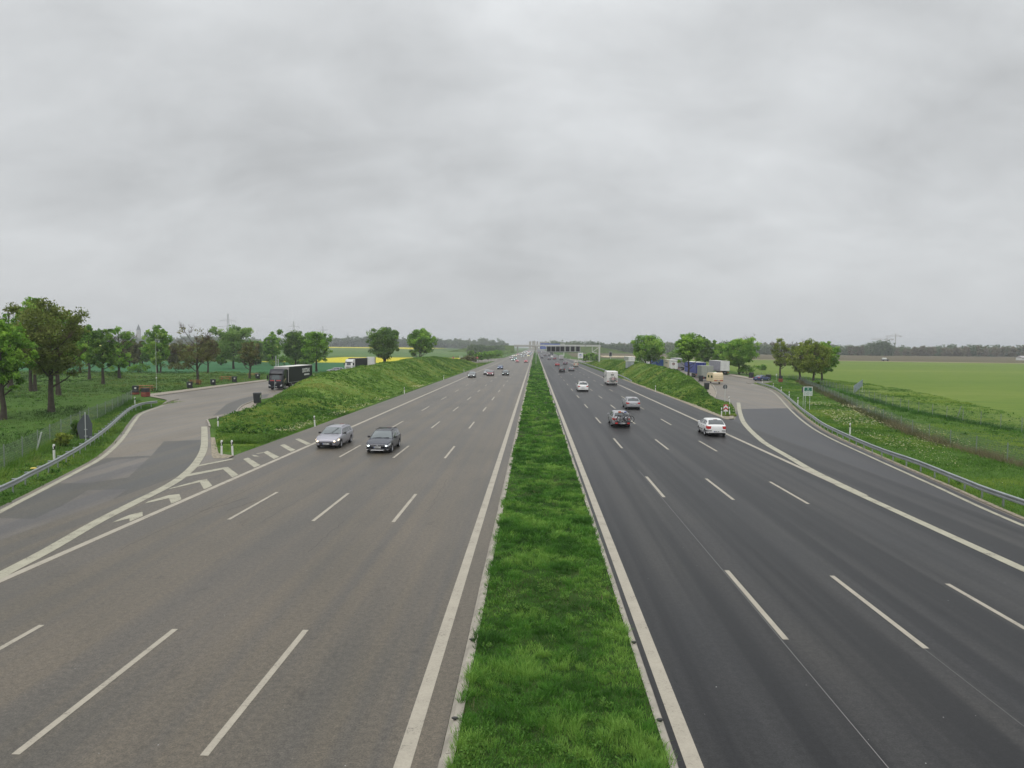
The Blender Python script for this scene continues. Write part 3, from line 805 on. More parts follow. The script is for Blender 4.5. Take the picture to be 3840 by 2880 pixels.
def samp_verge(line, d0, d1, y0, y1):
    def f(n):
        o = np.array([(p.x, p.y) for p in line]); y = y0 + (y1 - y0) * rng.uniform(0, 1, n) ** 1.3
        return np.interp(y, o[:, 1], o[:, 0]) + rng.uniform(d0, d1, n), y
    return f
clump_patch('grass', 9000, samp_verge(rampL_out, -7, -.55, 24, 96), flat, (.04, .22), .032, 62, M_blade3, 'short verge grass between left slip road and wire fence', per=8, spread=.22, hnoise=4, tmid=.5)
clump_patch('grass', 11000, samp_verge(rampR_out, 1.0, 9, 20, 100), flat, (.04, .20), .030, 66, M_blade3, 'short verge grass right of the exit slip road', per=8, spread=.22, hnoise=4, tmid=.55)
def samp_right(n):
    y = 24 + 180 * rng.uniform(0, 1, n) ** 1.5
    o = np.array([(p.x, p.y) for p in rampR_out]); xe = np.interp(y, o[:, 1], o[:, 0])
    x = xe + 1.15 + (26) * rng.uniform(0, 1, n) ** .9
    m = (y < o[-1, 1]) | (x > 60); return x[m], y[m]
clump_patch('grass', 24000, samp_right, flat, (.04, .26), .035, 50, M_blade3, 'mixed verge grass beyond the right guard rail', per=8, hnoise=7, tmid=.52)
def samp_risl(n):
    y = rng.uniform(88, 106, n); x = rng.uniform(22.3, 30, n)
    m = x < np.interp(y, [84, 90, 100, 102, 106], [23.6, 25.2, 27.6, 28.0, 26.6]); return x[m], y[m]
clump_patch('grass', 2500, samp_risl, flat, (.03, .18), .035, 56, M_blade3, 'short grass on the tip of the right island', per=8, spread=.25, hnoise=4, tmid=.6)

def flowers(n, sampler, label, size=.05):
    x, y = sampler(n)
    m = rng.uniform(0, 1, len(x)) < np.clip(vnoise(x, y, 5, 61) * 2.2 - .7, 0.02, 1); x, y = x[m], y[m]; k = len(x)
    z = rng.uniform(.10, .30, k); s = size * rng.uniform(.6, 1.4, k) * np.clip(y / 60, .7, 2.5)
    a = rng.uniform(0, PI, k); dx, dy = np.cos(a) * s, np.sin(a) * s
    q = np.stack([np.stack([x - dx, y - dy, z], -1), np.stack([x + dy, y - dx, z - s * .3], -1), np.stack([x + dx, y + dy, z], -1), np.stack([x - dy, y + dx, z + s * .5], -1)], 1)
    tag(np_quads('flowers', q, M_flower, rng.uniform(0, 1, k)), label, 'flowers', kind='stuff')
def samp_fl(n):
    y = 28 + 75 * rng.uniform(0, 1, n) ** 1.5; o = np.array([(p.x, p.y) for p in rampR_out])
    xe = np.interp(y, o[:, 1], o[:, 0]); return xe + 3.2 + 8 * rng.uniform(0, 1, n), y
flowers(9000, samp_fl, 'pale yellow wild flowers speckling the right verge', .045)
def samp_fl2(n):
    y = 62 + 90 * rng.uniform(0, 1, n) ** 1.5; return -21.8 - 1.6 * rng.uniform(0, 1, n) ** 1.5, y
flowers(2500, samp_fl2, 'tiny white flowers along the foot of the left bank', .035)
# ------------------------------------------------------------------ car building
def paint(name, col, metal=0.0, rough=0.35):
    return pm(name, col, rough, metal, coat=0.45)
PAINT = {k: paint('paint_' + k, c, m) for k, c, m in (
    ('silver', (0.34, 0.34, 0.355), 0.35), ('lilac', (0.32, 0.315, 0.355), 0.35), ('dark', (0.030, 0.034, 0.050), 0.1), ('white', (0.74, 0.74, 0.73), 0.0),
    ('black', (0.018, 0.020, 0.022), 0.0), ('red', (0.38, 0.025, 0.03), 0.0), ('maroon', (0.17, 0.02, 0.03), 0.0), ('blue', (0.035, 0.06, 0.17), 0.1),
    ('teal', (0.03, 0.16, 0.15), 0.0), ('green', (0.06, 0.10, 0.06), 0.0), ('yellow', (0.55, 0.45, 0.14), 0.0), ('plum', (0.10, 0.075, 0.10), 0.1),
    ('grey', (0.17, 0.175, 0.18), 0.2), ('beige', (0.50, 0.46, 0.36), 0.0), ('pink', (0.5, 0.22, 0.23), 0.0))}
M_glass = pm('car_glass', (0.030, 0.040, 0.044), 0.06, 0.0, spec=0.9, coat=0.3)
M_wind = pm('windscreen_glass', (0.055, 0.075, 0.080), 0.05, 0.0, spec=1.0, coat=0.6)
M_tyre = pm('tyre_rubber', (0.018, 0.018, 0.019), 0.85)
M_rim = pm('alloy_rim', (0.42, 0.43, 0.45), 0.32, 0.6)
M_trim = pm('black_trim', (0.016, 0.016, 0.018), 0.5)
M_chrome = pm('chrome', (0.62, 0.63, 0.65), 0.18, 0.9)
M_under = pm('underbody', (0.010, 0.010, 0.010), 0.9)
M_lampoff = pm('clear_lamp', (0.55, 0.57, 0.60), 0.12, 0.3, coat=1.0)
M_lampw = pm('lit_lamp_warm', (0.9, 0.8, 0.65), 0.2, 0, emit=(1.0, 0.78, 0.50), estr=2.6)
M_lampc = pm('lit_lamp_cool', (0.9, 0.95, 0.95), 0.2, 0, emit=(0.85, 1.0, 0.98), estr=3.2)
M_tail = pm('tail_lamp', (0.50, 0.022, 0.025), 0.18, 0.0, coat=1.0)
M_brake = pm('third_brake_lamp', (0.30, 0.015, 0.02), 0.2)
M_plate = pm('number_plate', (0.62, 0.63, 0.62), 0.5)
M_plateb = pm('plate_band', (0.03, 0.07, 0.30), 0.5)
M_char = pm('plate_letters', (0.05, 0.05, 0.05), 0.6)
M_orange = pm('indicator_lamp', (0.75, 0.28, 0.05), 0.25, coat=0.6)

TYPES = {  # L, W, H, wheel radius, front axle, rear axle, hood z, belt z, s: windscreen base/top, roof rear, rear glass base ; tail height
    'estate': dict(L=4.80, W=1.86, H=1.49, r=.325, fa=.93, ra=3.72, hood=.94, belt=.98, wb=1.30, wt=2.12, rr=4.28, rb=4.68, tz=.94, pil=(2.50, 3.42, 4.22)),
    'hatch': dict(L=4.28, W=1.81, H=1.50, r=.315, fa=.88, ra=3.49, hood=.98, belt=1.0, wb=1.06, wt=2.00, rr=3.55, rb=4.12, tz=.96, pil=(2.42, 3.22, 3.66)),
    'suv': dict(L=4.76, W=1.93, H=1.72, r=.375, fa=.92, ra=3.72, hood=1.06, belt=1.12, wb=1.28, wt=2.06, rr=4.25, rb=4.62, tz=1.08, pil=(2.50, 3.40, 4.10)),
    'saloon': dict(L=4.72, W=1.82, H=1.44, r=.320, fa=.90, ra=3.68, hood=.92, belt=.96, wb=1.35, wt=2.20, rr=3.30, rb=4.10, tz=.98, pil=(2.50, 3.20, 3.62)),
    'coupe': dict(L=4.25, W=1.82, H=1.34, r=.325, fa=.92, ra=3.42, hood=.84, belt=.90, wb=1.40, wt=2.15, rr=2.90, rb=3.80, tz=.90, pil=(2.75, 3.05, 3.30)),
    'van': dict(L=4.90, W=1.92, H=1.97, r=.335, fa=.95, ra=3.95, hood=1.14, belt=1.16, wb=.85, wt=1.75, rr=4.72, rb=4.86, tz=1.14, pil=(2.20, 3.35, 4.60)),
}

class Shape:
    def __init__(s, T):
        s.T = T; L = T['L']; s.L = L
        s.xs = [0, .04, .12, .25, .45, .7, T['wb'], T['wt'], T['rr'], T['rb'], L - .10, L - .03, L]
        h = T['hood']
        s.top = [.56, .66, .73, h - .17, h - .10, h - .055, h, T['belt'] - .01, T['belt'] + .01, T['belt'], T['tz'], T['tz'] - .05, T['tz'] - .16]
        s.half = T['W'] / 2
    def plan(s, t):
        L = s.L
        f = min(1, max(0, t) / 1.0); g = min(1, max(0, L - t) / .75)
        w = s.half * (0.80 + 0.20 * (1 - (1 - f) ** 2.6)) * (0.88 + 0.12 * (1 - (1 - g) ** 2.4))
        return w
    def zt(s, t): return float(np.interp(t, s.xs, s.top))
    def zb(s, t):
        L = s.L
        z = .20 + .10 * max(0, 1 - t / .35) + .12 * max(0, 1 - (L - t) / .5)
        Ra = s.T['r'] + .055
        for c in (s.T['fa'], s.T['ra']):
            d = abs(t - c)
            if d < Ra: z = max(z, s.T['r'] + math.sqrt(Ra * Ra - d * d))
        return z
    def section(s, t):
        w = s.plan(t); zb = s.zb(t); zt = s.zt(t); lo = .20 + .10 * max(0, 1 - t / .35)
        pts = [(0, zb), (w * .88, zb), (w * .965, max(zb, lo + .10)), (w * .995, max(zb, lo + .24)), (w, max(zb, min(.62, zt - .12))), (w * .985, max(zb, zt - .10)),
               (w * .945, max(zb, zt - .02)), (w * .86, max(zb, zt + .012)), (w * .5, max(zb, zt + .038)), (0, max(zb, zt + .048))]
        return pts
    def side_x(s, t, z):
        sec = s.section(t)[1:7]
        zs = [p[1] for p in sec]; xs = [p[0] for p in sec]
        return float(np.interp(z, zs, xs))
    def roof(s, t):
        T = s.T; H = T['H']
        return float(np.interp(t, [T['wb'], T['wb'] + .42 * (T['wt'] - T['wb']), T['wt'], (T['wt'] * .55 + T['rr'] * .45), T['rr'], T['rr'] + .55 * (T['rb'] - T['rr']), T['rb']],
                               [s.zt(T['wb']), s.zt(T['wb']) + .47 * (H - .05 - s.zt(T['wb'])), H - .055, H - .02, H - .075, T['belt'] + .50 * (H - .075 - T['belt']), T['belt'] + .0]))
    def gh(s, t):
        """greenhouse: belt half width, belt z, top half width, top z"""
        wb = s.plan(t) * .935; zb = s.zt(t) - .015; zr = s.roof(t)
        full = max(.1, s.T['H'] - .05 - s.T['belt'])
        k = max(0, min(1, (zr - zb) / full))
        wt = wb * (1 - (.235 if s.T['H'] < 1.8 else .12) * k)
        return wb, zb, wt, zr

def loft_half(mb, rings, mi=0):
    full = []
    for r in rings:
        full.append([(x, y, z) for x, y, z in r] + [(-x, y, z) for x, y, z in reversed(r[1:-1])])
    mb.loft(full, mi)

def car_stations(T):
    L = T['L']; st = {0, .03, .08, .16, .28, .45, .6, L - .5, L - .3, L - .15, L - .06, L}
    for c in (T['fa'], T['ra']):
        Ra = T['r'] + .055
        for k in range(9): st.add(round(c + Ra * math.cos(PI * k / 8) * .9999, 4))
        st.add(c - Ra - .02); st.add(c + Ra + .02)
    for k in range(1, 14): st.add(L * k / 14)
    st = sorted(x for x in st if 0 <= x <= L)
    out = [st[0]]
    for x in st[1:]:
        if x - out[-1] > .008: out.append(x)
    return out

def body_mesh(S, mb, mi=0):
    rings = []
    L = S.L
    for t in car_stations(S.T):
        sh = 1.0
        if t < .02 or t > L - .02: sh = .985
        rings.append([(x * sh, t - L / 2, z) for x, z in S.section(t)])
    loft_half(mb, rings, mi)
def cabin_mesh(S, mb, mi=0):
    T = S.T; rings = []
    ts = sorted(set([T['wb'], T['rb'], T['wt'], T['rr']] + [T['wb'] + (T['rb'] - T['wb']) * k / 16 for k in range(17)] + [T['wt'] - .08, T['wt'] + .1, T['rr'] - .1, T['rr'] + .06]))
    for t in ts:
        wb, zb, wt, zr = S.gh(t); y = t - S.L / 2; h = max(0, zr - zb)
        e = min(.05, h * .3)
        rings.append([(0, y, zb - .03), (wb * .9, y, zb - .03), (wb, y, zb), (wb * .45 + wt * .55 + .012 * min(1, h * 3), y, zb + h * .52), (wt, y, zr - e), (wt - e * .55, y, zr - e * .35), (wt - e * 1.6, y, zr + .005), (wt * .5, y, zr + .022), (0, y, zr + .028)])
    loft_half(mb, rings, mi)
def side_window(S, mb, a, b, sgn, mi=0, v0=.06, v1=.90):
    P = []
    for i in range(7):
        t = a + (b - a) * i / 6
        wb, zb, wt, zr = S.gh(t); h = zr - zb; e = min(.05, h * .3)
        col = []
        for v in (v0, .3, .52, .7, v1):
            xm = wb * .45 + wt * .55 + .012
            z = zb + (h - e) * v
            x = np.interp(v * (h - e) / h, [0, .52, 1], [wb, xm, wt])
            col.append((sgn * (x + .007), t - S.L / 2, z))
        P.append(col)
    mb.grid(P, mi)
def slope_window(S, mb, a, b, frac, mi=0, off=.010, cut=0.0):
    P = []
    for i in range(7):
        t = a + (b - a) * i / 6
        wb, zb, wt, zr = S.gh(t); z2 = S.roof(t + .02)
        dz = (z2 - zr) / .02
        n = Vector((0, -dz, 1)).normalized()
        row = []
        for k in range(9):
            q = -1 + 2 * k / 8
            x = q * (wt * frac - .03)
            zz = zr + np.interp(abs(x), [0, wt * .5, wt - .08, wt], [.028, .022, .005, -.02])
            row.append((x, t - S.L / 2 + n.y * off, zz + n.z * off))
        P.append(row)
    mb.grid(P, mi)
def patch(S, mb, t0, t1, zA, zB, sgn, mi=0, off=.008, n=6):
    """lens following the flank between stations t0 and t1; zA, zB give (low, high) at both ends"""
    P = []
    for i in range(n):
        k = i / (n - 1); t = t0 + (t1 - t0) * k
        lo = zA[0] + (zB[0] - zA[0]) * k; hi = zA[1] + (zB[1] - zA[1]) * k
        P.append([(sgn * (S.side_x(t, lo + (hi - lo) * j / 3) + off), t - S.L / 2 + (-off if t < S.L / 2 else off), lo + (hi - lo) * j / 3) for j in range(4)])
    mb.grid(P, mi)

_wheels = {}
def wheel_meshes(r):
    if r in _wheels: return _wheels[r]
    tm = MB(); w = .105
    tm.lathe((0, 0, 0), [(-w, r * .62), (-w, r * .93), (-w * .8, r), (w * .8, r), (w, r * .93), (w, r * .64), (w * .55, r * .60), (w * .4, 0.0)], 'x', 24)
    t = tm.build('tyre', M_tyre, smooth=40); mt = t.data; bpy.data.objects.remove(t)
    rm = MB()
    rm.lathe((0, 0, 0), [(w * .50, r * .66), (w * .92, r * .66), (w * .98, r * .61), (w * .6, r * .56)], 'x', 24)
    for k in range(5):
        a = 2 * PI * k / 5
        q = Matrix.Rotation(a, 3, 'X')
        rm.box(q @ Vector((w * .72, 0, r * .32)), (.03, r * .20, r * .58), 0, q)
    rm.lathe((0, 0, 0), [(w * .5, r * .16), (w * .92, r * .14), (w * .94, 0)], 'x', 14)
    o = rm.build('rim', M_rim, smooth=40); mr = o.data; bpy.data.objects.remove(o)
    _wheels[r] = (mt, mr); return _wheels[r]

def link(name, me, parent, loc=(0, 0, 0), rot=(0, 0, 0)):
    o = bpy.data.objects.new(name, me); COL.objects.link(o); o.parent = parent; o.location = loc; o.rotation_euler = rot; return o

def add_wheel(root, x, y, r, side):
    mt, mr = wheel_meshes(r)
    w = link('wheel', mt, root, (x, y, r), (0, 0, 0 if side > 0 else PI))
    link('rim', mr, w)
    return w

def plate_mb(y, z, facing, w=.52, h=.115):
    mb = MB()
    mb.box((0, y, z), (w, .014, h), 0)
    f = y + facing * .009
    sx = -facing
    # band on the reader's left
    mb.box((facing * (w / 2 - .03) * 1.0, f, z), (.045, .004, h * .9), 1)
    r = random.Random(int(abs(y) * 1000))
    x = -w * .33
    while x < w * .42:
        if r.random() > .18: mb.box((x, f, z), (.030, .004, h * .58), 2)
        x += .052
    return mb

def make_car(kind, label, lamp='off', rails=False, name='car', plate=True, antenna=False, face='std'):
    T = TYPES[kind]; S = Shape(T); L = T['L']; H2 = L / 2
    root = thing(name, label, 'car')
    mb = MB(); body_mesh(S, mb); cabin_mesh(S, mb)
    mb.build('body', PAINT['silver'], root, smooth=38)
    # dark underbody and bumper grilles
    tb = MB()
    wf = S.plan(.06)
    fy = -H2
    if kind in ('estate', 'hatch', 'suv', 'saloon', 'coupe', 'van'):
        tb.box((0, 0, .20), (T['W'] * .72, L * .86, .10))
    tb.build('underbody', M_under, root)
    g = MB()
    if face == 'mouth':      # wide trapezoid lower intake and slim upper slot
        g.prism([(-.52, .36), (-.44, .29), (.44, .29), (.52, .36), (.46, .47), (-.46, .47)], fy - .012, fy + .05, 'y')
        g.prism([(-.42, .60), (-.36, .565), (.36, .565), (.42, .60)], fy - .012 + .03, fy + .08, 'y')
    elif face == 'bars':
        g.prism([(-.66, .30), (.66, .30), (.60, .40), (-.60, .40)], fy - .010, fy + .05, 'y')
        g.prism([(-.46, .53), (.46, .53), (.50, .62), (-.50, .62)], fy + .005, fy + .08, 'y')
    else:
        g.prism([(-.55, .30), (.55, .30), (.50, .44), (-.50, .44)], fy - .010, fy + .05, 'y')
        g.prism([(-.38, .53), (.38, .53), (.42, .62), (-.42, .62)], fy + .005, fy + .08, 'y')
    gr = g.build('grille', M_trim, root)
    if face == 'bars':
        c = MB()
        for z in (.545, .575, .605): c.box((0, fy + .0, z), (.90, .012, .010))
        c.tube([(-.80, fy + .10, .285), (-.4, fy - .012, .275), (.4, fy - .012, .275), (.80, fy + .10, .285)], .014, 6)
        c.lathe((0, fy - .012, .575), [(0, 0), (-.012, .035), (-.004, .062), (.02, .065)], 'y', 16)
        c.build('badge', M_chrome, gr, smooth=40)
    elif face == 'mouth':
        c = MB(); c.ell((0, fy + .012, .585), (.085, .012, .026)); c.build('badge', M_chrome, gr, smooth=60)
        for s in (-1, 1):
            c = MB(); c.ell((s * .66, fy + .075, .40), (.10, .03, .03)); c.build('fog_lamp', M_lampoff, root, smooth=60)
    # lamps
    for s in (-1, 1):
        lb = MB()
        if kind == 'van': patch(S, lb, .03, .34, (.62, .84), (.78, .98), s)
        else: patch(S, lb, .035, .50, (T['hood'] - .42, T['hood'] - .30), (T['hood'] - .30, T['hood'] - .165), s, off=.012)
        lb.ell((s * S.plan(.10) * .80, fy + .075, T['hood'] - .355), (.15, .075, .062), 0)
        hl = lb.build('headlight', M_lampoff, root, smooth=60)
        if lamp in ('warm', 'cool'):
            b = MB(); b.ell((s * S.plan(.10) * .82, fy + .005, T['hood'] - .355), (.075, .03, .055))
            b.build('bulb', M_lampw if lamp == 'warm' else M_lampc, hl, smooth=60)
            if lamp == 'warm':
                b = MB(); patch(S, b, .26, .48, (T['hood'] - .345, T['hood'] - .26), (T['hood'] - .29, T['hood'] - .18), s, off=.018)
                b.build('indicator', M_lampw if face == 'mouth' else M_orange, hl, smooth=60)
        tl = MB()
        z0, z1 = T['tz'] - .24, T['tz'] - .03
        if kind == 'van': z0, z1 = .80, 1.25
        if kind == 'hatch': z0, z1 = T['tz'] - .30, T['tz'] - .02
        patch(S, tl, L - .36, L - .02, (z0 + .11, z1 + .01), (z0, z1), s, off=.010)
        wr = S.plan(L)
        tl.prism([(s * wr * .985, z0), (s * wr * .985, z1), (s * wr * .60, z1 - .02), (s * wr * .66, z0 + .04)], H2 - .02, H2 + .012, 'y')
        tl.build('tail_light', M_tail, root, smooth=50)
        m = MB()
        wb, zb, wt, zr = S.gh(T['wb'] + .42)
        m.ell((s * (wb + .135), T['wb'] + .42 - H2, zb + .10), (.115, .065, .075), 0, 10, 6, .7)
        m.bar((s * (wb - .02), T['wb'] + .40 - H2, zb + .03), (s * (wb + .10), T['wb'] + .42 - H2, zb + .08), .05)
        m.build('wing_mirror', M_trim if lamp != 'off' else PAINT['silver'], root, smooth=50)
        # glazing
        p = T['pil']
        for a, b in ((T['wb'] + .22, p[0] - .035), (p[0] + .035, p[1] - .035), (p[1] + .035, p[2] - .02)):
            if b - a > .12:
                w = MB(); side_window(S, w, a, b, s); w.build('side_window', M_glass, root, smooth=60)
        for t in (p[0], p[1] - .02):
            if abs(t - T['ra']) > .42:
                d = MB(); P_ = []
                for j in range(7):
                    za = .34 + (T['belt'] - .40) * j / 6; xx = s * (S.side_x(t, za) + .003)
                    P_.append([(xx, t - .006 - H2, za), (xx, t + .006 - H2, za)])
                d.grid(P_); d.build('door_gap', M_trim, root)
        for t in (p[0] - .16, p[1] - .18):
            d = MB(); d.box((s * (S.side_x(t, T['belt'] - .14) + .012), t - H2, T['belt'] - .14), (.025, .16, .026)); d.build('door_handle', M_trim, root)
        for ax in (T['fa'], T['ra']):
            add_wheel(root, s * (S.plan(ax) - .105), ax - H2, T['r'], s)
    w = MB(); slope_window(S, w, T['wb'] + .05, T['wt'] - .04, .985); w.build('windscreen', M_wind, root, smooth=60)
    wp = MB()
    wp.bar((-.55, T['wb'] - H2 + .03, S.zt(T['wb']) + .05), (.02, T['wb'] - H2 + .09, S.roof(T['wb'] + .09) + .05), .02)
    wp.bar((.05, T['wb'] - H2 + .03, S.zt(T['wb']) + .05), (.58, T['wb'] - H2 + .09, S.roof(T['wb'] + .09) + .05), .02)
    wp.build('wiper', M_trim, root)
    rg = MB(); slope_window(S, rg, T['rr'] + .04, T['rb'] - .05, .94)
    rw = rg.build('rear_window', M_glass, root, smooth=60)
    if kind != 'coupe':
        b = MB(); b.box((0, T['rr'] + .02 - H2, S.roof(T['rr']) + .035), (.34, .05, .025)); b.build('brake_lamp', M_brake, root)
    if plate:
        plate_mb(fy - .014, .40 if face != 'bars' else .47, -1).build('number_plate', [M_plate, M_plateb, M_char], root)
        zr = .66 if kind in ('estate', 'suv', 'saloon') else .46
        if kind == 'van': zr = .66
        plate_mb(H2 + .012, zr, 1).build('number_plate', [M_plate, M_plateb, M_char], root)
    bt = MB()
    bt.box((0, H2 - .015, .30), (S.plan(L) * 1.75, .06, .10))
    bt.build('bumper_trim', M_trim, root)
    if rails:
        for s in (-1, 1):
            rl = MB(); pts = []
            for k in range(12):
                t = T['wt'] + .12 + (T['rr'] - T['wt'] - .1) * k / 11
                wb, zb, wt, zr = S.gh(t)
                pts.append((s * (wt - .06), t - H2, zr + (.045 if 0 < k < 11 else -.005)))
            rl.tube(pts, .016, 6); rl.build('roof_rail', M_trim, root, smooth=60)
    if antenna:
        a = MB(); a.cyl((0, T['rr'] - .15 - H2, S.roof(T['rr'] - .15)), (0, T['rr'] + .08 - H2, S.roof(T['rr'] - .15) + .28), .007, 6); a.build('aerial', M_trim, root)
    return root

def set_paint(root, m):
    for ch in root.children:
        if ch.name.split('.')[0] in ('body', 'wing_mirror', 'cab'):
            if ch.name.split('.')[0] == 'wing_mirror' and ch.data.materials[0].name == 'black_trim': continue
            for sl in ch.material_slots[:1]:
                sl.link = 'OBJECT'; sl.material = m
    return root

def place(root, p, rz):
    root.location = p; root.rotation_euler = (0, 0, rz); return root
ONC, DEP = 0.0, PI      # oncoming cars face the bridge, departing cars show their tails

# two near oncoming estates
A = make_car('estate', 'silver lilac estate car with warm headlights lit beside the chevrons', 'warm', True, face='mouth')
set_paint(A, PAINT['lilac']); place(A, G(1223, 1684) + Vector((0, 2.4, 0)), R(-.5))
w = MB(); T_ = TYPES['estate']; S_ = Shape(T_)
t_ = T_['wb'] + .10; w.bar((.06, t_ - 2.4, S_.roof(t_) + .055), (-.38 + .80, t_ + .55 - 2.4, S_.roof(t_ + .55) + .05), .03, .03)
w.build('wiper', M_trim, A)  # extra dark bar drawn in for a wiper's reflection on the windscreen
B = make_car('estate', 'dark blue grey estate car with black roof bars in the third lane', 'cool', True, face='bars')
set_paint(B, PAINT['dark']); place(B, G(1414, 1702) + Vector((0, 2.4, 0)), R(.3))
for s in (2.55, 3.6):
    rb = MB(); wb, zb, wt, zr = S_.gh(s); rb.bar((-wt - .01, s - 2.4, zr + .075), (wt + .01, s - 2.4, zr + .075), .055, .03); rb.build('roof_bar', M_trim, B)
# near departing cars
C = make_car('hatch', 'white hatchback with red tail lights driving beside the exit gore', rails=False, antenna=False)
set_paint(C, PAINT['white']); place(C, G(2688, 1637) + Vector((0, -.1 + 2.14, 0)), DEP + R(-1))
for s in (-1, 1):
    t = MB(); t.prism([(s * .44, 2.165), (s * .80, 2.165), (s * .925, 1.95), (s * .925, 1.62), (s * .88, 1.62), (s * .78, 2.08), (s * .44, 2.12)], .49, .55, 'z'); t.build('bumper_strip', M_trim, C)
    t = MB(); t.box((s * .912, -.2, .50), (.016, 1.5, .045)); t.build('door_strip', M_trim, C)
D = make_car('estate', 'silver estate car carrying bicycles on its tail rack', rails=False)
set_paint(D, PAINT['silver']); place(D, G(2332, 1603) + Vector((0, 2.5, 0)), DEP + R(-.5))
E = make_car('estate', 'pale silver estate car ahead of the car with bicycles', rails=False)
set_paint(E, PAINT['silver']); place(E, G(2376, 1536) + Vector((0, 2.4, 0)), DEP + R(-.5))
t = MB(); t.bar((-.86, 2.405, .40), (.86, 2.405, .40), .03, .025); t.build('chrome_strip', M_chrome, E)
Fv = make_car('suv', 'white sport utility car in the second lane with dark rear window', rails=True)
set_paint(Fv, PAINT['white']); place(Fv, G(2187, 1469) + Vector((0, 2.4, 0)), DEP)

# proto cars for the middle distance, copied with their parts
protos = {'estate': (D, E), 'hatch': C}
mid = {}
for kd in ('hatch', 'suv', 'saloon', 'coupe', 'van', 'estate'):
    for lm in ('cool', 'off'):
        mid[(kd, lm)] = None
def mid_car(kd, lm, col, p, rz, label, group):
    if mid[(kd, lm)] is None:
        c = make_car(kd, label, lm, rails=(kd in ('estate', 'suv'))); mid[(kd, lm)] = c
        c['group'] = group
    else:
        c = copy_tree(mid[(kd, lm)]); c['label'] = label; c['group'] = group
    set_paint(c, PAINT[col]); place(c, p, rz); return c
GL, GR = 'cars driving towards the bridge', 'cars driving away from the bridge'
for c in (A, B): c['group'] = GL
for c in (C, D, E, Fv): c['group'] = GR
def lanep(px, py, off=2.3): return G(px, py) + Vector((0, off, 0))
mid_car('hatch', 'cool', 'grey', lanep(1767, 1417), ONC, 'grey and black small car with lit lamps nearest the left edge line', GL)
mid_car('saloon', 'off', 'silver', lanep(1825, 1406), ONC, 'silver saloon without lit lamps behind the grey small car', GL)
mid_car('estate', 'cool', 'maroon', lanep(1837, 1410), ONC, 'dark red car with pale windscreen and lit lamps in lane three', GL)
mid_car('saloon', 'cool', 'black', lanep(1895, 1408), ONC, 'black car with green grey windscreen in the second lane', GL)
mid_car('estate', 'cool', 'blue', lanep(1875, 1385), ONC, 'dark blue car with lit lamps behind the dark red one', GL)
mid_car('suv', 'cool', 'red', lanep(1972, 1360), ONC, 'red tall van like car in the innermost oncoming lane', GL)
mid_car('hatch', 'cool', 'red', lanep(1939.5, 1359), ONC, 'bright red low car with lit lamps in the second oncoming lane', GL)
mid_car('suv', 'off', 'black', lanep(2108, 1396), DEP, 'black off road car with red tail lights in lane two', GR)
mid_car('saloon', 'off', 'grey', lanep(2144, 1392), DEP, 'grey silver saloon with one red tail light right of the black car', GR)
mid_car('van', 'off', 'beige', lanep(2160, 1375), DEP, 'cream white van with dark rear window near the right edge line', GR)
mid_car('coupe', 'off', 'red', lanep(2090.5, 1373), DEP, 'bright red sports car beyond the black off road car', GR)
mid_car('estate', 'off', 'plum', lanep(2120, 1368), DEP, 'dark plum car beyond the grey saloon', GR)

# far cars: one mesh each, painted by object
M_farlamp = M_lampc
_far = {}
def far_mesh(kd, front):
    k = (kd, front)
    if k in _far: return _far[k]
    T = TYPES[kd]; S = Shape(T); L = T['L']; mb = MB()
    body_mesh(S, mb, 0); cabin_mesh(S, mb, 0)
    for s in (-1, 1):
        side_window(S, mb, T['wb'] + .22, T['pil'][2], s, 1)
        for ax in (T['fa'], T['ra']):
            mb.cyl((s * (S.plan(ax) - .21), ax - L / 2, T['r']), (s * (S.plan(ax) + .003), ax - L / 2, T['r']), T['r'], 14, 2)
        if front: mb.ell((s * .66, -L / 2 + .0, .64), (.17, .06, .12), 3)
        else: mb.box((s * .70, L / 2 + .005, T['tz'] - .12), (.30, .03, .16), 4)
    slope_window(S, mb, T['wb'] + .05, T['wt'] - .04, .985, 1); slope_window(S, mb, T['rr'] + .04, T['rb'] - .05, .94, 1)
    mb.box((0, 0, .22), (T['W'] * .8, L * .9, .12), 2)
    mb.box((0, -L / 2 - .005, .38), (1.0, .03, .16), 2)
    mb.box((0, L / 2 + .012, .55), (.52, .015, .11), 5)
    o = mb.build('car', [PAINT['silver'], M_glass, M_under, M_farlamp, M_tail, M_plate], smooth=40)
    me = o.data; bpy.data.objects.remove(o); _far[k] = me; return me
def far_car(kd, col, p, front, label):
    o = bpy.data.objects.new('car', far_mesh(kd, front)); COL.objects.link(o)
    o.location = p; o.rotation_euler = (0, 0, ONC if front else DEP)
    o.material_slots[0].link = 'OBJECT'; o.material_slots[0].material = PAINT[col]
    return tag(o, label, 'car', GL if front else GR)
def onlane(px, X, py=None):
    """distance from the lane a car is known to drive in"""
    d = ray(px, 1340.0); Y = X * d.y / d.x
    return Vector((X, Y, 0))
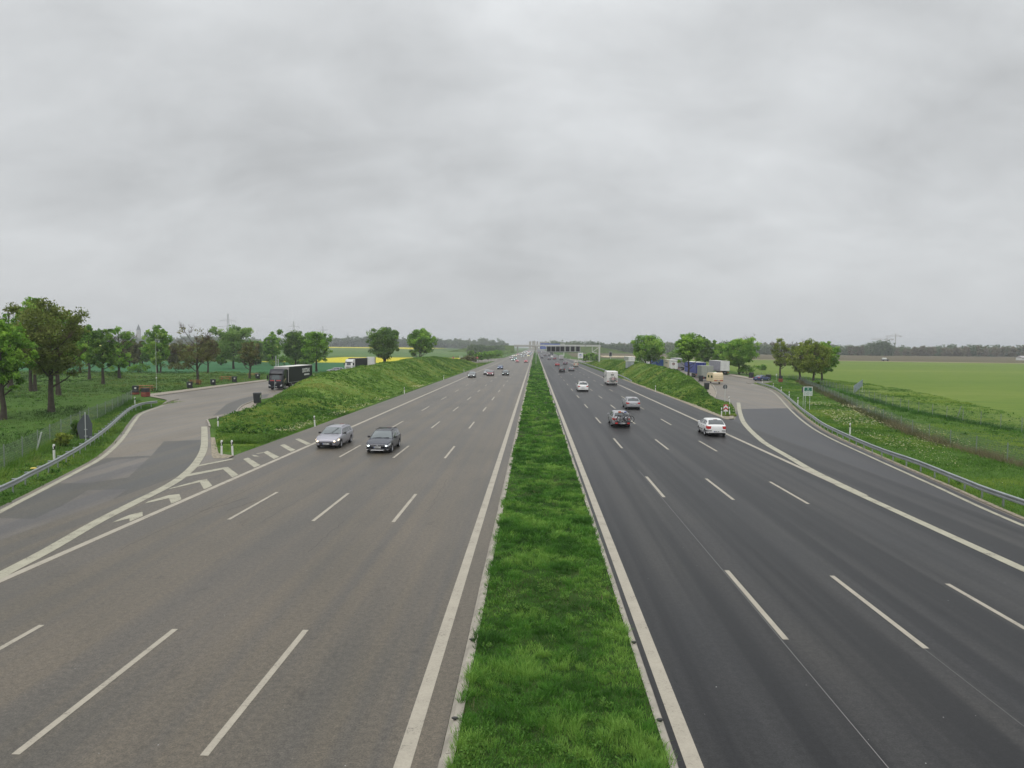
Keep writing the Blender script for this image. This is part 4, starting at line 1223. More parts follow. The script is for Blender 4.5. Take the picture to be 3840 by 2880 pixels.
for kd, col, px, X, lb in (
    ('saloon', 'green', 1924.6, -12.0, 'dark green car with white lamps near the left edge line, ahead of a teal car'),
    ('hatch', 'teal', 1932, -12.2, 'teal car half hidden behind the dark green car'),
    ('saloon', 'maroon', 1917, -15.9, 'dark red car with bright lamps in the outermost oncoming lane'),
    ('hatch', 'beige', 1924.5, -17.0, 'cream car with lamps lit behind the outermost dark red car'),
    ('saloon', 'yellow', 1933.5, -15.7, 'tan car right behind the cream one by the left shoulder'),
    ('suv', 'grey', 1960, -9.4, 'dark grey car in the middle lane with one bright lamp'),
    ('van', 'yellow', 1981.7, -5.2, 'pale yellow van behind the tall red car in the innermost lane'),
    ('saloon', 'black', 1970, -8.6, 'black low car left of the pale yellow van'),
    ('hatch', 'red', 1941.6, -15.9, 'red car near the far left shoulder in front of the roadside scrub'),
    ('hatch', 'silver', 1952.8, -13.0, 'silver car right of the far red one'),
    ('van', 'yellow', 1959, -15.6, 'yellow van far off near the left edge of the road'),
    ('saloon', 'beige', 1968.7, -11.9, 'pale cream car in the far middle lane, left of the pink one'),
    ('saloon', 'plum', 1989, -4.7, 'dark plum car far off in the innermost oncoming lane'),
    ('hatch', 'pink', 1975.5, -8.3, 'pinkish red car far off behind the black low car'),
    ('saloon', 'green', 1984.5, -5.4, 'dark green car with pale lamps far off by the median line'),
    ('hatch', 'white', 1980, -8.3, 'white car far off, left of the far dark green one'),
    ('saloon', 'blue', 1993, -4.4, 'blue grey car far off close to the median line'),
    ('van', 'red', 1983, -8.5, 'tall red van far off just below the overbridge'),
    ('saloon', 'silver', 1969, -15.2, 'small silver car far off below the left end of the overbridge'),
    ('hatch', 'pink', 1988, -6.6, 'pale pink car far off, in the cluster under the overbridge'),
    ('saloon', 'red', 1993.5, -4.9, 'red car far off in the innermost lane under the overbridge'),
    ('van', 'white', 1976, -12.3, 'white van far off among the cluster under the overbridge'),
    ('saloon', 'grey', 1972, -13.8, 'grey car far off left of the white van under the overbridge'),
    ('hatch', 'beige', 1964, -15.8, 'cream car far off in the outer lane, ahead of the overbridge ramp'), ('saloon', 'red', 1978.5, -11.0, 'red car far off in the third lane just before the overbridge'),
    ('hatch', 'white', 1986.5, -8.2, 'white car far off in the second lane beyond the tall red van'), ('suv', 'yellow', 1990, -6.5, 'yellowish car far off in the cluster beside the median'),
    ('van', 'white', 1991, -5.6, 'white van far off beside the yellowish car at the median'), ('saloon', 'black', 1962, -14.0, 'black car far off between silver car and yellow van'),
    ('hatch', 'blue', 1986, -5.0, 'blue car far off in the inner lane behind the plum one'), ('suv', 'pink', 1980.5, -10.0, 'pinkish tall car far off in the third lane of the cluster'),
):
    far_car(kd, col, onlane(px, X), True, lb)
for kd, col, px, X, lb in (
    ('saloon', 'black', 2059.7, 8.4, 'black car alone in lane two under the dark display boards'),
    ('hatch', 'maroon', 2080.5, 12.2, 'dark red car in lane three, right of the black car below the boards'),
    ('van', 'white', 2069.6, 12.0, 'white van in lane three beyond the dark red car'),
    ('saloon', 'dark', 2032.5, 4.7, 'dark car in the innermost departing lane beside the median line'),
    ('suv', 'black', 2045, 8.5, 'black car in lane two beyond the innermost dark car'),
    ('saloon', 'grey', 2030, 5.0, 'dark grey car farther along the innermost departing lane'),
    ('saloon', 'dark', 2058.4, 12.1, 'dark car with pale roof beyond the white van in lane three'),
    ('suv', 'grey', 2049, 12.2, 'grey car far off in lane three below the blue sign'),
    ('hatch', 'white', 2030.5, 8.4, 'white car far off in lane two below the blue sign'),
    ('saloon', 'plum', 2041.5, 8.3, 'plum grey car far off right of the white one'),
    ('saloon', 'pink', 2021, 5.0, 'pinkish car far off close to the median on the departing side'),
    ('hatch', 'silver', 2037, 12.0, 'silver car far off left of the first display board'),
    ('saloon', 'blue', 2026, 8.2, 'bluish car far off under the left end of the blue sign'),
    ('saloon', 'silver', 2047, 15.6, 'pale car far off in the outermost lane behind the display boards'),
):
    far_car(kd, col, onlane(px, X), False, lb)

# parked cars
pc = make_car('saloon', 'dark navy car parked by the bins at the right rest area')
set_paint(pc, PAINT['blue']); place(pc, G(2852, 1429) + Vector((.6, 1.0, 0)), R(128))
pc2 = make_car('estate', 'silver blue car parked beyond the left bank, only its roof showing', rails=True)
set_paint(pc2, PAINT['lilac']); place(pc2, Vector((-57.5, 201, 0)), R(-62))
# ------------------------------------------------------------------ lorries, trailers, camper, caravan, bicycles
M_tarpk = pm('black_tarpaulin', (0.005, 0.010, 0.008), 0.6, 0, 0.12, 1.2, spec=0.2)
M_navy = pm('navy_cab_paint', (0.007, 0.009, 0.016), 0.35, coat=0.2, spec=0.3)
M_cream = pm('cream_panel', (0.62, 0.57, 0.46), 0.55, 0, 0.05, 1.5)
M_white = pm('white_panel', (0.66, 0.67, 0.65), 0.5, 0, 0.05, 1.2)
M_lav = pm('lavender_tarpaulin', (0.27, 0.27, 0.315), 0.6, 0, 0.08, 1.0, bump=0.3)
M_bluet = pm('faded_blue_tarpaulin', (0.055, 0.075, 0.300), 0.6, 0, 0.14, 0.8, bump=0.3)
M_blued = pm('deep_blue_panel', (0.022, 0.034, 0.240), 0.5, 0, 0.08, 1.0)
M_blue2 = pm('bright_blue_paint', (0.025, 0.085, 0.300), 0.45, coat=0.3)
M_gbox = pm('grey_green_panel', (0.30, 0.32, 0.28), 0.6, 0, 0.06, 0.8)
M_gbox2 = pm('grey_panel_side', (0.22, 0.24, 0.22), 0.6, 0, 0.06, 0.8)
M_tan = pm('tan_roof_sheet', (0.46, 0.38, 0.29), 0.7, 0, 0.1, 1.0)
M_roofw = pm('pale_roof_sheet', (0.66, 0.65, 0.60), 0.6, 0, 0.06, 0.8)
M_steel = pm('galvanised_steel', (0.36, 0.38, 0.38), 0.45, 0.5, 0.12, 2.0)
M_gfront = pm('grey_front_wall', (0.40, 0.38, 0.38), 0.6, 0, 0.05, 1.0)
M_ink = pm('white_lettering', (0.72, 0.73, 0.70), 0.6)
M_redtxt = pm('red_lettering', (0.42, 0.05, 0.05), 0.6)
M_redlamp = pm('rear_reflector', (0.45, 0.03, 0.03), 0.3)

def truck_wheel(root, x, y, r=.50, w=.32):
    s = 1 if x > 0 else -1
    m = MB(); m.lathe((0, 0, 0), [(-w / 2, r * .5), (-w / 2, r * .92), (-w * .4, r), (w * .4, r), (w / 2, r * .92), (w / 2, r * .58), (w * .2, r * .5), (w * .2, 0)], 'x', 20)
    o = m.build('wheel', M_tyre, root, smooth=40); o.location = (x, y, r); o.rotation_euler = (0, 0, 0 if s > 0 else PI)
    h = MB(); h.lathe((0, 0, 0), [(w * .22, r * .54), (w * .40, r * .5), (w * .25, r * .3), (w * .36, r * .16), (w * .36, 0)], 'x', 16)
    h.build('rim', M_steel, o, smooth=40)

def text_mesh(body, size, mat, parent, name='lettering', bold=0.0, squeeze=1.0, depth=.004):
    cu = bpy.data.curves.new('lettering', 'FONT'); cu.body = body; cu.size = size; cu.align_x = 'CENTER'; cu.align_y = 'CENTER'
    cu.offset = bold; cu.extrude = depth
    tmp = bpy.data.objects.new('tmp', cu); COL.objects.link(tmp)
    bpy.context.view_layer.update()
    me = bpy.data.meshes.new_from_object(tmp.evaluated_get(bpy.context.evaluated_depsgraph_get()))
    bpy.data.objects.remove(tmp); bpy.data.curves.remove(cu)
    me.materials.clear(); me.materials.append(mat)
    for v in me.vertices: v.co.x *= squeeze
    o = bpy.data.objects.new(name, me); COL.objects.link(o); o.parent = parent
    return o

def make_trailer(label, side, rear, roof, L=13.6, W=2.55, z0=1.15, z1=4.0, front=None, name='lorry_trailer', axles=3, bars=True):
    """semi trailer, rear end at +y, origin on the ground under its middle"""
    root = thing(name, label, 'trailer')
    b = MB(); b.box((0, 0, (z0 + z1) / 2), (W, L, z1 - z0), 0); b.build('box_body', side, root, bevel=.02)
    r = MB(); r.box((0, 0, z1 + .012), (W + .03, L + .03, .05)); r.build('roof', roof, root)
    d = MB()
    for s in (-1, 1):
        d.box((s * W * .249, L / 2 + .022, (z0 + z1) / 2), (W * .475, .035, z1 - z0 - .10), 0)
        for k in (.12, .36):
            d.cyl((s * W * k, L / 2 + .055, z0 + .05), (s * W * k, L / 2 + .055, z1 - .08), .018, 6, 1)
    d.build('rear_door', [rear, M_steel], root)
    f = MB()
    for s in (-1, 1): f.box((s * (W / 2 + .003), L / 2 - .04, (z0 + z1) / 2), (.03, .12, z1 - z0)); f.box((s * (W / 2 + .004), 0, z0 - .06), (.03, L, .12))
    f.build('frame', M_steel, root)
    if bars:
        e = MB()
        n = int(L / 0.6)
        for s in (-1, 1):
            for k in range(1, n): e.box((s * (W / 2 + .004), -L / 2 + L * k / n, z0 + .22), (.008, .05, .44))
        e.build('strap', M_under, root)
    c = MB()
    c.box((0, 0, z0 - .16), (1.0, L - .4, .26)); c.box((0, L / 2 - .1, .62), (2.4, .12, .16))
    c.build('chassis', M_under, root)
    t = MB()
    for s in (-1, 1): t.box((s * 1.0, L / 2 + .0, .78), (.42, .06, .14))
    t.build('tail_light', M_redlamp, root)
    p = plate_mb(L / 2 + .05, .62, 1); p.build('number_plate', [M_plate, M_plateb, M_char], root)
    for k in range(axles):
        y = L / 2 - 2.2 - 1.31 * k
        for s in (-1, 1): truck_wheel(root, s * 1.05, y)
    return root

def cab_parts(root, y0, col, W=2.5, H=3.65, accent=False):
    """high roof tractor cab, nose at y0 facing -y, 2.3 m deep"""
    b = MB()
    prof = [(y0 + .08, .30), (y0, .45), (y0, .75), (y0, 1.55), (y0 + .10, 1.75), (y0 + .32, 2.72), (y0 + .42, 2.86), (y0 + .62, 3.30), (y0 + 1.05, H), (y0 + 2.2, H), (y0 + 2.2, .95), (y0 + 1.95, .95), (y0 + 1.85, 1.12), (y0 + .95, 1.12), (y0 + .80, .32)]
    # loft the profile across the width with rounded shoulders
    rings = []
    for x, k in ((-W / 2, .96), (-W / 2 + .06, .99), (-W * .3, 1.0), (W * .3, 1.0), (W / 2 - .06, .99), (W / 2, .96)):
        cy_, cz_ = y0 + 1.2, 1.9
        rings.append([(x, cy_ + (y - cy_) * k, cz_ + (z - cz_) * (k if z > 1.9 else 1)) for y, z in prof])
    b.loft(rings, 0)
    b.build('cab', col, root, smooth=30)
    w = MB(); P = []
    for i in range(6):
        k = i / 5; z = 1.80 + .86 * k; y = y0 + .11 + .205 * k
        P.append([(-W / 2 * .90 + W * .90 * j / 8, y - .022 + .10 * (abs(j - 4) / 4) ** 3, z) for j in range(9)])
    w.grid(P); w.build('windscreen', M_wind, root, smooth=60)
    v = MB(); v.prism([(y0 + .26, 2.68), (y0 + .05, 2.80), (y0 + .07, 2.86), (y0 + .40, 2.86)], -W * .45, W * .45, 'x'); v.build('sun_visor', M_under, root)
    for s in (-1, 1):
        q = MB(); q.add([(s * (W / 2 + .006), y, z) for y, z in ((y0 + .45, 1.85), (y0 + 1.35, 1.75), (y0 + 1.35, 2.55), (y0 + .62, 2.55))], [(0, 1, 2, 3)])
        q.build('side_window', M_glass, root)
        m = MB(); m.box((s * (W / 2 + .20), y0 + .22, 2.20), (.24, .14, .72)); m.box((s * (W / 2 + .08), y0 + .26, 2.5), (.2, .05, .05)); m.build('wing_mirror', M_under, root, bevel=.03)
        h = MB(); h.prism([(s * 1.20, .80), (s * 1.20, 1.02), (s * .98, .92), (s * .80, .74), (s * .84, .66), (s * 1.1, .68)], y0 - .02, y0 + .06, 'y'); h.build('headlight', M_lampoff, root)
        truck_wheel(root, s * 1.06, y0 + 1.40)
    g = MB()
    for z in (.98, 1.12, 1.26, 1.40): g.box((0, y0 - .006, z), (1.7, .02, .055))
    g.box((0, y0 - .004, .68), (1.5, .02, .14))
    g.build('grille', M_under, root)
    p = plate_mb(y0 - .02, .58, -1); p.build('number_plate', [M_plate, M_plateb, M_char], root)

# black lorry facing the bridge on the left lay by
Q = thing('lorry', 'black curtain sided lorry with white lettering parked on the left rest area', 'lorry', (-45.15, 121.0, 0))
cab_parts(Q, 0.0, M_navy)
bx = MB(); bx.box((0, 2.75 + 6.8, 2.60), (2.55, 13.6, 2.72), 0); bx.build('trailer_box', M_tarpk, Q, bevel=.02)
rf = MB(); rf.box((0, 9.55, 3.985), (2.60, 13.66, .055)); rf.build('roof', M_roofw, Q)
fw = MB(); fw.box((0, 2.735, 3.72), (2.56, .03, .46)); fw.box((1.283, 2.86, 2.58), (.03, .26, 2.72)); fw.box((1.283, 2.98, 3.72), (.028, .5, .46)); fw.build('front_wall', M_gfront, Q)
st = MB()
for s in (-1, 1): st.box((s * 1.288, 9.6, 1.16), (.03, 13.3, .07))
st.build('side_rail', M_steel, Q)
ch = MB(); ch.box((0, 8.5, 1.03), (1.0, 14, .25)); ch.box((0, 4.2, .72), (2.3, 1.4, .5)); ch.build('chassis', M_under, Q)
sk = MB(); sk.box((1.2, 6.5, .78), (.04, 3.2, .34)); sk.box((1.225, 5.4, .62), (.02, 1.2, .12), 1); sk.build('side_guard', [M_under, M_white], Q)
for k in range(3):
    for s in (-1, 1): truck_wheel(Q, s * 1.05, 12.2 + 1.31 * k)
for s in (-1, 1): truck_wheel(Q, s * 1.0, 4.5)
tx = text_mesh('QUICKTRANS', 1.02, M_ink, Q, bold=.028, squeeze=.68); tx.location = (1.285, 12.55, 3.05); tx.rotation_euler = (PI / 2, 0, PI / 2)
ul = MB(); ul.box((1.287, 12.5, 2.56), (.008, 3.9, .05)); ul.build('underline', M_under, Q)
# unreadable second line: a row of small blocks
sl = MB(); rr = random.Random(5); y = 11.45
while y < 14.5:
    wv = rr.uniform(.10, .19); sl.box((1.287, y + wv / 2, 2.28), (.008, wv, .30)); y += wv + .05
sl.build('lettering', M_ink, Q)
rd = MB()
for a, b in ((-.92, -.18), (.16, .92)):
    rd.box(((a + b) / 2, -.012 + .035, 1.66), (b - a, .02, .15))
rd.build('lettering', M_redtxt, Q)
em = MB(); em.lathe((0, -.02, 1.22), [(0, .12), (-.012, .155), (0, .17), (.01, .17)], 'y', 18); em.bar((-.10, -.025, 1.22), (.10, -.025, 1.22), .03, .03); em.build('emblem', M_chrome, Q)
sg = MB()
for (a, b) in (((.62, 1.55), (1.7, 2.05)), ((.75, 1.35), (1.75, 1.95))): sg.bar((1.262, a[0], a[1]), (1.262, b[0], b[1]), .012, .07)
sg.build('side_stripe', pm('tan_stripe', (.45, .36, .22), .6), Q)

# white lorry with tan roof, and a white trailer behind it, beyond the left bank
Wl = thing('lorry', 'white lorry with tan trailer roof half hidden behind the left bank', 'lorry', (-56.6, 212.0, 0), R(-9))
cab_parts(Wl, 0.0, M_white)
bx = MB(); bx.box((0, 2.75 + 4.5, 2.60), (2.55, 9.0, 2.6), 0); bx.build('trailer_box', M_tarpk, Wl)
rf = MB(); rf.box((0, 7.25, 3.93), (2.6, 9.06, .06)); rf.build('roof', M_tan, Wl)
ch = MB(); ch.box((0, 6, 1.03), (1.0, 11, .25)); ch.build('chassis', M_under, Wl)
for k in range(2):
    for s in (-1, 1): truck_wheel(Wl, s * 1.05, 9 + 1.31 * k)
Wt = make_trailer('plain white trailer parked behind the tan roofed white lorry', M_white, M_white, M_roofw, L=9.0); place(Wt, Vector((-54.6, 233, 0)), R(10))

# right hand rest area, each trailer parallel to the road with its rear towards the bridge
def trl(px, py, label, side, rear, roof, L=13.6, **k):
    o = make_trailer(label, side, rear, roof, L, **k); p = G(px, py)
    return place(o, p + Vector((0, L / 2, 0)), PI)
def rear_at(px, Y, label, side, rear, roof, L=13.6, rz=0.0, **k):
    o = make_trailer(label, side, rear, roof, L, **k); p = AT(px, 1400, Y); p.z = 0
    return place(o, p + Vector((0, L / 2, 0)), PI + rz)
rear_at(2627, 188, 'long blue curtain trailer behind the tree at the right rest area', M_bluet, M_blued, M_white, 13.6, W=2.75)
rear_at(2718, 208, 'white doored trailer with lavender side, last on the right of the rest area', M_lav, M_white, M_roofw, W=2.65)
rear_at(2653, 168, 'plain grey green box trailer parked in front of the caravan', M_gbox2, M_gbox, M_gbox, 4.6, W=2.75, z0=1.0, z1=3.55, axles=1, bars=False)
wt = rear_at(2525, 222, 'cream box trailer with round dark emblem on its rear door', M_cream, M_white, M_roofw, 9.5, W=2.65, axles=2, bars=False)
eb = MB(); n = 20
eb.prism([(.42 * math.cos(2 * PI * k / n), 2.75 + .42 * math.sin(2 * PI * k / n)) for k in range(n)], 4.75 + .045, 4.75 + .062, 'y', 0)
eb.box((0, 4.75 + .066, 2.75), (.95, .008, .12), 1); eb.box((0, 4.75 + .070, 2.90), (.16, .008, .14), 2); eb.box((0, 4.75 + .068, 2.58), (.5, .008, .08), 2)
eb.build('emblem', [M_under, M_redlamp, M_ink], wt)
tb = MB(); x = -1.0
rr = random.Random(9)
while x < 1.0:
    wv = rr.uniform(.05, .12); tb.box((x, 4.75 + .05, 3.62), (wv, .01, .16)); x += wv + .04
for k in range(9):
    tb.box((1.332, -1.6 + k * .42, 3.05), (.012, .30, .46 if k % 3 else .3)); 
tb.build('lettering', pm('green_grey_lettering', (.14, .20, .17), .6), wt)
rear_at(2556, 247, 'tall lavender grey trailer behind the cream one', M_lav, M_lav, M_roofw, W=2.6, z1=4.1)
bl = thing('lorry', 'bright blue lorry showing above the crest of the right bank', 'lorry', AT(2466, 1400, 243).xy.to_3d(), PI)
cab_parts(bl, -7.2, M_blue2)
bx = MB(); bx.box((0, -.6, 2.55), (2.55, 8.4, 2.7)); bx.build('trailer_box', M_blue2, bl, bevel=.02)
rf = MB(); rf.box((0, -.6, 3.93), (2.6, 8.46, .06)); rf.build('roof', M_roofw, bl)
for k in range(2):
    for s in (-1, 1): truck_wheel(bl, s * 1.05, 1.2 + 1.31 * k)
ch = MB(); ch.box((0, -1, 1.03), (1.0, 9, .25)); ch.build('chassis', M_under, bl)
rear_at(2438, 262, 'white trailer between the two leafy trees on the right bank', M_white, M_white, M_roofw)
rear_at(2368, 285, 'pale grey trailer far left behind the right bank', M_gbox, M_white, M_roofw)

# caravan
cv = thing('caravan', 'cream caravan with brown lower stripe parked on the right rest area', 'caravan', G(2690, 1441) + Vector((0, 2.3, 0)), PI + R(6))
M_cvn = pm('caravan_cream', (0.66, 0.55, 0.36), 0.5, 0, 0.04, 1.5)
M_cvb = pm('caravan_brown', (0.22, 0.12, 0.05), 0.6)
prof = [(-2.2, .55), (-2.3, 1.0), (-2.2, 1.6), (-1.9, 2.15), (-1.5, 2.42), (1.6, 2.50), (2.0, 2.35), (2.2, 1.9), (2.28, 1.2), (2.25, .50)]
rings = []
for x, k in ((-1.10, .965), (-1.04, .99), (-.9, 1), (.9, 1), (1.04, .99), (1.10, .965)):
    rings.append([(x, y * k, 1.4 + (z - 1.4) * k) for y, z in prof])
m = MB(); m.loft(rings); m.build('body', M_cvn, cv, smooth=30)
m = MB(); m.box((0, 2.262, .78), (2.02, .05, .20)); m.box((0, 2.27, 1.32), (2.0, .02, .03)); m.box((0, 2.22, 1.75), (1.95, .03, .03)); m.build('stripe', M_cvb, cv)
m = MB()
for s in (-1, 1): m.box((s * .66, 2.30, .80), (.52, .03, .15))
m.build('tail_light', M_redlamp, cv)
plate_mb(2.30, .80, 1).build('number_plate', [M_plate, M_plateb, M_char], cv)
for s in (-1, 1):
    w = MB(); w.add([(s * 1.112, y, z) for y, z in ((-1.3, 1.35), (-.3, 1.35), (-.3, 1.9), (-1.3, 1.9))], [(0, 1, 2, 3)]); w.build('side_window', M_glass, cv); w = MB(); w.add([(s * 1.112, y, z) for y, z in ((.5, 1.35), (1.7, 1.35), (1.6, 1.9), (.5, 1.9))], [(0, 1, 2, 3)])
    w.build('side_window', M_glass, cv)
    add_wheel(cv, s * 1.0, .1, .31, s)
m = MB(); m.ell((0, .3, 2.50), (.35, .3, .10)); m.build('roof_vent', M_white, cv, smooth=50)
m = MB(); m.bar((0, -2.2, .5), (0, -3.4, .5), .08); m.bar((-.6, -2.1, .5), (0, -3.2, .5), .06); m.bar((.6, -2.1, .5), (0, -3.2, .5), .06); m.cyl((0, -3.2, 0), (0, -3.2, .6), .04); m.build('drawbar', M_steel, cv)

# bicycles
def make_bike(label, frame_mat, name='bicycle'):
    """side on along x, wheels at z 0.34"""
    b = thing(name, label, 'bicycle')
    for x in (-.52, .52):
        t = MB(); pr = [(.33 + .028 * math.cos(a), .028 * math.sin(a)) for a in [2 * PI * k / 6 for k in range(6)]]
        t.lathe((0, 0, 0), [(v, r) for r, v in pr] + [(pr[0][1], pr[0][0])], 'y', 28)
        o = t.build('wheel', M_tyre, b, smooth=60); o.location = (x, 0, .34)
        s = MB()
        for k in range(9):
            a = PI * k / 9; s.bar((.31 * math.cos(a), 0, .31 * math.sin(a)), (-.31 * math.cos(a), 0, -.31 * math.sin(a)), .006)
        s.build('spokes', M_steel, o)
    f = MB(); BB = (-.08, 0, .30); ST = (-.22, 0, .80); HT = (.36, 0, .82); HB = (.40, 0, .70)
    for a, c in ((BB, ST), (ST, HT), (BB, HB), (BB, (-.52, 0, .34)), (ST, (-.52, 0, .34)), (HT, HB)): f.cyl(a, c, .030, 8)
    f.cyl(HB, (.52, 0, .34), .026, 8)
    f.build('frame', frame_mat, b)
    s = MB(); s.cyl(ST, (-.25, 0, .92), .013, 6); s.ell((-.26, 0, .95), (.14, .06, .035)); s.build('saddle', M_trim, b, smooth=60)
    h = MB(); h.cyl(HT, (.33, 0, .96), .014, 6); h.tube([(.30, -.28, .99), (.36, -.1, .97), (.36, .1, .97), (.30, .28, .99)], .013, 6); h.build('handlebar', M_trim, b)
    c = MB(); c.lathe((-.08, .0, .30), [(-.01, .0), (-.01, .09), (.01, .09), (.01, 0)], 'y', 14); c.bar((-.08, .06, .30), (-.04, .06, .14), .02); c.bar((-.08, -.06, .30), (-.12, -.06, .46), .02); c.build('crank', M_trim, b)
    return b
M_bkblue = pm('blue_bike_frame', (0.04, 0.07, 0.30), 0.4, coat=.4); M_bkor = pm('orange_bike_frame', (0.55, 0.13, 0.05), 0.4, coat=.4); M_bkgry = pm('grey_bike_frame', (0.12, 0.12, 0.13), 0.4); M_bkred = pm('red_bike_frame', (0.35, 0.04, 0.05), 0.4)
pD = D.location
b1 = make_bike('dark bicycle with large wheels, outermost on the tail rack of the silver estate', M_bkgry); place(b1, pD + Vector((.30, -2.78, .50)), R(2))
b2 = make_bike('bicycle with blue saddle cover and orange bag next to the tailgate on the rack', M_bkgry); place(b2, pD + Vector((.05, -2.56, .55)), R(181))
cvr = MB(); cvr.ell((-.26, 0, .98), (.16, .09, .06)); cvr.build('saddle_cover', M_bkblue, b2, smooth=60)
bg_ = MB(); bg_.box((.30, 0, .98), (.26, .14, .16)); bg_.build('bag', M_bkor, b2, bevel=.03)
rk = thing('bike_rack', 'black bike rack with its own lamps on the tail of the silver estate', 'bike rack', pD + Vector((0, -2.42, 0)), DEP)
m = MB(); m.bar((-.70, .16, .50), (.70, .16, .50), .05, .04); m.bar((-.70, .38, .50), (.70, .38, .50), .05, .04); m.bar((0, 0, .45), (0, .50, .45), .08, .06); m.tube([(-.25, .12, .5), (-.22, .14, 1.2), (.22, .14, 1.2), (.25, .12, .5)], .018, 6); m.build('frame', M_trim, rk)
m = MB()
for s in (-1, 1): m.box((s * .58, .53, .46), (.26, .06, .14))
m.build('tail_light', M_tail, rk, bevel=.01)
plate_mb(.54, .46, 1).build('number_plate', [M_plate, M_plateb, M_char], rk)

# camper van
cp = thing('camper_van', 'white camper van with two bicycles on its tail in the right lane', 'camper van', G(2296, 1444) + Vector((0, 3.1, 0)), DEP)
M_camp = pm('camper_white', (0.72, 0.71, 0.68), 0.4, 0, 0.03, 1.0, coat=.2)
prof = [(-3.05, .55), (-3.10, .85), (-2.85, 1.10), (-2.25, 1.25), (-2.0, 1.75), (-2.55, 1.95), (-2.60, 2.35), (-2.1, 2.75), (-1.4, 2.86), (2.95, 2.82), (3.05, 2.72), (3.08, .62), (2.9, .45), (2.35, .45)]
arc = [(1.75 + .42 * math.cos(a), .38 + .42 * math.sin(a)) for a in np.linspace(0.1, PI - .1, 7)]
arc2 = [(-1.95 + .40 * math.cos(a), .38 + .40 * math.sin(a)) for a in np.linspace(0.1, PI - .1, 7)]
prof = prof + arc + [(-1.4, .40)] + arc2 + [(-2.5, .45)]
rings = []
for x, k in ((-1.13, .985), (-1.08, .997), (1.08, .997), (1.13, .985)):
    rings.append([(x, y * k, 1.6 + (z - 1.6) * k) for y, z in prof])
m = MB(); m.loft(rings); m.build('body', M_camp, cp, smooth=25)
m = MB(); m.box((0, 3.09, 2.12), (.62, .02, .20), 0); m.build('rear_window', M_glass, cp)
m = MB(); m.box((0, 3.09, 2.55), (.28, .03, .05)); m.build('brake_lamp', M_brake, cp)
for s in (-1, 1):
    w = MB(); w.add([(s * 1.138, y, z) for y, z in ((-.6, 1.6), (.3, 1.6), (.3, 2.1), (-.6, 2.1))], [(0, 1, 2, 3)]); w.build('side_window', M_glass, cp); w = MB(); w.add([(s * 1.138, y, z) for y, z in ((1.6, 1.75), (2.0, 1.75), (2.0, 2.3), (1.6, 2.3))], [(0, 1, 2, 3)]); w.build('side_window', M_glass, cp)
    add_wheel(cp, s * .98, 1.75, .36, s); add_wheel(cp, s * .95, -1.95, .36, s)
    t = MB(); t.box((s * .92, 3.10, .78), (.28, .03, .12)); t.build('tail_light', M_tail, cp)
    mm = MB(); mm.box((s * 1.28, -2.15, 1.45), (.18, .10, .32)); mm.bar((s * 1.0, -2.2, 1.3), (s * 1.28, -2.15, 1.4), .05); mm.build('wing_mirror', M_trim, cp)
m = MB(); m.box((0, 2.95, .50), (2.1, .25, .16)); m.build('bumper', M_camp, cp, bevel=.02)
m = MB(); m.box((0, 0, .42), (1.9, 5.4, .16)); m.build('chassis', M_under, cp)
plate_mb(3.11, .72, 1).build('number_plate', [M_plate, M_plateb, M_char], cp)
m = MB(); m.bar((-.65, 3.22, .92), (.75, 3.22, .92), .05); m.bar((-.65, 3.42, .92), (.75, 3.42, .92), .05); m.bar((-.3, 3.05, .9), (-.3, 3.45, .9), .05); m.bar((.3, 3.05, .9), (.3, 3.45, .9), .05); m.build('bike_carrier', M_steel, cp)
pC = cp.location
k1 = make_bike('grey bicycle on the tail carrier of the camper van, left of the warning board', M_bkgry); place(k1, pC + Vector((.05, -3.42, .94)), R(0)); k1.scale = (.86, .86, .86)
k2 = make_bike('red framed bicycle behind the grey one on the camper van carrier', M_bkred); place(k2, pC + Vector((.25, -3.24, .94)), R(180)); k2.scale = (.86, .86, .86)
wbd = thing('warning_board', 'red and white striped warning board on the camper van bicycles', 'warning board', pC + Vector((.10, -3.50, 1.30)), 0)
m = MB(); m.box((0, 0, 0), (.50, .012, .50), 0, Matrix.Rotation(R(28), 3, 'Y')); m.build('panel', pm('board_white', (.7, .7, .68), .5), wbd)
m = MB(); q = Matrix.Rotation(R(28), 3, 'Y')
for k in (-.16, 0, .16): m.box(q @ Vector((0, -.010, k)), (.50, .006, .07), 0, q)
m.build('stripe', pm('board_red', (.42, .03, .04), .5), wbd)
bx_ = onlane(2105, 15.9)
bv = thing('box_van', 'white box van with pale grey rear in the outermost departing lane', 'box van', bx_, DEP)
m = MB(); m.box((0, .8, 1.85), (2.15, 4.2, 2.3)); m.build('box_body', M_white, bv, bevel=.04)
m = MB(); m.prism([(-1.3, .45), (-3.0, .45), (-3.1, 1.0), (-2.5, 1.2), (-2.0, 1.95), (-1.3, 2.0)], -1.0, 1.0, 'x'); m.build('cab', M_white, bv, bevel=.03)
m = MB(); m.box((0, 2.92, 1.85), (1.9, .03, 2.0)); m.build('rear_door', M_gfront, bv)
for s in (-1, 1): add_wheel(bv, s * .95, 1.9, .36, s); add_wheel(bv, s * .9, -2.2, .36, s)
m = MB(); m.box((0, 0, .55), (1.8, 5.4, .25)); m.build('chassis', M_under, bv)
dk = onlane(2068, 15.7)
dl = thing('lorry', 'dark lorry far off in the outermost departing lane below the boards', 'lorry', dk, DEP)
m = MB(); m.box((0, 0, 2.4), (2.5, 9, 2.8)); m.build('trailer_box', pm('grey_green_sheet', (.10, .12, .10), .7), dl, bevel=.03)
cab_parts(dl, -6.8, M_white)
m = MB(); m.box((0, 0, .85), (1.6, 8.8, .4)); m.build('chassis', M_under, dl)
for s in (-1, 1): truck_wheel(dl, s * 1.05, 3.0)
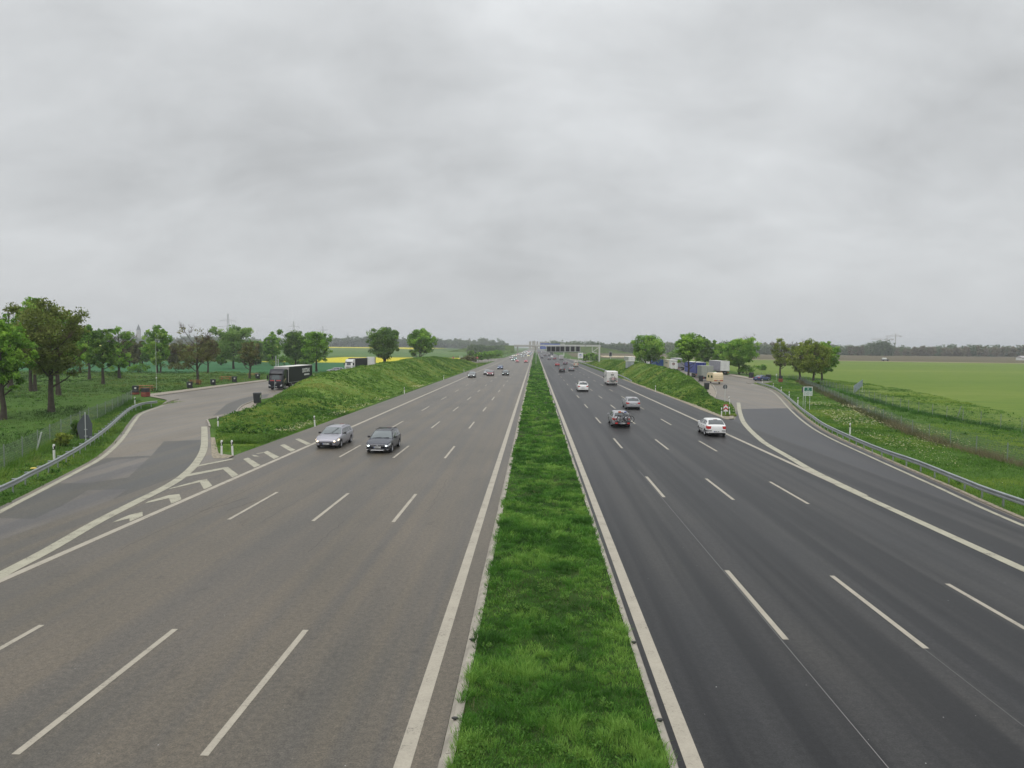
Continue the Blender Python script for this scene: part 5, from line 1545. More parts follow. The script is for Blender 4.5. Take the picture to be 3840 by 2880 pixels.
# ------------------------------------------------------------------ trees
M_bark = pm('bark', (0.055, 0.045, 0.033), 0.95, 0, 0.3, 3.0, bump=0.6)
LEAF = {
    'mid': leafmat('leaves_mid_green', [(0.0830, 0.1764, 0.0256), (0.1697, 0.3464, 0.0450), (0.3584, 0.5614, 0.0833)], .42),
    'fresh': leafmat('leaves_fresh_green', [(0.0913, 0.2071, 0.0258), (0.1888, 0.3754, 0.0466), (0.3654, 0.5435, 0.0880)], .42),
    'dark': leafmat('leaves_dark_green', [(0.0565, 0.1234, 0.0241), (0.1129, 0.2264, 0.0376), (0.2339, 0.3774, 0.0686)], .42),
    'pale': leafmat('leaves_pale_green', [(0.1246, 0.2228, 0.0636), (0.2120, 0.3499, 0.0953), (0.3492, 0.4770, 0.1484)], .42),
    'olive': leafmat('leaves_olive', [(0.1097, 0.1605, 0.0258), (0.2192, 0.2899, 0.0441), (0.3654, 0.4272, 0.0778)], .42),
    'brown': leafmat('leaves_brownish', [(0.0966, 0.1121, 0.0330), (0.1611, 0.1746, 0.0543), (0.2478, 0.2419, 0.0944)], .4),
    'umber': leafmat('leaves_olive_brown', [(0.0898, 0.1209, 0.0265), (0.1627, 0.2138, 0.0442), (0.2633, 0.3023, 0.0812)], .4),
    'bare': leafmat('bare_twigs', [(0.1499, 0.1104, 0.0765), (0.2498, 0.1869, 0.1361), (0.3747, 0.2867, 0.2124)], .42),
    'haze': leafmat('wood_foliage_haze_tint', [(0.0929, 0.1416, 0.0684), (0.1425, 0.2006, 0.0944), (0.2044, 0.2537, 0.1298)], .4),  # far leaves made paler, part of the distance haze is painted into them
    'hazeb': leafmat('wood_foliage_brown_haze_tint', [(0.1445, 0.1418, 0.0851), (0.2112, 0.1890, 0.1172), (0.2668, 0.2364, 0.1512)], .42),  # brown far leaves, likewise paled with haze in the colour
}

def leaf_quads(cx, cy, cz, rad, per, size, tint, flat=.75):
    n = len(cx); k = np.repeat(np.arange(n), per); m = len(k)
    d = rng.normal(0, 1, (m, 3)); d /= np.linalg.norm(d, axis=1)[:, None]
    r = rad[k] * rng.uniform(0, 1, m) ** .45
    c = np.stack([cx[k], cy[k], cz[k]], 1) + d * r[:, None] * np.array([1, 1, flat])
    u = rng.normal(0, 1, (m, 3)); u /= np.linalg.norm(u, axis=1)[:, None]
    v = np.cross(u, rng.normal(0, 1, (m, 3))); v /= np.linalg.norm(v, axis=1)[:, None]
    s = size * rng.uniform(.55, 1.35, m)[:, None]
    q = np.stack([c - u * s, c - v * s * .55, c + u * s, c + v * s * .55], 1)
    t = np.clip(tint[k] + rng.normal(0, .13, m), 0, 1)
    return q, t

def make_tree(label, leaf, H, CW, base=None, seed=0, stems=1, nclump=60, per=95, leafsize=.20, bare=0.0, shape='round', group='trees around the rest areas', bare_leaf=None, lean=0.0, name='tree', cat='tree', mat2=None, gap=.0):
    """H height, CW crown width, base = height where the crown starts"""
    r = random.Random(seed); base = H * .22 if base is None else base
    root = thing(name, label, cat, (0, 0, 0), r.uniform(0, 6.28), group)
    tr = MB(); ends = []
    for sidx in range(stems):
        ax = (r.uniform(-.5, .5) if stems > 1 else 0) * CW * .16; ay = (r.uniform(-.5, .5) if stems > 1 else 0) * CW * .16
        tw = (.022 * H + .05) * (1 if stems == 1 else .7)
        pts = [Vector((ax, ay, -.1))]; p = Vector((ax, ay, 0)); n = 7
        for i in range(1, n + 1):
            p = Vector((ax + lean * H * i / n + r.uniform(-.12, .12) + ax * .8 * i / n, ay + r.uniform(-.12, .12) + ay * .8 * i / n, H * .80 * i / n)); pts.append(p)
        tr.tube(pts, [tw * 1.25] + [tw * (1 - .86 * i / n) for i in range(1, n + 1)], 7)
        nb = 13 if stems == 1 else 8
        for b in range(nb):
            f = .26 + .62 * b / nb
            o = pts[0].lerp(pts[-1], f) if False else pts[min(n, int(f * n) + 0)].lerp(pts[min(n, int(f * n) + 1)], f * n % 1)
            a = b * 2.4 + r.uniform(-.4, .4); ln = CW * .5 * r.uniform(.55, .95) * (1.0 - .35 * abs(f - .5))
            up = r.uniform(.45, 1.0)
            e = o + Vector((math.cos(a) * ln, math.sin(a) * ln, ln * up))
            if e.z > H * .96: e.z = H * r.uniform(.86, .97)
            md = o.lerp(e, .5) + Vector((0, 0, -.08 * ln))
            bt = tw * (.40 - .2 * f)
            tr.tube([o, md, e], [bt, bt * .6, bt * .18], 5, caps=False); ends.append(e)
            for k in range(4 if bare < .3 else 7):
                s0 = o.lerp(e, r.uniform(.35, .95)); a2 = a + r.uniform(-1.3, 1.3); l2 = ln * r.uniform(.25, .5)
                e2 = s0 + Vector((math.cos(a2) * l2, math.sin(a2) * l2, l2 * r.uniform(.2, 1.1)))
                tr.tube([s0, e2], [bt * .35, bt * .10], 4, caps=False); ends.append(e2)
    if bare > 0:
        r3 = random.Random(seed + 5)
        for e in ends:
            for k in range(7):
                a = r3.uniform(0, 6.28); l = r3.uniform(.5, 1.3) * CW / 9
                tr.tube([e - Vector((0, 0, .2)), e + Vector((math.cos(a) * l * .6, math.sin(a) * l * .6, l * r3.uniform(.3, 1)))], [.022, .010], 3, 1, caps=False)
    tr.build('trunk', [M_bark, LEAF['bare']], root, smooth=60)
    # crown clumps
    n = nclump
    th = rng.uniform(0, 2 * PI, n); cz = rng.uniform(-1, 1, n); rr_ = rng.uniform(.25, 1, n) ** .5
    hr = np.sqrt(1 - cz ** 2)
    if shape == 'round': wz = 1.0
    elif shape == 'vase': hr = hr * (0.72 + .38 * (cz + 1) / 2)
    elif shape == 'cone': hr = hr * (1.15 - .55 * (cz + 1) / 2)
    elif shape == 'broad': hr = hr * (1.0 + .15 * (1 - np.abs(cz)))
    lob = 1 + .22 * np.sin(3 * th + seed) * np.cos(2.3 * cz + seed * .7) + rng.normal(0, .11, n)
    hc = (H - base) / 2
    crad = CW * rng.uniform(.06, .15, n)
    cx = np.cos(th) * hr * rr_ * (CW / 2 - crad * .7) * lob + lean * H * .6; cyy = np.sin(th) * hr * rr_ * (CW / 2 - crad * .7) * lob
    zz = base + hc + cz * rr_ ** .6 * (hc - crad * .5)
    ee = np.array([(e.x, e.y, e.z) for e in ends if e.z > base * .9])
    if len(ee):
        pick = rng.integers(0, len(ee), n // 3); m3 = len(pick)
        cx = np.concatenate([cx, ee[pick, 0]]); cyy = np.concatenate([cyy, ee[pick, 1]]); zz = np.concatenate([zz, np.minimum(ee[pick, 2], H * .97)]); crad = np.concatenate([crad, CW * rng.uniform(.06, .11, m3)])
    per = int(per * .62)
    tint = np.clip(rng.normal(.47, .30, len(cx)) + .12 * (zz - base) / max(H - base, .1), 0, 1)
    if bare > 0:
        keep = rng.uniform(0, 1, len(cx)) > bare * np.clip((zz - base) / (H - base) * 1.6, 0.1, 1)
        q, t = leaf_quads(cx[keep], cyy[keep], zz[keep], crad[keep], per, leafsize, tint[keep])
        crown = np_quads('crown', q, LEAF[leaf], t, root)
    else:
        q, t = leaf_quads(cx, cyy, zz, crad, per, leafsize, tint)
        np_quads('crown', q, LEAF[leaf], t, root)
    return root

def tree_px(px, py_base, ytop, xl, xr, label, leaf, seed, dist=None, base_y=None, z0=0.0, **k):
    k['nclump'] = int(k.get('nclump', 60) * 1.3)
    """px,py_base: foot of the trunk; ytop and xl..xr: crown limits in the photo, turned into metres at that distance"""
    if dist is None: p = G(px, py_base)
    else: p = AT(px, 1400, dist); p.z = 0.0
    Y = p.y
    H = AT(px, ytop, Y).z - z0
    CW = abs(AT(xr, 1400, Y).x - AT(xl, 1400, Y).x)
    b = None if base_y is None else max(.4, AT(px, base_y, Y).z - z0)
    t = make_tree(label, leaf, H, CW, b, seed, **k); t.location = (p.x, p.y, z0)
    return t
# left picnic trees, from the frame edge towards the road
tree_px(12, 1572, 1165, -70, 130, 'broad green tree at the left edge of the frame, nearest to the road', 'mid', 1, base_y=1440, nclump=95, per=110, leafsize=.17, shape='broad')
tree_px(193, 1544, 1112, 95, 345, 'large olive green tree with bare tinted top near the left frame edge', 'umber', 2, base_y=1415, nclump=120, per=110, leafsize=.16, shape='round', bare=.12)
tree_px(128, 1466, 1100, 62, 205, 'tall fresh green tree with two dark stems behind the broad one', 'fresh', 3, stems=2, base_y=1395, nclump=80, per=100, leafsize=.22)
tree_px(40, 1452, 1092, -60, 70, 'sparse tall tree with bare twigs and a nest at the left edge', 'brown', 4, base_y=1300, bare=.85, nclump=50, per=40, leafsize=.2)
tree_px(220, 1482, 1140, 150, 310, 'green tree crowded behind the large olive one', 'mid', 5, base_y=1400, nclump=85, per=100, leafsize=.2)
tree_px(387, 1440, 1222, 333, 440, 'slender dark green tree with leaning trunk on the picnic lawn', 'dark', 6, base_y=1385, nclump=65, per=90, leafsize=.22, shape='vase', lean=-.04)
tree_px(448, 1418, 1212, 402, 520, 'leafy tree with thin bare top right of the slender dark one', 'mid', 7, base_y=1395, bare=.45, nclump=65, per=90, leafsize=.24)
tree_px(590, 1398, 1218, 548, 652, 'upright fresh green tree beside the thin lamp pole', 'fresh', 8, base_y=1378, stems=2, nclump=70, per=90, leafsize=.28, shape='vase')
tree_px(741, 1440, 1222, 672, 838, 'half bare brown tree in front of the picnic strip', 'brown', 9, base_y=1368, bare=.78, nclump=85, per=70, leafsize=.17, shape='broad')
tree_px(780, 1398, 1262, 745, 832, 'small brown leaved tree standing behind the half bare one', 'brown', 10, nclump=50, per=80, leafsize=.26, base_y=1355)
tree_px(876, 1383, 1219, 836, 984, 'big pale green tree behind the second picnic table', 'pale', 11, base_y=1362, nclump=95, per=100, leafsize=.32, shape='cone')
tree_px(937, 1419, 1276, 900, 980, 'thin olive brown tree on a straight stem left of the black lorry', 'brown', 12, base_y=1365, nclump=55, per=80, leafsize=.2, bare=.2)
tree_px(1022, 1370, 1244, 986, 1052, 'narrow green tree behind the cab of the black lorry', 'mid', 13, nclump=55, per=80, leafsize=.36)
tree_px(1108, 1378, 1239, 1046, 1160, 'dense dark green tree above the trailer of the black lorry', 'dark', 14, nclump=85, per=100, leafsize=.33, base_y=1352)
tree_px(1187, 1393, 1234, 1148, 1262, 'green tree with clear trunk right of the black lorry', 'mid', 15, base_y=1365, nclump=80, per=100, leafsize=.28)
tree_px(1437, 1400, 1222, 1372, 1496, 'dense dark tree rising behind the middle of the left bank', 'dark', 16, dist=238, base_y=1352, stems=3, nclump=110, per=110, leafsize=.30)
tree_px(1580, 1400, 1230, 1524, 1638, 'rounded green tree behind the far end of the left bank', 'mid', 17, dist=262, base_y=1330, stems=3, nclump=95, per=105, leafsize=.32)
for i, (px, d, yt, w, lf, lb) in enumerate((
    (335, 150, 1215, 95, 'mid', 'green tree in the second row left of the slender dark one'), (300, 190, 1245, 110, 'fresh', 'fresh green tree far behind the large olive one'), (486, 235, 1278, 95, 'brown', 'brownish tree of the back row right of the bare topped tree'),
    (535, 260, 1290, 80, 'mid', 'low green tree of the back row left of the lamp pole'), (655, 250, 1284, 80, 'brown', 'dull brown tree of the back row left of the half bare tree'), (700, 280, 1292, 80, 'pale', 'pale tree of the back row behind the half bare tree'),
    (830, 265, 1280, 80, 'mid', 'green tree of the back row between half bare tree and big pale tree'), (960, 270, 1276, 90, 'pale', 'pale green tree of the back row behind the thin olive brown one'), (1010, 300, 1288, 90, 'mid', 'green tree of the back row behind the lorry cab'),
    (1150, 285, 1282, 90, 'mid', 'green tree of the back row between the two trees above the lorry'), (60, 170, 1200, 140, 'mid', 'green tree far behind at the left frame edge'), (410, 255, 1290, 90, 'olive', 'olive tree of the back row behind the slender dark one'))):
    tree_px(px, 1400, yt, px - w / 2, px + w / 2, lb, lf, 100 + i, dist=d, base_y=1368, nclump=55, per=100, leafsize=.16 + d / 900)
# right hand trees
tree_px(2430, 1400, 1252, 2366, 2502, 'airy light green tree standing behind the right bank near the hut', 'fresh', 20, dist=232, base_y=1362, stems=3, nclump=95, per=100, leafsize=.28, shape='round')
tree_px(2582, 1405, 1248, 2525, 2640, 'green tree in front of the long blue trailer', 'mid', 21, dist=180, base_y=1350, nclump=90, per=105, leafsize=.24, shape='vase')
tree_px(2640, 1400, 1262, 2602, 2680, 'dark green tree behind the blue trailer', 'dark', 22, dist=236, base_y=1360, nclump=70, per=95, leafsize=.3)
tree_px(2700, 1400, 1285, 2658, 2740, 'light green tree filling the gap above the white doored trailer', 'fresh', 23, dist=246, base_y=1375, nclump=70, per=95, leafsize=.3)
tree_px(2772, 1403, 1268, 2706, 2836, 'broad fresh green tree at the right end of the trailers', 'fresh', 24, base_y=1378, nclump=110, per=110, leafsize=.27, shape='broad')
tree_px(2786, 1396, 1240, 2738, 2824, 'nearly leafless tree rising above the broad green one', 'brown', 25, dist=226, base_y=1330, bare=.92, nclump=40, per=50, leafsize=.2)
tree_px(2926, 1417, 1264, 2876, 2956, 'tall thin tree with sparse top between parked car and info sign', 'olive', 26, base_y=1378, bare=.55, nclump=75, per=75, leafsize=.19, shape='cone')
tree_px(2998, 1426, 1282, 2945, 3052, 'olive green tree at the left of the right hand clump', 'olive', 27, base_y=1402, nclump=90, per=85, leafsize=.2, bare=.18)
tree_px(3050, 1444, 1266, 2990, 3118, 'olive tree with dark trunk in the middle of the right hand clump', 'olive', 28, base_y=1408, nclump=95, per=95, leafsize=.19, bare=.22)
tree_px(3080, 1438, 1276, 3034, 3156, 'fresh olive tree at the right of the right hand clump', 'fresh', 29, base_y=1404, nclump=95, per=95, leafsize=.2)

def bush(px, py, w, h, label, leaf, seed, dist=None, per=60, ls=.2, n=22, group='bushes around the rest areas'):
    p = G(px, py) if dist is None else AT(px, 1400, dist); p.z = 0
    k = p.y / 2640.0
    W, Hh = w * k, h * k
    root = thing('bush', label, 'bush', p, 0, group)
    st = MB(); r = random.Random(seed)
    for i in range(6):
        a = r.uniform(0, 6.28); st.tube([(0, 0, -.05), (math.cos(a) * W * .2, math.sin(a) * W * .2, Hh * .6)], [.04, .012], 4, caps=False)
    st.build('stems', M_bark, root)
    cx = rng.uniform(-.5, .5, n) * W * .8; cy_ = rng.uniform(-.5, .5, n) * W * .6; cz = rng.uniform(.2, .8, n) * Hh * (1 - .8 * (np.abs(cx) / W) ** 1.5)
    q, t = leaf_quads(cx, cy_, cz, np.full(n, min(W * .2, Hh * .3)) * rng.uniform(.6, 1.3, n), per, ls, np.clip(rng.normal(.42, .2, n), 0, 1))
    q[..., 2] = np.maximum(q[..., 2], .02)
    np_quads('foliage', q, LEAF[leaf], t, root)
    return root
bush(228, 1672, 62, 56, 'yellow green bush by the wire fence, left of the grey sign back', 'olive', 40, ls=.09, per=90)
bush(290, 1640, 44, 88, 'dark leafy bush growing behind the grey sign back', 'dark', 41, ls=.10, per=90)
bush(520, 1396, 90, 34, 'low shrubs beyond the lawn between two picnic trees', 'mid', 42)
bush(660, 1392, 110, 40, 'wide dull shrub under the trees left of the half bare tree', 'brown', 43)
bush(700, 1360, 130, 34, 'long low thicket behind the blue green crop', 'mid', 44, ls=.4)
bush(560, 1352, 200, 32, 'wide hedge like thicket at the back of the blue green crop', 'mid', 45, ls=.4, n=50)
bush(940, 1368, 100, 44, 'dark thicket behind the pale green tree', 'dark', 46, ls=.34, n=30)
bush(1070, 1372, 110, 40, 'thicket behind the black lorry', 'mid', 47, ls=.34, n=30)
bush(1140, 1372, 60, 30, 'low green shrub under the tree right of the black lorry', 'mid', 48, ls=.3)
bush(2857, 1388, 34, 22, 'small round bush in the wheat behind the parked car', 'mid', 49, ls=.22)
bush(2800, 1404, 60, 44, 'low branches of green scrub beside the broad right tree', 'mid', 50, ls=.22)
bush(2545, 1330, 90, 66, 'pale distant thicket between the first two trees of the right bank', 'pale', 51, dist=330, ls=.45, n=40)
bush(430, 1412, 60, 26, 'dark shrub at the edge of the lawn behind two slender trees', 'dark', 52)
bush(3062, 1446, 60, 22, 'weedy scrub at the foot of the right hand clump of trees', 'mid', 53, ls=.14)
# scrub beside the left carriageway far ahead
for i, (px, d, w, h, lf, lb) in enumerate((
    (1735, 330, 26, 22, 'brown', 'small dark reddish shrub behind the grey gate posts'),
    (1752, 345, 34, 28, 'brown', 'reddish brown shrub right of the grey gate posts'),
    (1766, 390, 26, 46, 'pale', 'tall pale shrub standing above the reddish ones'),
    (1775, 350, 26, 26, 'brown', 'second reddish brown shrub near the no entry sign'),
    (1795, 365, 36, 38, 'mid', 'olive green shrub behind the no entry sign'),
    (1830, 420, 46, 36, 'mid', 'large green bush on the roadside slope beyond the no entry sign'),
    (1858, 450, 48, 38, 'fresh', 'bright green bush right of the large roadside bush'),
    (2195, 380, 30, 34, 'fresh', 'green shrub behind the white roadside sign'),
    (2215, 400, 34, 36, 'mid', 'olive shrub left of the gantry post'),
    (2237, 390, 26, 30, 'mid', 'low shrub just behind the gantry post'))):
    bush(px, 1400, w, h, lb, lf, 60 + i, dist=d, ls=.42, n=26, group='roadside scrub far ahead')

def wood(name, label, pts, n, hh, leaf, depth=30, size=1.1, per=66, zfn=None, seed=0, wide=1.0):
    """a far wood: many trees merged into one mass"""
    t = rng.uniform(0, 1, n); P_ = np.array(pts, float); seg = np.linspace(0, 1, len(P_))
    x = np.interp(t, seg, P_[:, 0]); y = np.interp(t, seg, P_[:, 1]) + rng.uniform(0, depth, n)
    hv = hh * (.72 + .5 * vnoise(x, y, 45, seed) + .14 * rng.normal(0, 1, n)); hv = np.clip(hv, hh * .45, hh * 1.35)
    z0 = zg(x, y); rad = hv * .26 * wide
    parts_q, parts_t = [], []
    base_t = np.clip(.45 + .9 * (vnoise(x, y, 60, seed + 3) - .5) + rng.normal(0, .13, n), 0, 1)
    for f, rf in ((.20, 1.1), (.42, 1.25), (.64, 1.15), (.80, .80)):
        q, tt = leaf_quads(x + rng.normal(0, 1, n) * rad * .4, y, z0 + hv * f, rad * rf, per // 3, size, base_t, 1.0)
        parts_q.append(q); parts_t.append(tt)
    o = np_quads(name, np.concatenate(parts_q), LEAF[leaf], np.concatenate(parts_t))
    return tag(o, label, 'woodland', kind='stuff')
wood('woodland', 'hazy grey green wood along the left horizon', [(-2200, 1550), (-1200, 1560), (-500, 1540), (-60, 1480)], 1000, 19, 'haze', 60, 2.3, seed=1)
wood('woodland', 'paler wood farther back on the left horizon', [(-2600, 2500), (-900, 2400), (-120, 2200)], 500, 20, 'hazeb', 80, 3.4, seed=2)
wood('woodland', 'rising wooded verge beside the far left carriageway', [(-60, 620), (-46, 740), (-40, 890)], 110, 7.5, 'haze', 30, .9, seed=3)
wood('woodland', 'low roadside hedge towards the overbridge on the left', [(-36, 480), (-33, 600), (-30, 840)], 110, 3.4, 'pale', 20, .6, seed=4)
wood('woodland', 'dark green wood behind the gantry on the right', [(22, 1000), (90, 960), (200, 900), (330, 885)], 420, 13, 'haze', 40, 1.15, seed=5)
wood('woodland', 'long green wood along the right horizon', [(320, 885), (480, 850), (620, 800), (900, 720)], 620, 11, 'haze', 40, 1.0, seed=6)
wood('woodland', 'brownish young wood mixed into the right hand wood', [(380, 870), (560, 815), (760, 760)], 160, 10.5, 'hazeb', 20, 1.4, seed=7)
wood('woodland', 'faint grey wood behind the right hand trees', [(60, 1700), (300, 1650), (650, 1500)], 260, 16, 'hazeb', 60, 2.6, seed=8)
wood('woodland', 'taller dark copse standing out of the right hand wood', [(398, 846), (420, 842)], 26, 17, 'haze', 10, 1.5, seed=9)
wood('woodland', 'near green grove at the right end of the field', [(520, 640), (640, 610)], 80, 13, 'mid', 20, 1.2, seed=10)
# ------------------------------------------------------------------ street furniture
M_postw = pm('post_white', (0.68, 0.68, 0.65), 0.5, 0, 0.06, 6)
M_postb = pm('post_black', (0.02, 0.02, 0.02), 0.5)
M_refl = pm('post_reflector', (0.72, 0.72, 0.70), 0.2)
M_wpole = pm('pale_pole', (0.55, 0.57, 0.56), 0.5, 0.2, 0.08, 2)
M_signback = pm('sign_back_grey', (0.075, 0.085, 0.095), 0.6, 0.1, 0.08, 1.5)
M_signw = pm('sign_white', (0.70, 0.71, 0.70), 0.45)
M_signr = pm('sign_red', (0.46, 0.022, 0.035), 0.4)
M_signg = pm('sign_green', (0.010, 0.145, 0.085), 0.4)
M_signb = pm('sign_blue', (0.020, 0.075, 0.36), 0.4)
M_black = pm('display_black', (0.013, 0.014, 0.017), 0.35)
M_frame = pm('display_frame', (0.36, 0.37, 0.36), 0.5, 0.2, 0.06, 1.5)
M_gantry = pm('gantry_paint', (0.58, 0.58, 0.56), 0.5, 0.1, 0.06, 1.0)
M_wood = pm('picnic_wood', (0.30, 0.13, 0.045), 0.75, 0, 0.2, 3)
M_bin = pm('bin_plastic', (0.018, 0.022, 0.026), 0.5, 0, 0.1, 3)
M_binr = pm('bin_red', (0.20, 0.042, 0.030), 0.6, 0, 0.12, 3)
M_stick = pm('sticker', (0.7, 0.7, 0.68), 0.5)
M_wire = pm('fence_wire', (0.16, 0.19, 0.17), 0.6, 0.3)
M_fpost = pm('fence_post', (0.20, 0.24, 0.20), 0.7, 0.1, 0.1, 2)
M_rail = pm('guard_rail_zinc', (0.33, 0.36, 0.36), 0.42, 0.55, 0.14, 1.2)

# delineator posts
def make_post(label):
    root = thing('delineator_post', label, 'marker post', group='white marker posts along the roads')
    sec = [(-.06, -.05), (0, -.06), (.06, -.05), (.05, .05), (0, .065), (-.05, .05)]
    b = MB(); b.prism(sec, -.05, .66, 'z'); b.build('base', M_postw, root)
    m = MB(); m.loft([[(x * 1.03, y * 1.03, .66 + .14 * (x + .06) / .12) for x, y in sec], [(x * 1.03, y * 1.03, .84 + .10 * (x + .06) / .12) for x, y in sec]]); m.build('band', M_postb, root)
    t = MB(); t.loft([[(x, y, .842 + .10 * (x + .06) / .12) for x, y in sec], [(x, y, 1.02) for x, y in sec], [(x * .6, y * .6, 1.06) for x, y in sec]]); t.build('cap', M_postw, root)
    r = MB(); r.box((0, -.068, .80), (.045, .008, .13)); r.build('reflector', M_refl, root)
    return root
post0 = None
def post(p, label, rz=0.0, tilt=0.0):
    global post0
    if post0 is None:
        post0 = make_post(label); o = post0
    else: o = dup(post0, (0, 0, 0), 0, label)
    o.location = p; o.rotation_euler = (0, tilt, rz); return o
post(G(831.5, 1706), 'white post with black band at the tip of the left island, left of the pair', 0, R(1))
post(G(873, 1706), 'white post with black band at the tip of the left island, right of the pair', 0, R(-3))
post(G(818, 1605), 'white post with black band on the left island by the curved kerb')
post(G(1181, 1600), 'leaning white post on the left road edge above the silver lilac car', 0, R(-3))
post(G(1517, 1477), 'white post at the foot of the left bank, first beyond the leaning one', 0, R(-2))
post(G(1664, 1424), 'white post at the foot of the left bank, second beyond the leaning one')
post(G(1740, 1395), 'white post at the left road edge just behind the grey small car')
post(G(1789, 1376), 'white post at the left road edge beside the silver saloon')
post(G(1778, 1361), 'white post by the pale kerb below the no entry sign')
for i, (px, py) in enumerate(((1827, 1356), (1835, 1354), (1861, 1347), (1876, 1343), (1889, 1338), (1898.5, 1335))):
    post(AT(px, 1400, G(px, py).y * .96).xy.to_3d(), 'white post on the far left verge, %s past the slip road mouth' % ('first', 'second', 'third', 'fourth', 'fifth', 'sixth')[i])
post(G(214, 1727) + Vector((-.4, .3, 0)), 'white post behind the left guard rail near the yellow litter')
post(G(506, 1519), 'white post behind the curved end of the left guard rail')
post(G(2457, 1468), 'white post at the foot of the right bank near the middle', 0, R(3))
post(G(2737, 1515), 'leaning white post at the tip of the right island behind the arrow board', 0, R(-8))
post(G(2705.5, 1563), 'white post left of the red arrow board', 0)
post(G(2736.5, 1560), 'white post right of the red arrow board', 0, R(-4))
post(G(2332, 1413) + Vector((.3, 0, 0)), 'white post beside the right guard rail ahead of the camper van')
for (px, py), lb in zip(((2853, 1440), (2893.6, 1458), (2923, 1474), (2952, 1494), (2984, 1519), (3177, 1632)),
    ('white post behind the start of the right guard rail near the parked car', 'white post behind the right guard rail, second from its start', 'white post behind the right guard rail, third from its start',
     'white post behind the right guard rail, fourth from its start', 'white post behind the right guard rail just left of the green sign', 'white post behind the right guard rail among yellow flowers')):
    post(G(px, py) + Vector((.5, .6, 0)), lb)
for i, X in enumerate((22.0, 22.1, 22.0, 22.0)):
    post(Vector((X, (335, 385, 440, 500)[i], 0)), 'white post on the far right verge, %s beyond the gantry' % ('first', 'second', 'third', 'fourth')[i])

# guard rails
def guard_rail(pts, label, side, dist=None, spacing=2.0, z=.62, ends=(True, True), brackets=True):
    """pts on the ground; side +1: road lies to the right of the walking direction"""
    root = thing('guard_rail', label, 'guard rail', pts[0])
    o0 = pts[0]
    P = [Vector((p.x - o0.x, p.y - o0.y, 0)) for p in pts]
    prof = [(0.0, -.155), (.055, -.115), (.055, -.055), (.005, -.02), (.005, .02), (.055, .055), (.055, .115), (0, .155), (-.012, .155), (.042, .105), (.042, .06), (-.008, .025), (-.008, -.025), (.042, -.06), (.042, -.105), (-.012, -.155)]
    rings = []; n = len(P)
    for i, p in enumerate(P):
        d = (P[min(i + 1, n - 1)] - P[max(i - 1, 0)]).normalized(); nr = Vector((d.y, -d.x, 0)) * side
        dz = 0.0
        if ends[0] and i < 2: dz = -.45 * (1 - i / 2)
        if ends[1] and i > n - 3: dz = -.45 * (1 - (n - 1 - i) / 2)
        rings.append([p + nr * u + Vector((0, 0, z + v + dz)) for u, v in prof])
    m = MB(); m.loft(rings); m.build('rail', M_rail, root, smooth=30)
    acc = 0; last = P[0]; cnt = 0
    for i in range(1, n):
        d = P[i] - P[i - 1]; L = d.length; s = 0
        while acc + L - s >= spacing and L > 1e-6:
            s += spacing - acc; acc = 0
            if cnt >= 95: break
            p = P[i - 1] + d * (s / L); t = d.normalized(); nr = Vector((t.y, -t.x, 0)) * side
            q = Matrix(((t.x, nr.x, 0), (t.y, nr.y, 0), (0, 0, 1)))
            b = MB(); b.box(p - nr * .30 + Vector((0, 0, .28)), (.10, .06, .66), 0, q)
            if brackets: b.box(p - nr * .16 + Vector((0, 0, .70)), (.14, .34, .04), 0, q); b.box(p - nr * .16 + Vector((0, 0, .60)), (.05, .30, .16), 0, q)
            b.build('post', M_rail, root); cnt += 1
        acc += L - s
    return root
gl = smooth_line([Vector((-21.4, 17, 0))] + [G(x, y, .62).xy.to_3d() for x, y in [(0, 1834), (107, 1781), (214, 1727), (321, 1665), (401, 1607), (446, 1567), (491, 1531), (535, 1514), (589, 1507)]], 4)
guard_rail(gl, 'grey guard rail curving along the left slip road', 1, ends=(False, False))
gr_ = smooth_line([Vector((22.9, 12, 0))] + [G(x, y, .62).xy.to_3d() for x, y in [(3840, 1885), (3609, 1801), (3441, 1734), (3273, 1675), (3104, 1600), (3044, 1561), (3003, 1531), (2952, 1487.5), (2917, 1461), (2889, 1448), (2841, 1434.5)]], 4)
guard_rail(gr_, 'grey guard rail curving along the right exit slip road', -1, ends=(False, False), brackets=False)
guard_rail([Vector((22.0, y, 0)) for y in (160, 168, 180, 200, 220, 240, 260, 280, 300, 330, 360)], 'low grey guard rail at the foot of the right bank', -1, ends=(True, False), brackets=False, spacing=4.0)

# left sign back
s = thing('sign', 'dark grey back of a pointed sign behind the left guard rail', 'road sign', G(324, 1668))
def lp(px, py): v = AT(px, py, s.location.y); return (v.x - s.location.x, v.z)
m = MB(); m.prism([lp(300, 1646), (lp(345, 1643)), lp(346, 1590), lp(330, 1556), lp(315, 1553), lp(291, 1588), lp(288, 1605)], -.012, .012, 'y'); m.build('panel', M_signback, s)
m = MB(); m.cyl((0, -.045, -.1), (-.02, -.045, lp(322, 1545)[1]), .032, 10); m.build('pole', M_wpole, s)
m = MB()
for y in (1610, 1635): m.box((0, -.03, lp(322, y)[1]), (.25, .03, .04))
m.build('clamp', M_wpole, s)
# round sign back, right
s = thing('sign', 'round grey back of a no entry sign on the right island', 'road sign', G(2718, 1506))
m = MB(); m.lathe((0, 0, 2.17), [(-.012, 0), (-.012, .32), (.012, .32), (.012, 0)], 'y', 28); m.build('panel', M_signback, s)
m = MB(); m.cyl((0, -.04, -.1), (0, -.04, 2.42), .028, 10); m.build('pole', M_wpole, s)
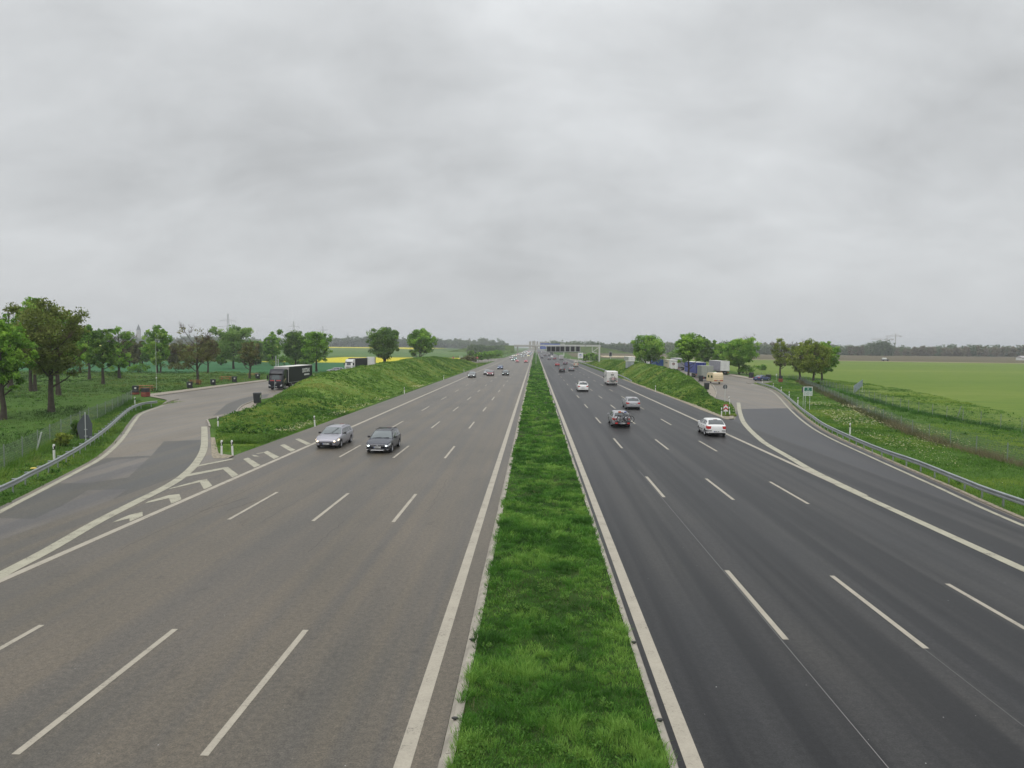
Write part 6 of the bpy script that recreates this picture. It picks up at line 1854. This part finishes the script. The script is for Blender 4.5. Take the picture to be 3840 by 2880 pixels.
# arrow board
s = thing('arrow_board', 'red and white arrow board at the tip of the right island', 'road sign', G(2721, 1560))
m = MB(); m.box((0, 0, .93), (.52, .02, .82)); m.build('panel', M_signw, s)
m = MB()
for z0, cut in ((.62, None), (1.02, 'top')):
    pass
m.prism([(-.255, .62), (0, .86), (.255, .62), (.255, .82), (0, 1.06), (-.255, .82)], -.016, -.011, 'y')
m.prism([(-.255, 1.335), (-.255, 1.04), (-.02, 1.28), (-.02, 1.335)], -.016, -.011, 'y'); m.prism([(.255, 1.335), (.255, 1.04), (.02, 1.28), (.02, 1.335)], -.016, -.011, 'y')
m.build('arrow', M_signr, s)
m = MB(); m.cyl((0, .03, -.1), (0, .03, .9), .035, 10); m.build('pole', M_wpole, s)
m = MB(); m.box((0, 0, 1.0 + .0), (.50, .001, .001)); 
# green information sign
s = thing('sign', 'green and white rest area sign on three pale posts', 'road sign', G(3030, 1536))
Y = s.location.y
def sp(px, py): v = AT(px, py, Y); return (v.x - s.location.x, v.z)
x0, z1 = sp(3014, 1450); x1, z0 = sp(3046, 1484)
cx, w, h = (x0 + x1) / 2, x1 - x0, z1 - z0
m = MB(); m.box((cx, 0, (z0 + z1) / 2), (w, .03, h)); m.build('panel', M_signw, s, bevel=.008)
m = MB(); m.box((cx, -.018, z0 + h * .705), (w * .86, .006, h * .44)); m.build('green_field', M_signg, s)
m = MB(); m.lathe((cx, -.0225, z0 + h * .76), [(0, .06), (-.004, .06), (-.004, .10), (0, .10)], 'y', 16)
m.build('symbol', M_signw, s)
m = MB(); m.box((cx, -.0225, z0 + h * .545), (w * .5, .004, h * .03)); m.build('letter_line', M_signw, s)
for sx in (-1, 1):
    m = MB(); m.box((cx + sx * w * .22, -.018, z0 + h * .25), (w * .38, .006, h * .32)); f = m.build('pictogram_field', M_signg, s)
    m = MB(); m.box((cx + sx * w * .22, -.0225, z0 + h * .25), (w * .30, .004, h * .25)); pf = m.build('pictogram_ground', M_signw, f)
    m = MB(); m.bar((cx + sx * w * .22 - .08, -.027, z0 + h * .30), (cx + sx * w * .22 + .09, -.027, z0 + h * .20), .01, .07); m.build('pictogram', M_signg, f)
for px in (3020, 3037):
    v = sp(px, 1500); m = MB(); m.cyl((v[0], .035, -.1), (v[0], .035, z1 - .05), .03, 8); m.build('post', M_wpole, s)
s = thing('sign', 'narrow dark sign back on a thin post just behind the green sign', 'road sign', G(3011, 1526))
m = MB(); m.box((0, 0, 2.35), (.42, .02, .72)); m.build('panel', M_signback, s)
m = MB(); m.cyl((0, -.03, -.1), (0, -.03, 2.7), .028, 8); m.build('post', M_wpole, s)
s = thing('sign', 'small white sign on a thin pole between parked car and sparse tree', 'road sign', G(2911, 1428))
m = MB(); m.box((0, 0, 1.45), (.24, .02, .36)); m.build('panel', M_signw, s)
m = MB(); m.cyl((0, .03, 0), (0, .03, 1.5), .025, 8); m.build('pole', M_wpole, s)
# grey leaning screen on the right meadow
s = thing('screen', 'slanted pale grey screen standing on the right meadow', 'screen', G(3214, 1475))
Y = s.location.y
def qp(px, py, dy): v = AT(px, py, Y + dy); return (v.x - s.location.x, dy, v.z)
m = MB(); a = [qp(3201, 1447, 0), qp(3234, 1423, 3.2), qp(3234, 1446, 3.2), qp(3204, 1473, 0)]
m.add(a + [(p[0] + .05, p[1] - .02, p[2]) for p in a], [(0, 1, 2, 3), (7, 6, 5, 4), (0, 4, 5, 1), (1, 5, 6, 2), (2, 6, 7, 3), (3, 7, 4, 0)]); m.build('panel', pm('grey_net', (.20, .25, .28), .7, 0, .12, 2), s)
for p in (a[0], a[1]):
    m = MB(); m.cyl((p[0] + .03, p[1], 0), (p[0] + .03, p[1], p[2]), .03, 6); m.build('post', M_wpole, s)
# no entry signs far left
for (px, d, lb) in ((1790, 345, 'no entry sign beside the pale kerb at the far left slip road'), (1700, 330, 'no entry sign showing above the far end of the left bank')):
    p = AT(px, 1400, d); p.z = 0
    s = thing('sign', lb, 'road sign', p, 0, 'no entry signs'); zc = AT(px, 1341.5, d).z
    m = MB(); m.lathe((0, 0, zc), [(-.012, 0), (-.012, .46), (.012, .46), (.012, 0)], 'y', 24); m.build('panel', M_signr, s)
    m = MB(); m.box((0, -.02, zc), (.62, .01, .17)); m.build('bar', M_signw, s)
    m = MB(); m.cyl((0, .04, -.1), (0, .04, zc + .3), .035, 8); m.build('pole', M_wpole, s)
for px, lb in ((1725, 'left one of two pale steel posts at the far left slip road'), (1732, 'right one of two pale steel posts at the far left slip road')):
    p = AT(px, 1400, 330); p.z = 0
    s = thing('steel_post', lb, 'post', p, 0, 'pale steel posts'); m = MB(); m.cyl((0, 0, -.1), (0, 0, 3.4), .14, 10); m.ell((0, 0, 3.4), (.14, .14, .08)); m.build('shaft', M_wpole, s); m = MB(); m.cyl((0, 0, 0), (0, 0, .25), .22, 10); m.build('foot', M_conc, s)
kerb_curve([(1781, 1361.5), (1800, 1360.5), (1832, 1359.5)], .5, .15, 'pale kerb at the mouth of the far left slip road')
# lamp pole in the median, lamp pole on the picnic strip
p = AT(2009.6, 1400, 318); p.z = 0
s = thing('pole', 'thin pale pole standing in the far grass median', 'pole', p)
m = MB(); m.cyl((0, 0, 0), (0, 0, 7.6), .16, 10, 0, .11); m.build('shaft', pm('pole_green_grey', (.38, .42, .34), .6), s); m = MB(); m.cyl((0, 0, 0), (0, 0, .4), .26, 10); m.build('foot', M_conc, s)
p = G(587, 1462)
s = thing('lamp_pole', 'thin pale lamp pole on the lawn beside the picnic kerb', 'lamp pole', p)
zt = AT(585, 1272, p.y).z
m = MB(); m.cyl((0, 0, -.1), (0, 0, zt), .055, 10, 0, .035); m.build('pole', pm('pole_grey_green', (.30, .36, .26), .6), s); m = MB(); m.ell((0, 0, AT(585, 1417, p.y).z), (.11, .09, .13)); m.build('box', M_signw, s); m = MB(); m.box((.25, 0, zt), (.6, .14, .07)); m.build('lamp_head', M_wpole, s)
p = G(1030, 1469)
s = thing('pole', 'bare grey pole standing in front of the black lorry cab', 'pole', p)
m = MB(); m.cyl((0, 0, -.1), (0, 0, AT(1027, 1423, p.y).z), .05, 8); m.build('shaft', pm('pole_dull', (.22, .25, .24), .6), s); m = MB(); m.cyl((0, 0, 0), (0, 0, .2), .09, 8); m.build('foot', M_conc, s)
s = thing('steel_post', 'pale post pair standing behind the black lorry', 'post', G(1040, 1413))
m = MB(); m.cyl((-.3, 0, 0), (-.3, 0, 5.2), .10, 8); m.build('post', M_wpole, s); m = MB(); m.cyl((.25, 0, 0), (.25, 0, 4.4), .10, 8); m.build('post', M_wpole, s)
# gantry
GY = 296.0
g = thing('sign_gantry', 'pale steel gantry with seven dark display boards over the right carriageway', 'gantry', (0, GY, 0))
def gp(px, py): v = AT(px, py, GY); return v.x, v.z
xr, zr = gp(2248, 1299); xl, zl = gp(2009.5, 1294); zb = (zr + zl) / 2
m = MB(); m.box(((xl + xr) / 2 + .2, 0, zb), (xr - xl + .6, .9, .55)); m.box(((xl + xr) / 2, 0, zb + .40), (xr - xl, .5, .10)); m.build('beam', M_gantry, g)
m = MB(); m.cyl((xr, 0, -.2), (xr, 0, zb), .33, 14); m.build('post', M_gantry, g)
xp, _ = gp(2221, 1300); _, zq = gp(2221, 1321)
m = MB(); m.bar((xp, 0, zb - .3), (xp, 0, zq), .24); m.bar((xp + .1, 0, zq + .1), (xr - .2, 0, zb - .5), .22); m.bar((xp, 0, zq), (xr - 1.2, 0, zq - .1), .22); m.build('brace', M_gantry, g)
m = MB(); m.box((gp(2195, 1298)[0], -.5, zb), (.5, .25, .75)); m.build('joint', M_frame, g)
m = MB(); m.cyl((xr, 0, zb + .3), (xr, 0, zb + 2.2), .07, 6); m.build('mast', M_wpole, g)
for a, b in ((2051, 2064.5), (2068, 2081.5), (2085, 2098.5), (2102, 2115.5), (2121.3, 2134.8), (2140.5, 2154), (2160, 2173.5)):
    xa, z1 = gp(a, 1299.5); xb, z0 = gp(b, 1317.8)
    f = MB(); f.box(((xa + xb) / 2, -.55, (z0 + z1) / 2), (xb - xa + .50, .30, z1 - z0 + .50)); f.bar(((xa + xb) / 2, -.3, z1), ((xa + xb) / 2, -.3, zb - .2), .25)
    fo = f.build('display_board', M_frame, g)
    d = MB(); d.box(((xa + xb) / 2, -.715, (z0 + z1) / 2), (xb - xa, .03, z1 - z0)); d.build('screen', M_black, fo)
m = MB(); x0, z0 = gp(2049, 1320.2); x1, _ = gp(2175, 1320); m.box(((x0 + x1) / 2, -.3, z0), (x1 - x0, .9, .12)); m.build('walkway', M_signback, g)
# blue overhead sign beyond
BY = 600.0
def bp(px, py): v = AT(px, py, BY); return v.x, v.z
s = thing('overhead_sign', 'wide blue overhead direction sign beyond the dark display boards', 'road sign', (0, BY, 0))
xa, zt = bp(2026, 1287); xb, zbm = bp(2060, 1309)
m = MB(); m.box(((xa + xb) / 2, 0, (zt + zbm) / 2), (xb - xa, .12, zt - zbm)); m.build('panel', M_signb, s)
xa2, zt2 = bp(2061, 1288.5); xb2, zb2 = bp(2100, 1304)
m = MB(); m.box(((xa2 + xb2) / 2, 0, (zt2 + zb2) / 2), (xb2 - xa2, .12, zt2 - zb2)); m.build('panel', M_signb, s)
m = MB()
for (a, b, c) in ((2030, 2036, 1304.5), (2044, 2052, 1300), (2042, 2054, 1305)):
    p0, p1 = bp(a, c), bp(b, c); m.box(((p0[0] + p1[0]) / 2, -.075, p0[1]), (p1[0] - p0[0], .02, .28))
p0, p1 = bp(2039, 1290), bp(2039, 1307); m.box((p0[0], -.075, (p0[1] + p1[1]) / 2), (.14, .02, p0[1] - p1[1]))
m.build('lettering', M_signw, s)
m = MB(); xq = 24.5; m.cyl((xq, .4, -.1), (xq, .4, zt - .3), .3, 10); m.build('post', M_gantry, s)
m = MB(); m.box(((2 + xq) / 2, .4, zt - .6), (xq - 1, .5, .5)); m.build('beam', M_gantry, s)
m = MB(); m.cyl((1.0, .4, -.1), (1.0, .4, zt - .3), .22, 10); m.build('post', M_gantry, s)
# white roadside sign with blue picture
p = AT(2176.5, 1400, 372); p.z = 0; Y = 372
s = thing('sign', 'white roadside sign with small blue car picture right of the traffic', 'road sign', p)
def wp_(px, py): v = AT(px, py, Y); return v.x - p.x, v.z
xa, zt = wp_(2167, 1322.5); xb, zbm = wp_(2186.5, 1343.5)
m = MB(); m.box(((xa + xb) / 2, 0, (zt + zbm) / 2), (xb - xa, .06, zt - zbm)); m.build('panel', M_signw, s)
m = MB()
m.box(((xa + xb) / 2, -.04, (zt + zbm) / 2 + .25), (1.35, .02, .34)); m.box(((xa + xb) / 2 + .05, -.04, (zt + zbm) / 2 + .50), (.7, .02, .22)); m.build('car_picture', M_signb, s)
m = MB(); m.box(((xa + xb) / 2, -.04, (zt + zbm) / 2 - .45), (1.9, .02, .12)); m.build('letter_line', M_bin, s)
m = MB(); m.bar(((xa + xb) / 2 - .2, -.04, zbm + .30), ((xa + xb) / 2 + .25, -.04, zbm + .62), .02, .12); m.build('arrow', M_bin, s)
for x in (xa + .4, xb - .4):
    m = MB(); m.cyl((x, .08, -.1), (x, .08, zt - .2), .07, 8); m.build('post', M_wpole, s)
# small display on the right bank
d = 300; p = AT(2288.5, 1400, d); zc, zt = AT(2288, 1337, d).z, AT(2288, 1319, d).z
z0 = float(bank_right(np.array([p.x]), np.array([float(d)]))[0][0]); p.z = z0
s = thing('display', 'single small dark display board on the crest of the right bank', 'display board', p)
m = MB(); m.box((0, 0, (zc + zt) / 2 - z0), (1.35, .35, zt - zc)); m.build('housing', M_frame, s)
m = MB(); m.box((0, -.19, (zc + zt) / 2 - z0), (1.0, .03, zt - zc - .5)); m.build('screen', M_black, s)
m = MB(); m.cyl((0, 0, -.3), (0, 0, zc - z0), .1, 8); m.build('post', M_wpole, s)
# hut on the right bank
d = 200.0; p = AT(2361, 1400, d); zt = AT(2360, 1353, d).z
s = thing('hut', 'grey equipment hut with flat white roof set into the right bank', 'hut', (p.x, d, 0))
m = MB(); m.box((0, 0, (zt - .2 + .6) / 2), (2.1, 2.0, zt - .2 - .6)); m.build('walls', pm('hut_grey', (.33, .35, .37), .7, 0, .06, 1), s)
m = MB(); m.box((.05, 0, zt - .05), (2.4, 2.2, .13)); m.build('roof', M_roofw, s)
m = MB(); m.box((-.2, -1.01, zt - 1.3), (.8, .03, 1.9)); m.build('door', pm('hut_door', (.26, .28, .30), .6), s)

# bins
def make_bin(label, col=None):
    root = thing('wheelie_bin', label, 'bin', group='rubbish bins at the rest areas')
    b = MB(); b.box((0, 0, .52), (.50, .56, .86), 0, None, 1.18); b.build('body', col or M_bin, root, bevel=.02)
    l = MB(); l.box((0, .0, 1.0), (.64, .70, .08), 0, None, .92); l.cyl((-.25, .36, .98), (.25, .36, .98), .03, 6); l.build('lid', M_bin, root, bevel=.015)
    for s_ in (-1, 1):
        w = MB(); w.cyl((s_ * .22, .26, .10), (s_ * .29, .26, .10), .10, 12); w.build('wheel', M_tyre, root)
    st = MB(); st.box((.30, -.12, .72), (.012, .24, .26), 0, Matrix.Rotation(R(6), 3, 'Y')); st.build('sticker', M_stick, root)
    return root
bin0 = make_bin('black wheelie bin with white sticker beside the half bare brown tree')
bin0.location = G(711, 1457); bin0.rotation_euler = (0, 0, R(-40)); bin0.scale = (1.25, 1.25, 1.15)
for px, py, rz, lb, sc in ((799, 1445, -40, 'black wheelie bin alone on the grass between two picnic tables', 1.2), (879, 1434, -40, 'dark grey green bin right of the second picnic table', 1.25), (966, 1421, -40, 'black bin on the verge just left of the black lorry cab', 1.25),
    (965, 1514, 10, 'large black bin at the paved corner by the left bank', 1.5), (508, 1474, -40, 'black lidded bin with white sticker on a red stand near the fence', 1.2),
    (2650, 1462, 0, 'dark grey bin beside the slab path of the right bank', 1.35), (2628, 1432, 0, 'dark bin in front of the grey green box trailer', 1.5),
    (2817, 1418, 20, 'dark bin behind the bonnet of the parked navy car', 1.5), (2881, 1427, 20, 'dark open lidded bin right of the parked navy car', 1.5)):
    o = dup(bin0, G(px, py), R(rz), lb); o.scale = (sc, sc, sc * .95)
def red_box(px, py, lb, w=.95, h=.95):
    s = thing('litter_box', lb, 'bin', G(px, py), R(-20), 'red litter boxes'); m = MB(); m.box((0, 0, h * .30), (w, .8, h * .6)); m.build('stand', M_binr, s, bevel=.02); m = MB(); m.box((0, 0, h * .85), (w * .9, .75, h * .5)); m.build('container', M_bin, s, bevel=.02); m = MB(); m.box((0, -.41, h * .42), (w * .8, .02, .08)); m.build('rail', M_wood, s)
red_box(546, 1487, 'red brown litter box below the first picnic table', 1.0, 1.15)
red_box(506, 1479, 'low red stand under the lidded bin by the fence', 1.0, .5)
red_box(2927, 1432, 'red brown litter box at the foot of the sparse tall tree', .95, 1.3)
# picnic tables
def make_table(label):
    root = thing('picnic_table', label, 'picnic table', group='wooden picnic tables')
    t = MB()
    for k in range(4): t.box((0, -.33 + .22 * k, .75), (2.1, .20, .05))
    t.build('table_top', M_wood, root)
    for s_ in (-1, 1):
        b = MB(); b.box((0, s_ * .78, .45), (2.1, .26, .05)); b.build('bench', M_wood, root)
        f = MB(); f.bar((s_ * .75, -.55, 0), (s_ * .75, -.15, .74), .09); f.bar((s_ * .75, .55, 0), (s_ * .75, .15, .74), .09); f.bar((s_ * .75, -.82, .40), (s_ * .75, .82, .40), .08); f.build('leg', M_wood, root)
    return root
tb0 = make_table('wooden picnic table behind the red litter box'); tb0.location = G(547, 1466); tb0.rotation_euler = (0, 0, R(8)); tb0.scale = (1.15, 1.15, 1.2)
for px, py, lb in ((733, 1442, 'wooden picnic table behind the half bare brown tree'), (847, 1427, 'orange brown picnic table between two dark bins'), (948, 1413, 'wooden picnic table partly behind the thin olive brown tree')):
    o = dup(tb0, G(px, py), R(10), lb); o.scale = (1.15, 1.15, 1.15)
# litter
s = MB(); s.box((0, 0, .05), (.34, .22, .07), 0, None, .7); o = s.build('litter', pm('yellow_litter', (.65, .5, .1), .6)); o.location = G(126, 1758); tag(o, 'small yellow piece of litter in the grass behind the left guard rail', 'litter')

# fences
def wire_fence(pts, label, h, post_gap, vstep, hstep, wr, grass=False, tilt=0.0):
    root = thing('wire_fence', label, 'fence', pts[0]); o0 = pts[0]
    P = [Vector((p.x - o0.x, p.y - o0.y, 0)) for p in pts]
    w = MB()
    def b3(a, b): w.tube([a, b], wr, 3, caps=False)
    for i in range(len(P) - 1):
        d = P[i + 1] - P[i]; L = d.length; n = max(1, int(L / vstep))
        z = .06
        while z <= h + .001:
            b3(P[i] + Vector((0, 0, z)), P[i + 1] + Vector((0, 0, z))); z += hstep
        for k in range(n): b3(P[i] + d * (k / n) + Vector((0, 0, .03)), P[i] + d * (k / n) + Vector((0, 0, h)))
    w.build('wire_mesh', M_wire, root, fix=False)
    acc = 0
    for i in range(len(P) - 1):
        d = P[i + 1] - P[i]; L = d.length; s_ = -acc
        while s_ + post_gap <= L:
            s_ += post_gap; p = P[i] + d * (max(s_, 0) / L)
            m = MB(); m.cyl(p + Vector((0, 0, -.1)), p + Vector((tilt * random.uniform(-1, 1), 0, h + .08)), .035, 7); m.build('post', M_fpost, root)
        acc = L - s_
        if acc < 0: acc = 0
    return root
fl = smooth_line(Gp([(-150, 1850), (10, 1760), (135, 1694), (190, 1662), (322, 1590), (420, 1545), (490, 1507), (497, 1503)]), 3)
wire_fence(fl, 'wire mesh fence behind the left guard rail', 1.45, 4.0, .12, .16, .0045)
f1 = smooth_line([G(2999, 1433), G(3120, 1490), G(3340, 1592), G(3484, 1648), Vector((33.0, 45, 0)), Vector((32.0, 30, 0))], 4)
wire_fence(f1, 'sagging wire mesh fence with dry grass along the right verge', 1.25, 4.0, .12, .16, .0045)
f2 = smooth_line([G(2830, 1412), G(3000, 1428), G(3330, 1521), G(3500, 1560), G(3840, 1622), G(4000, 1655)], 4)
wire_fence(f2, 'thin wire fence on dark posts along the edge of the wheat field', 1.35, 3.2, .16, .2, .0038)
m = MB(); a = G(58 * 2.35, 1695); m.cyl(a, a + Vector((.42, 0, 1.45)), .05, 8)
sp_ = m.build('fence_strut', M_wpole); tag(sp_, 'slanted pale strut of the left wire fence', 'fence strut')
m = MB(); a = G(3588, 1572); m.cyl(a, a + Vector((.45, 0, 1.5)), .045, 7); o = m.build('fence_strut', M_fpost); tag(o, 'slanted dark strut of the wheat field fence', 'fence strut')
# dry grass at the foot of the right fence, weeds under the others
def along(pts, n, spread):
    P_ = np.array([(p.x, p.y) for p in pts]); d = np.r_[0, np.cumsum(np.linalg.norm(np.diff(P_, axis=0), axis=1))]
    t = rng.uniform(0, d[-1], n); return np.interp(t, d, P_[:, 0]) + rng.normal(0, spread, n), np.interp(t, d, P_[:, 1]) + rng.normal(0, spread, n)
clump_patch('dry_grass', 2600, lambda n: along(f1, n, .3), flat, (.25, .75), .03, 71, M_strawb, 'dry brown grass at the foot of the sagging right fence', per=8, spread=.3, hnoise=8)
clump_patch('grass', 2200, lambda n: along(f2, n, .5), flat, (.15, .5), .04, 74, M_blade, 'dark long grass under the wheat field fence', per=8, spread=.3, hnoise=6, tmid=.15)
clump_patch('grass', 1800, lambda n: along(fl, n, .4), flat, (.15, .6), .03, 77, M_blade3, 'long grass growing through the left wire fence', per=8, spread=.3, hnoise=5, tmid=.4)

# ------------------------------------------------------------------ far things
M_pyl = pm('pylon_steel', (0.20, 0.21, 0.21), 0.6, 0.3)
def pylon(px, ytop, d, label, k=1.0):
    p = AT(px, 1400, d); z0 = float(zg(p.x, d)); H = AT(px, ytop, d).z - z0
    root = thing('pylon', label, 'pylon', (p.x, d, z0), R(12), 'power pylons in the haze')
    m = MB(); r0, r1 = H * .055, H * .012; t = .14 * H / 45 * k
    lv = [0, .18, .34, .48, .60, .70, .79, .87, .94, 1.0]
    def cn(f, sx, sy): rr2 = r0 + (r1 - r0) * f; return Vector((sx * rr2, sy * rr2, H * f))
    for a, b in zip(lv[:-1], lv[1:]):
        for sx, sy in ((-1, -1), (1, -1), (1, 1), (-1, 1)):
            m.bar(cn(a, sx, sy), cn(b, sx, sy), t)
            nx, ny = (-sy, sx)
            m.bar(cn(a, sx, sy), cn(b, nx, ny), t * .6)
    m.build('tower', M_pyl, root)
    for f, hw in ((.62, .30), (.80, .215)):
        a = MB(); z = H * f
        for s_ in (-1, 1):
            a.bar((s_ * r1, 0, z + H * .035), (s_ * H * hw, 0, z), t * 1.1); a.bar((s_ * r1, 0, z - H * .01), (s_ * H * hw, 0, z), t * 1.1)
            for q in (.5, 1.0): a.bar((s_ * H * hw * q, 0, z), (s_ * H * hw * q, 0, z - H * .05), t * .9)
        a.build('cross_arm', M_pyl, root)
for a in ((858, 1177, 940, 'nearest lattice pylon above the left picnic trees', 1.2), (1103, 1205, 1230, 'second lattice pylon above the dense tree by the black lorry', 1.4), (1212, 1222, 1540, 'third pylon above the green tree right of the lorry', 1.7),
          (1306, 1249, 2300, 'faint pylon over the rapeseed field, left of two', 2.2), (1361, 1258, 2750, 'faintest pylon over the rapeseed field, right of two', 2.6)): pylon(*a)
def far_block(px, ytop, wpx, d, label, mat, rows=7, cat='building', name='apartment_block'):
    p = AT(px, 1400, d); H = AT(px, ytop, d).z; W = wpx * d / 2640; z0 = float(zg(p.x, d))
    root = thing(name, label, cat, (p.x, d, z0)); H -= z0
    m = MB(); m.box((0, 0, H / 2), (W, 16, H)); m.build('walls', mat, root)
    m = MB(); m.box((0, 0, H + .3), (W + .8, 16.8, .6)); m.box((W * .15, 0, H + 1.6), (W * .2, 5, 2.2)); m.build('roof', M_gfront, root)
    for r in range(rows):
        w = MB(); w.box((0, -8.03, H * (r + .5) / rows), (W * .9, .08, H / rows * .35)); w.build('window_band', M_glass, root)
M_beige = pm('beige_render', (0.52, 0.47, 0.36), 0.8, 0, 0.05, .2)
far_block(1987, 1281, 9, 1900, 'tall beige apartment block in the haze above the overbridge', M_beige, 9)
far_block(2001, 1279.5, 13, 1950, 'widest beige apartment block directly over the road end', M_beige, 9)
far_block(2014, 1281, 6, 1900, 'narrow brownish block right of the widest beige one', pm('brown_render', (.40, .31, .25), .8), 8)
far_block(2040, 1282, 36, 2050, 'long pale block behind the blue overhead sign', M_beige, 6)
far_block(3172, 1296, 34, 1900, 'low white industrial hall behind the right hand wood', M_white, 3, name='hall')
# overbridge
OY = 905.0
ob = thing('road_bridge', 'pale road bridge crossing the motorway far ahead', 'bridge', (0, OY, 0))
z1 = AT(1960, 1295.5, OY).z; z0 = AT(1960, 1300, OY).z
m = MB(); m.box((4, 0, (z0 + z1) / 2), (62, 9, z1 - z0)); m.build('deck', M_conc, ob)
for x in (-22.5, 0.4, 23.5):
    m = MB(); m.box((x, 0, z0 / 2), (1.2, 6, z0)); m.build('pier', M_conc, ob)
m = MB(); m.box((4, -4.4, z1 + .5), (62, .1, .9)); m.build('railing', M_gantry, ob)
for sx, lb in ((-1, 'left'), (1, 'right')):
    m = MB(); x0 = 4 + sx * 31; m.prism([(x0, 0), (x0, z1), (x0 + sx * 46, z1 - 1.0), (x0 + sx * 90, 0)], OY - 7, OY + 7, 'y'); o = m.build('embankment', M_mound); tag(o, 'grassy ramp at the %s end of the far bridge' % lb, 'embankment', kind='structure')
# cranes
M_crane = pm('crane_steel', (0.34, 0.30, 0.26), 0.6)
def crane(px, ytop, d, jl, jr, label):
    p = AT(px, 1400, d); H = AT(px, ytop, d).z
    root = thing('tower_crane', label, 'crane', (p.x, d, 0), 0, 'tower cranes on the right horizon')
    m = MB(); m.box((0, 0, H / 2), (1.5, 1.5, H)); m.build('mast', M_crane, root)
    k = d / 2640
    m = MB(); m.bar((-jl * k, 0, H), (jr * k, 0, H), 1.3, 1.3); m.build('jib', M_crane, root)
    m = MB(); m.bar((0, 0, H), (0, 0, H + 7), 1.1); m.bar((0, 0, H + 7), (-jl * k * .6, 0, H + .6), .4); m.bar((0, 0, H + 7), (jr * k * .8, 0, H + .6), .4); m.build('apex', M_crane, root)
    m = MB(); m.box((jr * k * .85, 0, H - 1.2), (4.5, 2, 2.4)); m.build('counterweight', M_gfront, root)
crane(3322, 1272, 1900, 60, 24, 'lower tower crane on the right horizon')
crane(3353, 1260, 1950, 34, 22, 'taller tower crane on the right horizon')
# hazy spire left
p = AT(523, 1400, 1650)
s = thing('spire', 'faint grey tower in the haze between two left hand trees', 'tower', (p.x, 1650, float(zg(p.x, 1650)))); H = AT(523, 1222, 1650).z
m = MB(); m.box((0, 0, H * .36), (7, 7, H * .72)); m.build('shaft', M_gfront, s); m = MB(); m.box((0, 0, H * .86), (7, 7, H * .28), 0, None, .05); m.build('roof', M_signback, s)
# small far vehicles on the field track
p = G(3318, 1354.5); p.z = 0
s = thing('tractor', 'small white and dark vehicle on the far field track', 'vehicle', p); m = MB(); m.box((0, 0, .9), (4.2, 1.8, .7)); m.build('body', M_signback, s, bevel=.05); m = MB(); m.box((-.3, 0, 1.75), (2.4, 1.7, 1.0), 0, None, .8); m.build('cab', M_white, s, bevel=.05)
for x in (-1.4, 1.4):
    m = MB(); m.cyl((x, -.95, .45), (x, -.7, .45), .45, 12); m.build('wheel', M_tyre, s)
p = AT(3830, 1400, 560); p.z = 0
s = thing('house', 'white house with grey roof at the far right field edge', 'house', p, R(15)); m = MB(); m.box((0, 0, 1.0), (6, 5, 2.0)); m.build('wall', M_white, s); m = MB(); m.prism([(-2.8, 2.0), (2.8, 2.0), (0, 3.4)], -3.2, 3.2, 'x'); m.build('roof', M_gfront, s)
for x in (-1.9, 0, 1.9):
    m = MB(); m.box((x, -2.52, 1.1), (.8, .06, .8)); m.build('window', M_glass, s)
# ------------------------------------------------------------------ broad leaved weeds that break up the grass
def weeds(n, sampler, zfn, rad, size, cols, label, seed, per=16, hn=7):
    x, y = sampler(n)
    m = rng.uniform(0, 1, len(x)) < np.clip(vnoise(x, y, hn, seed) * 2.2 - .55, .05, 1); x, y = x[m], y[m]; k = len(x)
    r = rad * rng.uniform(.5, 1.5, k)
    q, t = leaf_quads(x, y, zfn(x, y) + r * .35, r, per, size, np.clip(vnoise(x, y, hn * .4, seed + 2) * 1.3 - .15 + rng.normal(0, .15, k), 0, 1), .6)
    tag(np_quads('weeds', q, cols, t), label, 'weeds', kind='stuff')
M_weed = leafmat('weed_leaves', [(0.035, 0.095, 0.014), (0.075, 0.185, 0.024), (0.150, 0.275, 0.055)], .25)
weeds(2600, samp_bank(bank_left, 60, 290), lambda x, y: bank_left(x, y)[0], .28, .11, M_weed, 'broad leaved weeds in clumps over the left bank', 81)
weeds(1700, samp_bank(bank_right, 84, 340), lambda x, y: bank_right(x, y)[0], .28, .11, M_weed, 'broad leaved weeds in clumps over the right bank', 84)
weeds(3000, samp_left, flat, .28, .09, M_weed, 'dark weed tufts scattered over the left lawn', 87)
weeds(1800, samp_right, flat, .22, .07, M_weed, 'weed tufts scattered over the right verge', 90)
clump_patch('dry_grass', 480, lambda n: (rng.uniform(-1.4, 2.4, n), 11 + 70 * rng.uniform(0, 1, n) ** 1.6), lambda x, y: np.full_like(x, .10), (.06, .2), .014, 96, M_strawb, 'thin dry stalks among the median grass', per=26, spread=.2, hnoise=3)
def samp_med(n):
    y = 11 + 110 * rng.uniform(0, 1, n) ** 1.7; return rng.uniform(-1.45, 2.45, n), y
weeds(900, samp_med, lambda x, y: np.full_like(x, .14), .15, .030, M_weed, 'leafy weeds among the median grass', 93, per=60, hn=2.5)
bpy.context.view_layer.update()
